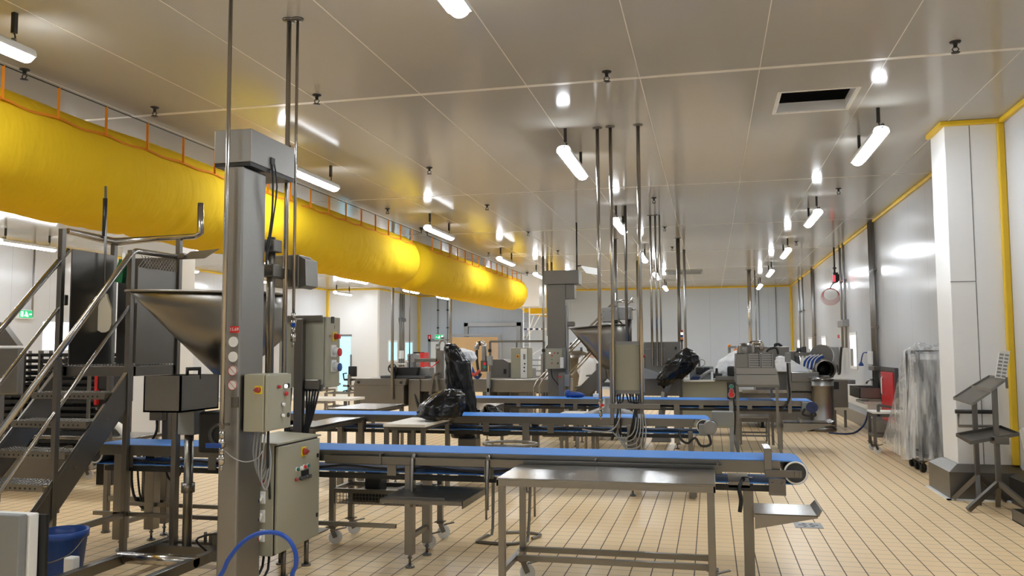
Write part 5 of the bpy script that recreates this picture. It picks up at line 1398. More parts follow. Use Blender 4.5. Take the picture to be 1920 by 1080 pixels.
b = MB(); b.box(-6.410, -6.061, 17.9, 18.2, ZT + .02, 1.224, .01); part(t, 'rail', b, 'galv')
t = thing('motor_arm', 'grey motor and horizontal arm on a steel mast, left of the tall black bin liner', 'machine', (-6.2, 18.0, .9))
b = MB(); b.box(*(-6.600, -6.386, 17.900, 18.200, 1.354, 1.532), .03); b.cyl((-6.431, 17.850, 1.437), (-6.593, 18.300, 1.433), .10, n=18); part(t, 'motor', b, 'galv')
b = MB(); b.box(*(-6.388, -5.855, 17.800, 17.920, 1.343, 1.426), .006); part(t, 'arm', b, 'steel')
b = MB(); b.box(*(-5.892, -5.745, 17.800, 17.950, 0.976, 1.600), .006); part(t, 'mast', b, 'steel')
b = MB(); b.box(*(-5.745, -5.610, 17.800, 17.900, 1.541, 1.600), .004); part(t, 'bracket', b, 'steel')
b = MB(); b.bar((-5.841, 17.500, 1.049), (-5.924, 17.500, 0.647), .05); b.bar((-5.792, 17.500, 1.049), (-5.731, 17.500, 0.706), .04); b.bar((-5.841, 17.500, 1.060), (-5.837, 17.820, 1.098), .05); part(t, 'brace', b, 'steel')
b = MB(); b.tube([(-6.048, 17.750, 1.332), (-5.986, 17.750, 1.239), (-5.900, 17.750, 1.286), (-5.814, 17.750, 1.379)], .012, 6, 3); part(t, 'red_hose', b, 'red')
b = MB(); b.box(-6.617, -6.403, 17.95, 18.25, ZT, 1.354, .01); part(t, 'motor_foot', b, 'galv')
t = thing('nozzle_cluster', 'cluster of steel nozzles and levers on top of the back left mast', 'nozzle', (-5.55, 17.9, 1.75))
zz = 1.600
b = MB(); b.tube([(-5.842, 17.870, 1.600), (-5.842, 17.870, 1.741), (-5.781, 17.870, 1.835), (-5.694, 17.870, 1.799), (-5.657, 17.870, 1.623)], .03, 8, 3); b.cyl((-5.768, 17.870, 1.800), (-5.768, 17.870, 1.870), .03, n=8); b.tube([(-5.768, 17.870, 1.870), (-5.768, 17.870, 1.894)], .05, 8); part(t, 'spout', b, 'galv')
b = MB(); b.tube([(-5.845, 17.840, 1.706), (-5.894, 17.840, 1.683)], .018, 8); b.bar((-5.894, 17.840, 1.624), (-5.882, 17.840, 1.742), .03); b.sphere((-5.857, 17.84, 1.647), .06, 10); part(t, 'clamp_lever', b, 'galv')
b = MB(); b.box(*(-8.646, -8.428, 24.000, 24.400, 1.080, 1.556), .01); o_ = None
t = thing('shelf_cabinet', 'black cabinet with a red side, in front of the exit door corner', 'cabinet', (-9.5, 24.2, 0))
part(t, 'black_body', b, 'black')
b = MB(); b.box(*(-8.410, -8.293, 23.900, 24.400, 1.114, 1.540), .01); part(t, 'red_side', b, 'red')
b = MB(); b.box(-8.627, -8.342, 24.0, 24.4, 0, 1.080, .01); part(t, 'stand', b, 'black_steel')
liner('plastic_film', 'shiny clear film hanging over a machine left of the tall black bin liner', 'film', (-6.2, 18.7, .8),
      [((-6.05, 18.8, .80), .20, .12), ((-6.05, 18.8, 1.1), .22, .14), ((-6.05, 18.8, 1.35), .20, .12), ((-6.0, 18.8, 1.5), .10, .08), ((-6.0, 18.8, 1.52), .03, .03)], 2.7, mat='whitebag', amp=.07)
b = MB(); b.box(-6.25, -5.85, 18.65, 18.95, 0, .85, .01); solid('machine_block', b, 'steel_dark', 'steel machine block under the shiny clear film', 'machine', (-6.05, 18.8, 0))

# suction spout with black hose and push buttons
t = thing('filling_spout', 'curved steel spout pipe with black hose, before the plywood sheet', 'spout', (-5.1, 17.5, .95))
b = MB(); b.tube([(-4.707, 17.500, 1.222), (-4.706, 17.500, 1.676), (-4.729, 17.500, 1.733), (-4.777, 17.500, 1.756), (-4.836, 17.500, 1.733), (-4.871, 17.500, 1.665), (-4.871, 17.500, 1.608)], .055, 12, 3); part(t, 'bent_pipe', b, 'pipe')
b = MB(); b.tube([(-4.866, 17.480, 1.608), (-4.866, 17.480, 1.426), (-4.843, 17.480, 1.222), (-4.796, 17.480, 1.041)], .03, 8, 4); b.box(*(-4.819, -4.772, 17.440, 17.540, 1.699, 1.790), .01); part(t, 'hose', b, 'rubber')
b = MB(); b.box(*(-4.762, -4.633, 17.400, 17.520, 1.145, 1.382), .01); o = part(t, 'button_box', b, 'dgrey')
for p, m_ in (((-4.668, 17.400, 1.314), 'red'), ((-4.668, 17.400, 1.247), 'greenlens')): button(o, p, (0, -1, 0), .035, m_)
b = MB(); b.box(*(-4.626, -4.521, 17.420, 17.520, 1.280, 1.483), .01); part(t, 'grey_box', b, 'grey_paint')
b = MB(); b.box(*(-4.639, -4.569, 17.420, 17.520, 0.707, 1.145), .01); b.box(-4.639, -4.569, 17.42, 17.5, 0, .8); part(t, 'post', b, 'grey_paint')
b = MB(); b.tube([(-5.080, 17.440, 1.302), (-5.020, 17.440, 1.166), (-4.926, 17.440, 1.076), (-4.855, 17.440, 1.110), (-4.785, 17.440, 1.167)], .035, 8, 4); part(t, 'red_hose', b, 'reddim')
b = MB(); b.tube([(-5.091, 17.520, 1.278), (-4.996, 17.520, 1.221), (-4.925, 17.520, 1.062), (-4.854, 17.520, 1.017), (-4.783, 17.520, 1.108)], .035, 8, 4); part(t, 'blue_hose', b, 'bluep')
# hooded machine and control cabinet
t = thing('hooded_machine', 'dull steel machine with a sloped hood, left of the tall cream cabinet', 'machine', (-4.8, 19.0, .9))
zq = 0.964
b = MB(); b.prism([(-4.905, zq), (-4.479, zq), (-4.478, 1.315), (-4.603, 1.388), (-4.892, 1.388)], 18.8, 19.5, 'Y'); part(t, 'hood', b, 'steel_dark')
b = MB(); b.box(*(-4.594, -4.544, 18.760, 18.800, 1.062, 1.171), .006); part(t, 'handle', b, 'black')
b = MB(); b.box(-4.906, -4.480, 18.8, 19.5, 0, zq, .01); part(t, 'base', b, 'steel_dark')
t = thing('control_cabinet', 'tall cream cabinet with a pale front strip, left of the farther lifting column', 'cabinet', (-4.2, 18.9, 0))
b = MB(); b.box(*(-4.405, -4.010, 18.700, 19.200, 0.969, 1.653), .01); part(t, 'body', b, 'cream')
b = MB(); b.box(*(-4.175, -4.028, 18.670, 18.700, 0.970, 1.628), .006); d = part(t, 'instrument_strip', b, 'whitep')
b = MB(); b.box(*(-4.111, -4.062, 18.660, 18.672, 1.389, 1.508)); part(d, 'display', b, 'grey_paint')
for p in ((-4.077, 18.670, 1.293), (-4.090, 18.670, 1.209), (-4.090, 18.670, 1.125)): button(d, p, (0, -1, 0), .018, 'black')
isolator(t, (-4.243, 18.700, 1.460), (0, -1, 0), .035)
b = MB(); b.box(-4.407, -4.012, 18.7, 19.2, 0, 0.969, .01); part(t, 'plinth', b, 'steel_dark')
b = MB(); b.box(*(-4.152, -4.026, 19.300, 19.700, 0.949, 1.184), .02); b.box(-4.154, -4.027, 19.3, 19.7, 0, 0.962); solid('blue_grey_cabinet', b, 'grey_paint', 'small blue-grey cabinet right of the tall cream cabinet', 'cabinet', (-4.0, 19.5, 0))
# glazed guard
t = thing('machine_guard', 'steel-framed clear guard panel behind the tall cream cabinet', 'guard', (-4.9, 20.6, 0))
gx0, gx1 = -5.388, -4.013; gz1 = 1.817
b = MB(); b.bar((gx0, 20.6, 0), (gx0, 20.6, gz1), .05); b.bar((gx1, 20.6, 0), (gx1, 20.6, gz1), .05); b.bar((gx0, 20.6, gz1), (gx1, 20.6, gz1), .05); b.bar((gx0, 20.6, .9), (gx1, 20.6, .9), .04); b.bar(((gx0 + gx1) * .5, 20.6, .9), ((gx0 + gx1) * .5, 20.6, gz1), .035)
part(t, 'frame', b, 'steel_dark')
b = MB(); b.box(gx0, gx1, 20.6, 20.606, .9, gz1); part(t, 'clear_panel', b, 'glass')
for x in (gx0, gx1): b = MB(); b.box(x - .04, x + .04, 20.54, 20.6, 1.55, 1.63, .01); part(t, 'latch', b, 'black')
t = thing('rack_trolley', 'dark rack trolley of trays behind the clear guard', 'rack', (-4.3, 21.6, 0))
rx0, rx1 = -4.589, -4.225
b = MB()
for x in (rx0, rx1):
    for y in (21.4, 21.8): b.bar((x, y, .0), (x, y, 1.5), .04)
part(t, 'frame', b, 'steel_dark')
for k in range(8): b = MB(); b.box(rx0, rx1, 21.4, 21.8, .35 + k * .14, .37 + k * .14); part(t, 'tray', b, 'black_steel')

# scaffold tower with barrier tape
t = thing('scaffold_tower', 'white scaffold tower with ladder rungs and striped tape, below the plenum', 'scaffold', (-5.6, 27.2, 0))
sx0, sx1, sx2 = -5.908, -5.712, -5.111
for x in (sx0, sx1, sx2):
    b = MB(); b.tube([(x, 26.9, 0), (x, 26.9, 2.98)], .022, 8); part(t, 'upright', b, 'whitep')
b = MB()
for k in range(11): b.tube([(sx0, 26.9, .2 + k * .26), (sx1, 26.9, .2 + k * .26)], .016, 6)
part(t, 'ladder_rungs', b, 'galv')
b = MB(); b.tube([(sx1, 26.9, 2.75), (sx2, 26.9, 2.75)], .022, 8); b.tube([(sx1, 26.9, 2.10), (sx1 + .35, 26.9, 2.72)], .018, 6); b.tube([(sx0 + .1, 26.9, 2.0), (sx1 + .15, 26.9, 2.72)], .018, 6); b.tube([(sx1, 26.9, 1.4), (sx2, 26.9, 1.75)], .018, 6); part(t, 'brace', b, 'whitep')
b = MB(); zt_ = 2.276; b.box(sx0, sx2, 26.86, 26.864, zt_ - .03, zt_ + .03); tp = part(t, 'barrier_tape', b, 'whitep')
b = MB()
for k in range(5): b.box(sx0 + .02 + k * .19, sx0 + .12 + k * .19, 26.856, 26.860, zt_ - .028, zt_ + .028)
part(tp, 'tape_stripes', b, 'navy')
# plywood sheet
t = thing('plywood_sheet', 'large tan plywood sheet closing the doorway at the back left', 'board', (-9.9, 36.0, 0))
b = MB(); b.box(-11.272, -9.055, 36.0, 36.03, 0, 2.181); part(t, 'sheet', b, 'tan')
b = MB(); q0, q1, qz = -11.266, -8.906, 2.274
b.box(q0, q1, 35.97, 36.03, qz - .03, qz + .03); b.box(q1 - .06, q1, 35.97, 36.03, 0, qz); b.box(q0, q0 + .06, 35.97, 36.03, 0, qz); part(t, 'rail_frame', b, 'galv')

# exit signs and small wall signs
def exit_sign(label, x, y, z, w, h, facing, lamp=True):
    t = thing('exit_sign', label, 'sign', (x, y, z))
    def bx3(u0, u1, w0, w1, d0, d1):
        b = MB()
        if facing == '-Y': b.box(x + u0, x + u1, y - d1, y - d0, z + w0, z + w1)
        else: b.box(x + d0, x + d1, y - u1, y - u0, z + w0, z + w1)
        return b
    part(t, 'housing', bx3(-w/2 - .02, w/2 + .02, -h/2 - .02, h/2 + .02, 0, .08), 'whitep')
    f = part(t, 'green_face', bx3(-w/2, w/2, -h/2, h/2, .08, .086), 'exit_green')
    b = MB()
    def q(u0, u1, w0, w1):
        if facing == '-Y': b.box(x + u0, x + u1, y - .09, y - .086, z + w0, z + w1)
        else: b.box(x + .086, x + .09, y - u1, y - u0, z + w0, z + w1)
    q(-.03 * w / .3, .02 * w / .3, -.02, .03); q(-.05 * w / .3, -.01, -.06, -.02); q(.0, .05, -.05, -.015); q(-.01, .02, .035, .06); q(w * .22, w * .40, -h * .35, h * .35); q(-w * .42, -w * .22, -.012, .012)
    part(f, 'running_figure', b, 'exit_white')
    return t
exit_sign('lit green exit sign above the grey framed exit door', -11.981, 36.8, 2.206 , .42, .2, '-Y')
exit_sign('lit green exit sign on the far left wall, left of the stairs', -15.2, 16.174, 2.462, .38, .17, '+X')
def small_sign(label, box, mat, mark=None):
    t = thing('wall_sign', label, 'sign', (box[0], box[2], box[4])); b = MB(); b.box(*box); part(t, 'plate', b, mat)
    if mark: b = MB(); b.box(*mark); part(t, 'white_mark', b, 'whitep')
small_sign('red fire sign left of the green exit sign over the door', (-12.561, -12.408, 36.780, 36.800, 2.112, 2.307), 'red', (-12.506, -12.455, 36.770, 36.780, 2.112, 2.258))
small_sign('small red notice on the wall right of the narrow blue windows', (-13.227, -13.098, 36.780, 36.800, 1.581, 1.752), 'reddim')
small_sign('tiny red sticker on the right wall near the outlet box', (3.150, 3.160, 22.588, 22.862, 1.866, 1.947), 'red')
wall_pipes_extra = None
t = thing('wall_pipe_run', 'three thin pipes on the side wall between the narrow blue windows', 'pipe', (-12.95, 34.3, .9))
for k in range(3): b = MB(); b.tube([(-12.95, 34.3 + .22 * k, .9), (-12.95, 34.3 + .22 * k, H)], .03, 8); part(t, 'tube', b, 'galv')
b = MB(); b.box(-13, -12.9, 34.2, 34.85, 2.85, 3.0); part(t, 'pipe_clamp', b, 'galv')
for px, lab, z0 in ((821, 'thin cable tube dropping to the sign over the exit door', 2.35), (839, 'thin cable tube on the back wall right of the exit sign', 1.2)):
    xx = -12.068 if px == 821 else -11.610
    t = thing('cable_tube', lab, 'pipe', (xx, 36.75, z0)); b = MB(); b.tube([(xx, 36.76, z0), (xx, 36.76, H - .06)], .022, 8); part(t, 'tube', b, 'galv')
    for z in (2.6, 3.4): b = MB(); b.box(xx - .04, xx + .05, 36.7, 36.79, z, z + .05); part(t, 'clip', b, 'black')
for x, lab in ((1.9, 'dark slim panel joint on the back wall left of the corner'), (2.55, 'dark slim panel joint on the back wall nearest the corner')):
    b = MB(); b.tube([(x, 34.82, 1.2), (x, 34.82, H)], .014, 8); solid('wall_joint', b, 'galv', lab, 'pipe', (x, 34.82, 1.2))  # thin tube stands in for a dark joint line between wall panels

# dispenser by the narrow windows, chair, trolley at the blue door
t = thing('soap_dispenser', 'white soap dispenser on the side wall by the narrow blue window', 'dispenser', (-12.95, 34.4, 1.2))
b = MB(); b.box(-13.0, -12.85, 34.15, 34.5, 1.25, 1.6, .02); part(t, 'body', b, 'whitep')
b = MB(); b.box(-13.0, -12.8, 34.1, 34.6, 1.0, 1.06, .01); part(t, 'drip_shelf', b, 'whitep')
t = thing('office_chair', 'black office chair standing by the blue doorway', 'chair', (-13.6, 30.8, 0))
cxx = -13.596
b = MB(); b.box(cxx - .2, cxx + .2, 30.4, 30.8, .45, .53, .03); part(t, 'seat', b, 'black')
b = MB(); b.box(cxx - .18, cxx + .18, 30.78, 30.84, .60, 1.0, .03); part(t, 'backrest', b, 'black')
b = MB(); b.cyl((cxx, 30.6, .08), (cxx, 30.6, .46), .03, n=8); part(t, 'gas_post', b, 'black')
for k in range(5):
    a = k * 2 * PI / 5; b = MB(); b.bar((cxx, 30.6, .1), (cxx + .26 * math.cos(a), 30.6 + .26 * math.sin(a), .06), .04); b.cyl((cxx + .26 * math.cos(a), 30.6 + .26 * math.sin(a) - .02, .03), (cxx + .26 * math.cos(a), 30.6 + .26 * math.sin(a) + .02, .03), .03, n=10); part(t, 'leg', b, 'black')
b = MB(); b.tube([(cxx - .22, 30.5, .5), (cxx - .25, 30.5, .72), (cxx - .1, 30.5, .74)], .025, 8); part(t, 'armrest', b, 'black')
for k, (pxl, yy, lab) in enumerate(((640, 20.0, 'tubular steel trolley frame on castors, left of the back tank'), (600, 21.5, 'second tubular steel trolley on castors, behind the post-mounted cream cabinet'))):
    t = thing('tube_trolley', lab, 'trolley', (0, 0, 0), 'tubular trolleys at the back left')
    xc_ = -9.128 if k == 0 else -10.442
    t.location = (xc_, yy, 0)
    for dx in (-.32, .32):
        for dy in (-.25, .25): leg(t, xc_ + dx, yy + dy, .55, .04, 'castor')
    b = MB()
    for z in (.2, .54):
        for dy in (-.25, .25): b.bar((xc_ - .32, yy + dy, z), (xc_ + .32, yy + dy, z), .035)
        for dx in (-.32, .32): b.bar((xc_ + dx, yy - .25, z), (xc_ + dx, yy + .25, z), .035)
    b.bar((xc_ + .2, yy, .54), (xc_ + .2, yy, 1.0), .05); b.bar((xc_ + .05, yy, .72), (xc_ + .6, yy, .70), .05)
    part(t, 'frame', b, 'steel')

# wire racks at far left behind the stairs
def wire_rack(label, x0, x1, y0, y1, h, n, mat='black_steel'):
    t = thing('wire_rack', label, 'rack', ((x0 + x1) / 2, (y0 + y1) / 2, 0), 'dark wire racks behind the stairs')
    for x in (x0, x1):
        for y in (y0, y1): leg(t, x, y, h, .035, 'castor', 'steel_dark')
    for k in range(n):
        z = .3 + (h - .35) * k / (n - 1)
        b = MB()
        for y in (y0, y1): b.bar((x0, y, z), (x1, y, z), .016)
        for x in (x0, x1): b.bar((x, y0, z), (x, y1, z), .016)
        for i in range(1, 9): x = x0 + (x1 - x0) * i / 9; b.bar((x, y0, z), (x, y1, z), .007)
        b.box(x0, x1, y0, y1, z - .004, z); b.box(x0, x1, y0, y0 + .006, z - .03, z + .012); b.box(x0, x1, y1 - .006, y1, z - .03, z + .012)
        part(t, 'shelf', b, mat)
    return t
wire_rack('dark wire rack nearest the left edge, behind the stairs', -9.35, -8.6, 9.2, 9.8, 1.62, 16)
wire_rack('dark wire rack in the middle, behind the stair treads', -8.45, -7.7, 9.3, 9.9, 1.62, 16)
wire_rack('dark wire rack in the back row, behind the one nearest the left edge', -9.9, -9.15, 10.1, 10.7, 1.62, 16)
wire_rack('dark wire rack in the back row, behind the middle one', -9.0, -8.25, 10.1, 10.7, 1.62, 16)
wire_rack('dark wire rack directly left of the white pillar, behind the platform', -9.891, -9.070, 11.4, 11.9, 1.55, 14)
b = MB(); b.tube([(-6.9, 8.6, .72), (-6.65, 8.5, .76), (-6.45, 8.4, .66)], .045, 12, 3)
t = thing('work_bench', 'low stainless bench behind the stair foot, with a pale hose on it', 'bench', (-7.0, 8.5, 0))
part(t, 'pale_hose', b, 'board')
b = MB(); b.box(-8.6, -6.2, 8.2, 8.75, .62, .66, .004); part(t, 'bench_top', b, 'steel_top')
for x in (-8.5, -6.3):
    for y in (8.25, 8.7): leg(t, x, y, .62, .05, None)
b = MB(); b.box(-8.5, -7.4, 8.3, 8.7, .1, .5, .01); part(t, 'cupboard', b, 'steel_dark')
t = thing('white_table', 'long white-topped table behind the left end of the nearest conveyor', 'table', (-7.8, 12.2, 0))
b = MB(); b.box(-9.2, -5.6, 12.6, 13.2, .80, .84, .005); part(t, 'table_top', b, 'board')
for x in (-9.1, -7.4, -5.7):
    for y in (12.65, 13.15): leg(t, x, y, .80, .045, None)
b = MB(); b.prism([(-8.2, 1.35), (-7.35, 1.35), (-7.9, 1.95), (-8.2, 1.95)], 7.6, 8.1, 'Y')
t = thing('steel_hood', 'dark steel sloped box at the far left edge, behind the handrails', 'machine', (-7.7, 7.8, 0))
b.bm.free()
b = MB(); b.prism([(-7.697, 1.935), (-7.430, 1.924), (-7.194, 1.671), (-7.697, 1.672)], 7.6, 7.68, 'Y'); part(t, 'hood', b, 'steel_dark')
b = MB(); b.box(-7.718, -7.199, 7.62, 7.7, 1.15, 1.649, .01); part(t, 'body', b, 'steel')
for x in (-7.95, -7.45): leg(t, x, 7.66, 1.15, .06, None)
# red and black case under the platform view
b = MB(); b.box(*(-7.290, -7.058, 8.920, 9.140, 1.147, 1.353), .01)
t = thing('black_case', 'black case with a red side on a stand, seen under the platform', 'case', (-7.4, 9.0, 0)); part(t, 'body', b, 'black')
b = MB(); b.box(*(-7.300, -7.263, 8.900, 9.120, 0.954, 1.353), .01); part(t, 'red_side', b, 'red')
b = MB(); b.box(-7.269, -7.052, 8.95, 9.12, 0, 1.153); part(t, 'stand', b, 'black_steel')


# ================================================================== BACK RIGHT: BENCHES, DRUM, WASHER
t = thing('cream_bench', 'long cream panelled bench behind the third conveyor, carrying small machines', 'bench', (0, 16.4, 0))
b = MB(); b.box(-0.532, 0.480, 16.2, 16.9, .15, 1.026, .01); part(t, 'panel', b, 'cream')
b = MB(); b.box(-0.501, 0.059, 16.15, 16.9, 0.997, 1.027, .004); part(t, 'counter', b, 'board')
b = MB(); b.box(0.078, 0.458, 16.1, 16.9, 1.030, 1.099, .006); part(t, 'steel_trough', b, 'steel')
for x in (-.4, .35): leg(t, x, 16.5, .2, .06, None)
zc = 1.021
t = thing('sealing_machine', 'grey bench machine with a black top and blue panel, right of the covered head', 'machine', (-.1, 16.5, zc))
b = MB(); b.box(-0.397, 0.047, 16.5, 16.8, zc, 1.276, .01); part(t, 'body', b, 'grey_paint')
for q in ((1305, 1318), (1319, 1331)):
    b = MB(); x0, x1 = (-0.276, -0.148) if q[0] == 1305 else (-0.138, -0.020)
    b.box(x0, x1, 16.47, 16.5, 1.135, 1.256, .02); part(t, 'black_window', b, 'black')
b = MB(); b.prism([(-0.396, zc), (-0.229, zc), (-0.189, zc + .07), (-0.346, zc + .07)], 16.3, 16.5, 'Y'); part(t, 'blue_panel', b, 'navy')
b = MB(); b.tube([(-0.249, 16.400, 1.028), (-0.129, 16.400, 1.128), (-0.011, 16.400, 1.198), (0.028, 16.400, 1.188)], .03, 8, 3); part(t, 'feed_arm', b, 'galv')
b = MB(); b.box(*(-0.003, 0.036, 16.350, 16.410, 0.991, 1.180), .006); part(t, 'end_plate', b, 'whitep')
b = MB(); b.cyl((-0.217, 16.600, 1.274), (-0.214, 16.600, 1.457), .022, n=8); b.tube([(-0.215, 16.600, 1.386), (-0.165, 16.600, 1.406), (-0.116, 16.600, 1.376), (-0.117, 16.600, 1.315), (-0.168, 16.600, 1.274)], .008, 6, 4); part(t, 'spool_rod', b, 'galv')
b = MB(); b.lathe([(.0, 0), (.10, 0), (.10, .03), (.03, .04), (.02, .12), (.03, .13), (0, .14)], (0.106, 16.6, 1.103), 14)
b.box(0.048, 0.196, 16.5, 16.85, 1.083 - .03, 1.123, .01); solid('valve_block', b, 'black', 'small black valve block standing on the steel trough', 'valve', (.2, 16.6, 1.1))
b = MB(); b.box(*(0.300, 0.455, 16.400, 16.700, 1.090, 1.278), .03); solid('black_crate', b, 'black', 'black plastic crate left of the grille feeder', 'crate', (.4, 16.5, 1.1))
liner('white_liner', 'white plastic liner bulging over the black crate, left of the grille feeder', 'bag', (.35, 16.9, 1.1),
      [((.25, 17.0, 1.08), .2, .15), ((.32, 17.0, 1.2), .24, .18), ((.38, 17.0, 1.35), .22, .16), ((.46, 17.0, 1.5), .12, .1), ((.5, 17.0, 1.58), .03, .03)], 8.0, mat='whitebag', amp=.09)
t = thing('beacon_mast', 'thin white mast with two orange beacons, left of the grille feeder', 'beacon', (.3, 17.4, 0))
xx = 0.363
b = MB(); b.cyl((xx, 17.4, 0), (xx, 17.4, 1.639), .03, n=10); b.bar((0.370, 17.400, 1.639), (0.504, 17.400, 1.638), .05); part(t, 'mast', b, 'galv')
b = MB(); b.sphere((0.366, 17.400, 1.665), .035, 10); part(t, 'beacon', b, 'amber')
b = MB(); b.sphere((0.489, 17.300, 1.575), .045, 10); b.cyl((0.489, 17.300, 1.575), (0.486, 17.300, 1.460), .015, n=6); part(t, 'beacon', b, 'amber')
for (px, py) in ((0, 0),):
    b = MB(); b.sphere((0.407, 17.350, 1.480), .05, 8); b.sphere((0.394, 17.350, 1.386), .045, 8); part(t, 'clamp_knob', b, 'black')

# big washer line
t = thing('washing_line', 'big steel washing machine with tank and hood, behind the grille feeder', 'machine', (1.3, 18.5, 0))
b = MB(); b.box(0.525, 2.053, 18.0, 19.6, .12, 0.730, .01); part(t, 'base', b, 'steel_dark')
b = MB(); b.box(*(1.550, 2.139, 17.950, 18.750, 0.758, 0.939), .006); part(t, 'front_panel', b, 'steel')
b = MB(); b.box(*(1.571, 2.099, 17.900, 18.900, 0.941, 1.132), .008); part(t, 'trough', b, 'steel_top')
b = MB(); b.box(0.914, 1.601, 18.6, 19.6, 0.701, 1.648, .01); part(t, 'tall_housing', b, 'steel_dark')
b = MB(); b.box(*(0.968, 1.151, 18.550, 18.600, 1.448, 1.605), .004); part(t, 'inspection_panel', b, 'steel')
b = MB(); b.tube([(1.347, 18.700, 1.648), (1.327, 18.700, 1.682), (1.392, 18.700, 1.704), (1.466, 18.700, 1.648)], .03, 8, 3); part(t, 'cable', b, 'rubber')
b = MB(); b.tube([(0.861, 18.400, 1.405), (0.868, 18.400, 1.694), (0.890, 18.400, 1.728), (0.997, 18.400, 1.727), (1.039, 18.400, 1.693), (1.037, 18.400, 1.582)], .05, 10, 2); b.cyl((0.758, 18.400, 1.595), (0.848, 18.400, 1.750), .04, n=10); part(t, 'bent_pipe', b, 'pipe')
b = MB(); b.box(*(0.734, 0.928, 18.450, 18.850, 1.205, 1.605), .02); part(t, 'pump_housing', b, 'steel')
b = MB(); b.box(*(1.587, 1.801, 18.700, 19.100, 1.200, 1.557), .01); b.bar((1.709, 18.600, 1.490), (2.132, 18.600, 1.489), .07); part(t, 'bridge', b, 'steel_dark')
b = MB(); b.cyl((2.332, 19.400, 1.450), (2.372, 19.550, 1.448), .24, n=36); part(t, 'round_cover', b, 'steel_dark')
b = MB(); b.box(*(1.717, 1.801, 18.500, 18.700, 1.204, 1.447), .02); b.cyl((1.795, 18.600, 1.535), (1.798, 18.600, 1.623), .05, n=10); b.box(*(1.860, 1.945, 18.600, 18.750, 1.512, 1.645), .01); part(t, 'valve_unit', b, 'dgrey')
random.seed(3)
for k in range(4):
    b = MB(); x0_ = 1508 + 5 * k
    q = [(1.850, 18.400, 1.174), (1.875, 18.400, 1.316), (1.950, 18.400, 1.403), (2.035, 18.400, 1.447)]
    q = [(p[0] + .075 * k, p[1] + .02 * k, p[2]) for p in q]
    b.tube(q, .030, 8, 4); part(t, 'blue_hose', b, 'bluehose')
    b = MB(); q = [(p[0] - .02, p[1] - .05, p[2] + .03) for p in q]; b.tube(q, .012, 6, 4); part(t, 'clear_hose', b, 'whitep')
b = MB(); cxp, czp = 2.253, 1.187
b.lathe([(.17, 0), (.20, .0), (.20, .75), (.17, .75), (.17, 0)], (cxp, 18.1, czp), 30, 'Y'); part(t, 'open_drum_mouth', b, 'steel')
b = MB(); b.lathe([(0, 0), (.168, 0), (.168, .01), (0, .01)], (cxp, 18.6, czp), 24, 'Y'); part(t, 'drum_back', b, 'black_steel')
b = MB(); b.box(*(2.163, 2.325, 18.100, 18.700, 0.978, 1.063), .01); part(t, 'drum_cradle', b, 'steel')
b = MB(); b.box(*(2.393, 2.466, 18.600, 18.900, 1.005, 1.268), .01); part(t, 'side_plate', b, 'galv')
for x in (1.0, 2.0):
    for y in (18.1, 19.5): b = MB(); b.cyl((x, y, 0), (x, y, .13), .03, n=8); b.cyl((x, y, 0), (x, y, .015), .06, n=12); part(t, 'foot', b, 'black')
b = MB(); b.prism([(0.611, 0.709), (1.521, 0.716), (1.521, 0.780), (0.611, 0.774)], 17.85, 18.0, 'Y'); part(t, 'roller', b, 'pipe')
liner('white_liner', 'white plastic liner heaped on the trough right of the grille feeder', 'bag', (1.6, 18.4, 1.1),
      [((1.62, 18.35, 1.13), .34, .2), ((1.55, 18.35, 1.22), .30, .2), ((1.48, 18.35, 1.33), .20, .16), ((1.42, 18.35, 1.42), .12, .1), ((1.4, 18.35, 1.46), .03, .03)], 5.0, mat='whitebag', amp=.08)
# stainless drum
t = thing('stainless_drum', 'tall round stainless drum with lid, right of the third conveyor end', 'drum', (2.27, 18.2, 0))
dx, dy, dr = 2.121, 17.6, .205
zt = 1.026
b = MB(); b.lathe([(0, .1), (dr + .012, .1), (dr + .012, .16), (dr, .17), (dr, zt - .16), (dr + .008, zt - .155), (dr + .008, zt - .14), (dr, zt - .135), (dr, zt - .02), (0, zt - .02)], (dx, dy, 0), 36); part(t, 'drum_body', b, 'steel_col')
b = MB(); b.lathe([(0, zt + .02), (dr - .06, zt + .01), (dr + .014, zt - .015), (dr + .014, zt - .035), (0, zt - .035)], (dx, dy, 0), 36); part(t, 'lid', b, 'steel_top')
b = MB(); b.lathe([(0, 0.0), (dr + .03, 0.0), (dr + .03, .05), (dr, .1), (0, .1)], (dx, dy, 0), 30); part(t, 'base', b, 'steel_dark')
b = MB(); b.box(dx - .34, dx - .2, dy - .15, dy + .05, 0, .09, .02); part(t, 'pedal', b, 'black')
# unit right of drum, basin
t = thing('conveyor_end_unit', 'low steel infeed unit with open slot, between the drum and the basin', 'machine', (2.5, 18.6, 0))
b = MB(); b.box(*(2.389, 2.672, 18.200, 18.800, 0.420, 0.975), .01); part(t, 'body', b, 'steel')
b = MB(); b.box(*(2.387, 2.499, 18.150, 18.230, 0.785, 0.934), .004); part(t, 'dark_slot', b, 'black')
b = MB(); b.box(*(2.491, 2.836, 18.300, 18.800, 0.887, 0.972), .008); part(t, 'roller_bed', b, 'galv')
for px in (0, 1): leg(t, 2.45 + .2 * px, 18.5, .35, .05, None)
t = thing('hand_basin', 'wall-mounted steel hand basin with knee tap under the pipe bundle', 'basin', (2.9, 17.6, .6))
b = MB(); w_ = .012; X0, X1, Y0, Y1, Z0, Z1 = 2.72, 3.14, 17.1, 18.3, .66, .86
b.box(X0, X0 + w_, Y0, Y1, Z0, Z1); b.box(X0, X1, Y0, Y0 + w_, Z0, Z1); b.box(X0, X1, Y1 - w_, Y1, Z0, Z1); b.box(X0, X1, Y0, Y1, Z0, Z0 + w_); b.box(X1 - w_, X1, Y0, Y1, Z0, Z1 + .1); part(t, 'bowl', b, 'steel')
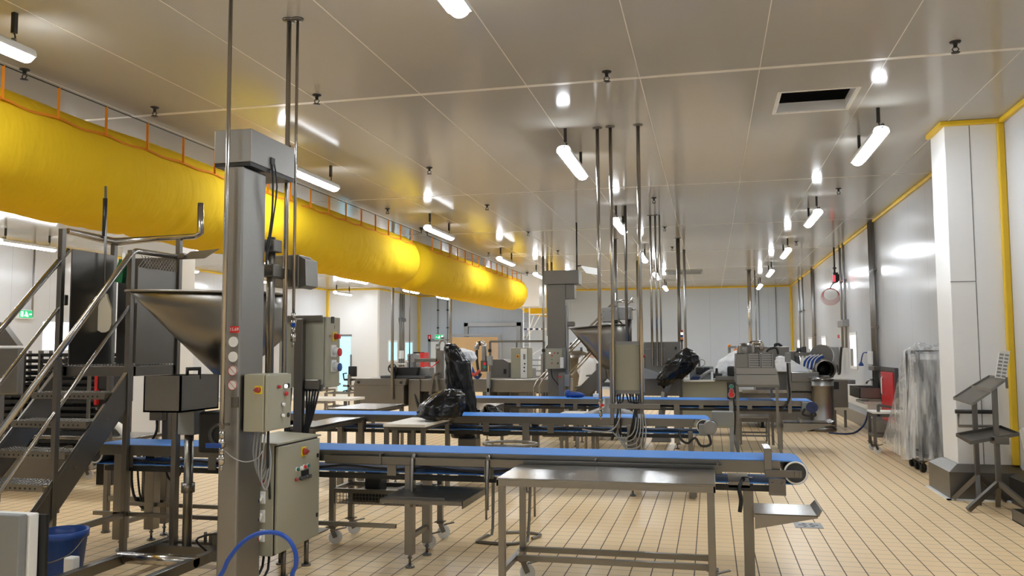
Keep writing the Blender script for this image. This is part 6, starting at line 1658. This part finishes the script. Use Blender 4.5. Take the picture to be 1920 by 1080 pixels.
b = MB(); b.tube([(3.13, 17.7, .98), (3.0, 17.7, 1.0), (2.94, 17.7, .92)], .018, 8, 2); part(t, 'tap', b, 'pipe')
b = MB(); b.box(2.9, 3.12, 17.25, 17.4, .42, .66, .01); b.box(2.8, 3.14, 17.2, 18.1, .55, .60, .006); part(t, 'bracket', b, 'whitep')
t = thing('soap_dispenser', 'white soap dispenser on the right wall above the hand basin', 'dispenser', (3.1, 18.1, 1.25))
b = MB(); b.box(*(3.060, 3.160, 17.754, 18.219, 1.279, 1.542), .02); part(t, 'body', b, 'whitep')
b = MB(); b.box(3.02, 3.16, 17.3, 17.9, 1.18, 1.26, .006); part(t, 'steel_shelf', b, 'steel_dark')
b = MB(); b.lathe([(.02, .0), (.05, -.05), (.05, -.08), (0, -.08)], (3.05, 18.9, 1.32), 14); b.tube([(3.05, 18.9, 1.32), (3.08, 18.8, 1.5), (3.14, 18.7, 1.52)], .012, 6, 3); solid('wash_nozzle', b, 'bluep', 'blue wash-gun nozzle hanging on the wall left of the soap dispenser', 'nozzle', (3.05, 18.9, 1.3))
t = thing('wall_control_box', 'pale grey control box on the far right wall with a red knob', 'control box', (3.1, 23.2, 1.1))
b = MB(); b.box(2.95, XR, 22.75, 23.9, 1.15, 1.64, .01); part(t, 'body', b, 'galv')
b = MB(); b.cyl((2.95, 23.6, 1.52), (2.90, 23.6, 1.52), .05, n=12); part(t, 'red_knob', b, 'red')
b = MB(); b.cyl((2.95, 23.35, 1.45), (2.91, 23.35, 1.45), .04, n=12); part(t, 'black_knob', b, 'black')
b = MB(); b.tube([(3.05, 17.9, .75), (2.98, 17.7, .5), (2.85, 17.4, .2), (2.65, 17.2, .03), (2.4, 16.9, .016), (2.15, 17.1, .016)], .018, 8, 4)
solid('blue_hose', b, 'navy', 'dark blue hose trailing on the floor from the basin pipes', 'hose', (2.7, 17.4, 0))

# hose reel box with red display
t = thing('cable_reel', 'red-faced black reel box with a hanging loop of thin red cable', 'reel', (3.0, 21.9, 3.2))
b = MB(); b.box(2.96, 3.07, 21.84, 22.16, 3.22, 3.46, .01); b.box(3.07, 3.158, 21.9, 22.1, 3.26, 3.42); part(t, 'box', b, 'black')
b = MB(); b.box(*(2.943, 3.004, 21.820, 21.840, 3.233, 3.390), .006); part(t, 'red_face', b, 'redglow')
b = MB(); b.tube([(3.02, 22.05, 3.45), (3.02, 22.05, H)], .022, 8); b.box(2.98, 3.06, 22.01, 22.09, 3.56, 3.60); part(t, 'conduit', b, 'black_steel')
rc = (2.873, 21.800, 2.921)
random.seed(5)
for k in range(5):
    b = MB(); rr = .15 + .012 * k; cxk, czk = rc[0] + random.uniform(-.02, .02), rc[2] - .015 * k
    b.tube([(cxk + rr * 1.1 * math.cos(2 * PI * j / 24), 21.8 + .02 * k + .03 * math.sin(4 * PI * j / 24), czk + rr * math.sin(2 * PI * j / 24)) for j in range(25)], .0045, 6); part(t, 'red_cable_loop', b, 'reddim')
b = MB(); b.tube([rc[:1] + (21.8, rc[2] + .15), (rc[0] + .05, 21.8, rc[2] + .24), (3.0, 21.75, 3.22)], .012, 6, 3); part(t, 'lead', b, 'rubber')

# red cabinet door in the wall
t = thing('red_wall_cabinet', 'tall red cabinet door with dark frame at the foot of the right wall', 'cabinet', (3.12, 16.4, 0))
y0, y1, z1 = 15.92, 17.02, 1.19
b = MB(); b.box(3.10, XR, y0 - .07, y1 + .07, z1, z1 + .07); b.box(3.10, XR, y0 - .07, y0, 0, z1); b.box(3.10, XR, y1, y1 + .07, 0, z1); part(t, 'frame', b, 'dgrey')
b = MB(); b.box(3.08, XR, y0 + .01, y1 - .01, .01, z1 - .01, .006); d = part(t, 'door', b, 'redpaint')
b = MB(); b.tube([(3.08, y1 - .2, .75), (3.055, y1 - .2, .78), (3.055, y1 - .2, 1.05), (3.08, y1 - .2, 1.08)], .012, 6); part(d, 'handle', b, 'whitep')
# cutting-board trolley
t = thing('cutting_board_trolley', 'small steel trolley with a white cutting board top by the red cabinet', 'trolley', (2.6, 14.1, 0))
x0, x1, y0, y1 = 2.40, 2.98, 14.0, 14.5
b = MB(); b.box(x0, x1, y0, y1, .60, .63, .006); part(t, 'board', b, 'board')
for x in (x0 + .03, x1 - .03):
    for y in (y0 + .03, y1 - .03): leg(t, x, y, .60, .045, 'castor', 'steel_dark')
b = MB()
for z in (.57, .26):
    for y in (y0 + .03, y1 - .03): b.bar((x0 + .03, y, z), (x1 - .03, y, z), .04)
    for x in (x0 + .03, x1 - .03): b.bar((x, y0 + .03, z), (x, y1 - .03, z), .04)
b.bar((x0 + .09, y0 + .03, .56), (x0 + .09, y0 + .03, .735), .04); b.bar((x0 + .09, y0 + .03, .73), (x1, y0 + .03, .66), .035)
part(t, 'frame', b, 'steel_dark')

# machine wrapped in clear film
t = thing('film_wrapped_machine', 'dark tall machine on castors under clear plastic film by the pillar', 'machine', (2.7, 12.6, 0))
mx0, mx1, my0, my1 = 2.62, 3.02, 11.95, 12.55
zt = 1.55
b = MB()
for x in (mx0, mx1):
    for y in (my0, my1): b.bar((x, y, .16), (x, y, zt), .045)
for z in (.22, zt):
    b.bar((mx0, my0, z), (mx1, my0, z), .045); b.bar((mx0, my1, z), (mx1, my1, z), .045); b.bar((mx0, my0, z), (mx0, my1, z), .045); b.bar((mx1, my0, z), (mx1, my1, z), .045)
part(t, 'frame', b, 'black_steel')
b = MB(); b.box(mx0 + .10, mx1 - .02, my0 + .1, my1 - .08, .2, 1.45, .02); part(t, 'housing', b, 'dgrey')
b = MB(); b.box(mx0 + .04, mx0 + .10, my0 + .08, my0 + .45, .75, 1.05, .01); part(t, 'panel', b, 'board')
b = MB(); b.cyl((mx0 + .02, my0 + .28, 1.28), (mx0 + .12, my0 + .28, 1.28), .14, n=20); part(t, 'handwheel', b, 'black')
for x, y in ((mx0, my0), (mx0, my1), (mx1, my0), (mx1, my1), (mx0, my0 + .3)): castor(t, x, y, .06, .8, 'rubber')
# the film: a tent hung over the frame, flaring and bunched at the hem
b = MB(); rings = []; n = 90
levels = ((1.60, .0), (1.56, .02), (1.40, .10), (1.15, .22), (.9, .34), (.65, .48), (.42, .62), (.25, .74), (.13, .80))
for li, (z, fl) in enumerate(levels):
    ring = []
    for j in range(n):
        a = 2 * PI * j / n; c, s = math.cos(a), math.sin(a)
        hw, hd = (mx1 - mx0) / 2 + .03, (my1 - my0) / 2 + .03
        k = min(hw / max(abs(c), 1e-4), hd / max(abs(s), 1e-4))
        px, py = (mx0 + mx1) / 2 + c * k * (1 if li else .55), (my0 + my1) / 2 + s * k * (1 if li else .55)
        fold = .035 * fl * 2 * (noise.noise(Vector((a * 3.2, z * .9, 4.0))) + .6 * math.sin(a * 17 + 2 * noise.noise(Vector((a, z, 1)))))
        o_ = max(.012, .10 * fl + fold)
        ext = 2.35 * fl * max(0, s) ** 1.5 * (.5 - .5 * c)      # drags out to the far side
        px += c * o_ - ext * .03; py += s * o_ + ext * 1.35
        px = min(px, XR - .03); py = max(py, my0 - .13)
        zz = z + .03 * noise.noise(Vector((a * 2.5, z, 7))) + (.06 * max(0, -s) if li == len(levels) - 1 else 0)
        if li == 0: zz += .05 + .03 * math.sin(5 * a)
        ring.append((px, py, max(.03, zz)))
    rings.append(ring)
b.loft(rings, False); b._face([b.bm.verts.new(p) for p in rings[0]])
solid('plastic_film', b, 'film', 'clear plastic film draped over the tall machine left of the pillar', 'film', (2.75, 12.6, .1))

# tray stand in front of the pillar
def tray_stand(label, mx, my, zt, feet, tray):
    t = thing('tray_stand', label, 'stand', (mx, my, 0), 'tray stands at the pillar')
    b = MB(); b.box(mx - .022, mx + .022, my - .022, my + .022, .26, zt, .003); part(t, 'mast', b, 'steel_dark')
    for f in feet: b = MB(); b.bar((mx, my, .28), f, .045); part(t, 'foot', b, 'steel_dark')
    b = MB(); q = [Vector(p) for p in tray]; up = Vector((0, 0, .008))
    b.loft([q, [p + up for p in q]], True, True, False)
    for i in range(4):
        a, c = q[i], q[(i + 1) % 4]; b.bar(a + Vector((0, 0, .012)), c + Vector((0, 0, .012)), .008, .028)
    mid = (q[0] + q[1] + q[2] + q[3]) / 4; b.bar((mx, my, zt - .03), mid - Vector((0, 0, .01)), .04, .02)
    part(t, 'sloped_tray', b, 'steel_col')
    return t
ta = tray_stand('steel stand with sloped tray and notice board, right of the pillar front', 2.73, 9.30, 1.22, ((2.42, 9.20, .022), (2.98, 9.02, .022), (2.78, 9.52, .022)), ((2.500, 9.200, 1.210), (2.647, 9.120, 1.179), (2.890, 9.440, 1.277), (2.748, 9.500, 1.301)))
b = MB(); pts_ = [(2.758, 9.350, 1.306), (2.858, 9.350, 1.290), (2.904, 9.350, 1.570), (2.807, 9.350, 1.565)]
b.prism([(p[0], p[2]) for p in pts_], 9.35, 9.362, 'Y'); nb = part(ta, 'notice_board', b, 'paper')
b = MB(); random.seed(2)
for r_ in range(7):
    for c_ in range(2):
        u0, v0 = .06 + c_ * .47, .05 + r_ * .135
        A_, B_, D_ = Vector(pts_[0]), Vector(pts_[1]), Vector(pts_[3])
        P0 = A_ + (B_ - A_) * u0 + (D_ - A_) * v0; ex = (B_ - A_) * .36; ez = (D_ - A_) * .075
        b.quad(*[(p.x, 9.348, p.z) for p in (P0, P0 + ex, P0 + ex + ez, P0 + ez)])
part(nb, 'printed_blocks', b, 'galv')
b = MB(); b.bar((2.86, 9.35, 1.20), (pts_[1][0], 9.35, pts_[1][2] + .02), .02); part(ta, 'board_holder', b, 'steel_dark')
b = MB(); q = [Vector(p) for p in ((2.431, 9.550, 0.701), (2.447, 9.120, 0.666), (2.964, 9.400, 0.731), (2.937, 9.860, 0.762))]; up = Vector((0, 0, .006))
b.loft([q, [p + up for p in q]], True, True, False)
for i in range(4): b.bar(q[i] + Vector((0, 0, .015)), q[(i + 1) % 4] + Vector((0, 0, .015)), .008, .034)
b.box(2.69, 2.82, 9.22, 9.38, .66, .73, .004)
part(ta, 'lower_tray', b, 'steel_dark')
tb = tray_stand('steel stand with sloped tray directly before the pillar, behind the other stand', 2.67, 9.76, 1.04, ((2.46, 9.86, .022), (2.95, 9.84, .022), (2.62, 9.56, .022)), ((2.438, 9.620, 1.071), (2.593, 9.550, 1.017), (2.844, 9.820, 1.130), (2.685, 9.880, 1.182)))
# bumper bar on pillar
t = thing('wall_bracket', 'black padded bar with wire frame fixed on the pillar front', 'bracket', (2.75, 10.0, .8))
z0 = 0.923
b = MB(); b.tube([(2.540, 9.98, z0), (2.949, 9.98, z0)], .022, 10); part(t, 'padded_bar', b, 'black')
b = MB(); b.tube([(2.570, 9.980, 0.898), (2.565, 9.980, 0.768), (2.922, 9.980, 0.774), (2.928, 9.980, 0.903)], .012, 8); b.bar((2.6, 9.98, z0 + .0), (2.6, CY, z0), .02); b.bar((2.88, 9.98, z0), (2.88, CY, z0), .02); part(t, 'wire_frame', b, 'steel')
# leaning board and tray at the right edge
b = MB(); pA, pB = (2.792, 9.000, 0.852), (2.866, 9.000, 0.453)
b = MB(); b.bar((2.97, 9.35, .80), (3.02, 9.0, .03), .10, .015, up=(1, 0, 0)); solid('white_scraper', b, 'whitep', 'white board leaning at the right edge beside the tray stand', 'board', (3.0, 9.1, 0))
b = MB(); x0, x1, y0, y1 = 2.70, 3.0, 8.45, 8.85; b.box(x0, x1, y0, y1, 0, .01); b.box(x0, x0 + .01, y0, y1, 0, .11); b.box(x0, x1, y0, y0 + .01, 0, .11); b.box(x0, x1, y1 - .01, y1, 0, .11); b.box(x1 - .01, x1, y0, y1, 0, .11)
solid('drip_pan', b, 'steel_dark', 'steel pan on the floor at the bottom right edge', 'pan', (2.85, 8.6, 0))
# floor drain
t = thing('floor_drain', 'square slotted steel floor drain right of the end shelf', 'drain', (.83, 8.23, 0))
b = MB(); b.box(.71, .95, 8.10, 8.34, 0, .004); part(t, 'drain_plate', b, 'galv')
b = MB()
for k in range(6): a = k * PI / 3; b.bar((.83 + .035 * math.cos(a), 8.22 + .035 * math.sin(a), .0045), (.83 + .085 * math.cos(a), 8.22 + .085 * math.sin(a), .0045), .022, .002)
part(t, 'slots', b, 'black')

# far vat, person, white panel
t = thing('steel_vat', 'round steel vat with domed lid behind the second stairs', 'vat', (-3.3, 21.0, 0))
vx = -3.269; vz = 1.384
b = MB(); b.lathe([(0, .3), (.34, .3), (.40, .4), (.40, vz), (.415, vz), (.415, vz + .02), (.30, vz + .12), (.08, vz + .2), (0, vz + .2)], (vx, 21.2, 0), 32); part(t, 'vessel', b, 'steel')
b = MB(); b.cyl((vx - .15, 21.2, vz + .16), (vx - .15, 21.2, vz + .30), .04, n=10); b.cyl((vx + .1, 21.2, vz + .16), (vx + .1, 21.2, vz + .28), .03, n=10); b.sphere((vx - .15, 21.2, vz + .36), .05, 8); part(t, 'top_fitting', b, 'dgrey')
for k in range(3): a = k * 2.1 + .4; b = MB(); b.cyl((vx + .3 * math.cos(a), 21.2 + .3 * math.sin(a), 0), (vx + .3 * math.cos(a), 21.2 + .3 * math.sin(a), .4), .035, n=8); part(t, 'leg', b, 'steel')
t = thing('panel_on_arm', 'white flat panel on a swivel arm near the ceiling, middle back', 'panel', (-2.3, 16.5, 3.2))
b = MB(); pp = [(-2.456, 16.400, 3.249), (-2.131, 16.400, 3.188), (-2.028, 16.400, 3.039), (-2.342, 16.400, 3.099)]
b.loft([[Vector(p) + Vector((0, dy, 0)) for p in pp] for dy in (0, .02)], True, True, False); part(t, 'panel', b, 'whitep')
b = MB(); qx = -2.524; b.tube([(qx, 16.4, 3.05), (qx, 16.4, H)], .016, 8); b.tube([(qx, 16.4, 3.240), (-2.435, 16.400, 3.248)], .014, 8); part(t, 'arm', b, 'black_steel')


# ================================================================== PEOPLE (two workers in white coats, far back)
def person(label, loc, rotz, lean):
    t = thing('person', label, 'person', loc)
    # joints in local space, facing -Y, origin between the feet
    def J(x, y, z):
        k = max(0, z - .92) * lean
        return Vector((x, y - k, z - max(0, z - .92) * lean * lean * .35))
    verts, rad, edges = [], [], []
    def V(p, r): verts.append(p); rad.append(r); return len(verts) - 1
    pel = V(J(0, 0, .92), .125)
    wai = V(J(0, 0, 1.08), .115); che = V(J(0, 0, 1.28), .135); nec0 = V(J(0, .01, 1.42), .07); nec = V(J(0, 0, 1.49), .05)
    h0 = V(J(0, -.015, 1.56), .075); h1 = V(J(0, -.01, 1.63), .088); h2 = V(J(0, 0, 1.69), .07)
    edges += [(pel, wai), (wai, che), (che, nec0), (nec0, nec), (nec, h0), (h0, h1), (h1, h2)]
    for s in (-1, 1):
        hip = V(J(s * .095, 0, .86), .085); kn = V(Vector((s * .10, -.02, .48)), .058); an = V(Vector((s * .10, .01, .09)), .04); to = V(Vector((s * .11, -.14, .035)), .032)
        edges += [(pel, hip), (hip, kn), (kn, an), (an, to)]
        sh = V(J(s * .185, 0, 1.40), .06); el = V(J(s * .235, -.02, 1.12), .043); wr = V(J(s * .22, -.16, .93), .028); pa = V(J(s * .215, -.205, .89), .034)
        edges += [(nec0, sh), (sh, el), (el, wr), (wr, pa)]
        for k in range(4):
            f1 = V(verts[pa] + Vector((s * .012 - s * .02 * k + s * .018, -.045, -.025)), .0095); f2 = V(verts[f1] + Vector((0, -.022, -.028 + .004 * (k == 0))), .008)
            edges += [(pa, f1), (f1, f2)]
        th = V(verts[pa] + Vector((-s * .035, -.01, .0)), .010); th2 = V(verts[th] + Vector((-s * .008, -.03, -.008)), .009); edges += [(pa, th), (th, th2)]
    me = bpy.data.meshes.new('body'); me.from_pydata(verts, edges, [])
    o = bpy.data.objects.new('body', me); COL.objects.link(o); o.parent = t
    sk = o.modifiers.new('skin', 'SKIN')
    for i, v_ in enumerate(me.skin_vertices[0].data): v_.radius = (rad[i], rad[i] * (.75 if i in (wai, che, pel) else 1)); v_.use_root = (i == pel)
    o.modifiers.new('sub', 'SUBSURF').levels = 1; o.modifiers['sub'].render_levels = 2
    me.materials.append(M['skin'])
    # coat: loose tube from collar to thigh, and sleeves
    b = MB(); rings = []
    for z, rx, ry in ((.62, .235, .19), (.80, .225, .185), (.95, .21, .17), (1.10, .20, .155), (1.28, .225, .165), (1.38, .20, .13), (1.44, .11, .09), (1.47, .08, .075)):
        c = J(0, 0, z)
        rings.append([(c.x + rx * math.cos(a) * (1 + .03 * math.sin(5 * a + z * 9)), c.y + ry * math.sin(a), c.z) for a in [2 * PI * j / 24 for j in range(24)]])
    b.loft(rings)
    for s in (-1, 1):
        b.tube([J(s * .15, 0, 1.41), J(s * .20, 0, 1.38), J(s * .24, -.01, 1.12), J(s * .225, -.14, .96)], [.075, .078, .062, .048], 12)
    part(t, 'white_coat', b, 'coat', local=True)
    b = MB()
    for s in (-1, 1): b.tube([Vector((s * .095, 0, .85)), Vector((s * .10, -.02, .48)), Vector((s * .10, .01, .08))], [.10, .078, .065], 12)
    part(t, 'trousers', b, 'trousers', local=True)
    b = MB()
    for s in (-1, 1): b.loft([[(s * .105 + .045 * math.cos(a) * k, y, .035 + .035 * math.sin(a) * k) for a in [2 * PI * j / 12 for j in range(12)]] for y, k in ((.06, .7), (.03, 1), (-.08, 1.05), (-.16, .8), (-.18, .4))])
    part(t, 'shoes', b, 'whitep', local=True)
    hc = J(0, 0, 1.64)
    b = MB(); b.sphere(hc + Vector((0, .018, .015)), .104, 16, (.9, 1.0, .95)); hr = part(t, 'hair', b, 'hair', local=True)
    b = MB(); b.sphere(hc + Vector((0, -.085, -.045)), .016, 8, (.8, 1.2, 1.2))
    for s in (-1, 1): b.sphere(hc + Vector((s * .092, .0, -.04)), .022, 8, (.4, .8, 1.2))
    part(t, 'nose_and_ears', b, 'skin', local=True)
    b = MB()
    for s in (-1, 1): b.sphere(hc + Vector((s * .033, -.083, -.02)), .010, 8)
    part(t, 'eyes', b, 'black', local=True)
    b = MB(); b.sphere(hc + Vector((0, -.083, -.085)), .018, 8, (1.2, .4, .3)); part(t, 'mouth', b, 'reddim', local=True)
    t.rotation_euler = (0, 0, rotz)
    return t
person('dark-haired person in a white coat bending forward, behind the second stairs', (-2.897, 20.3, 0), PI - .3, .30)
person('person in a white coat partly hidden behind the farther lifting column', (-4.242, 22.6, 0), PI + .4, .12)
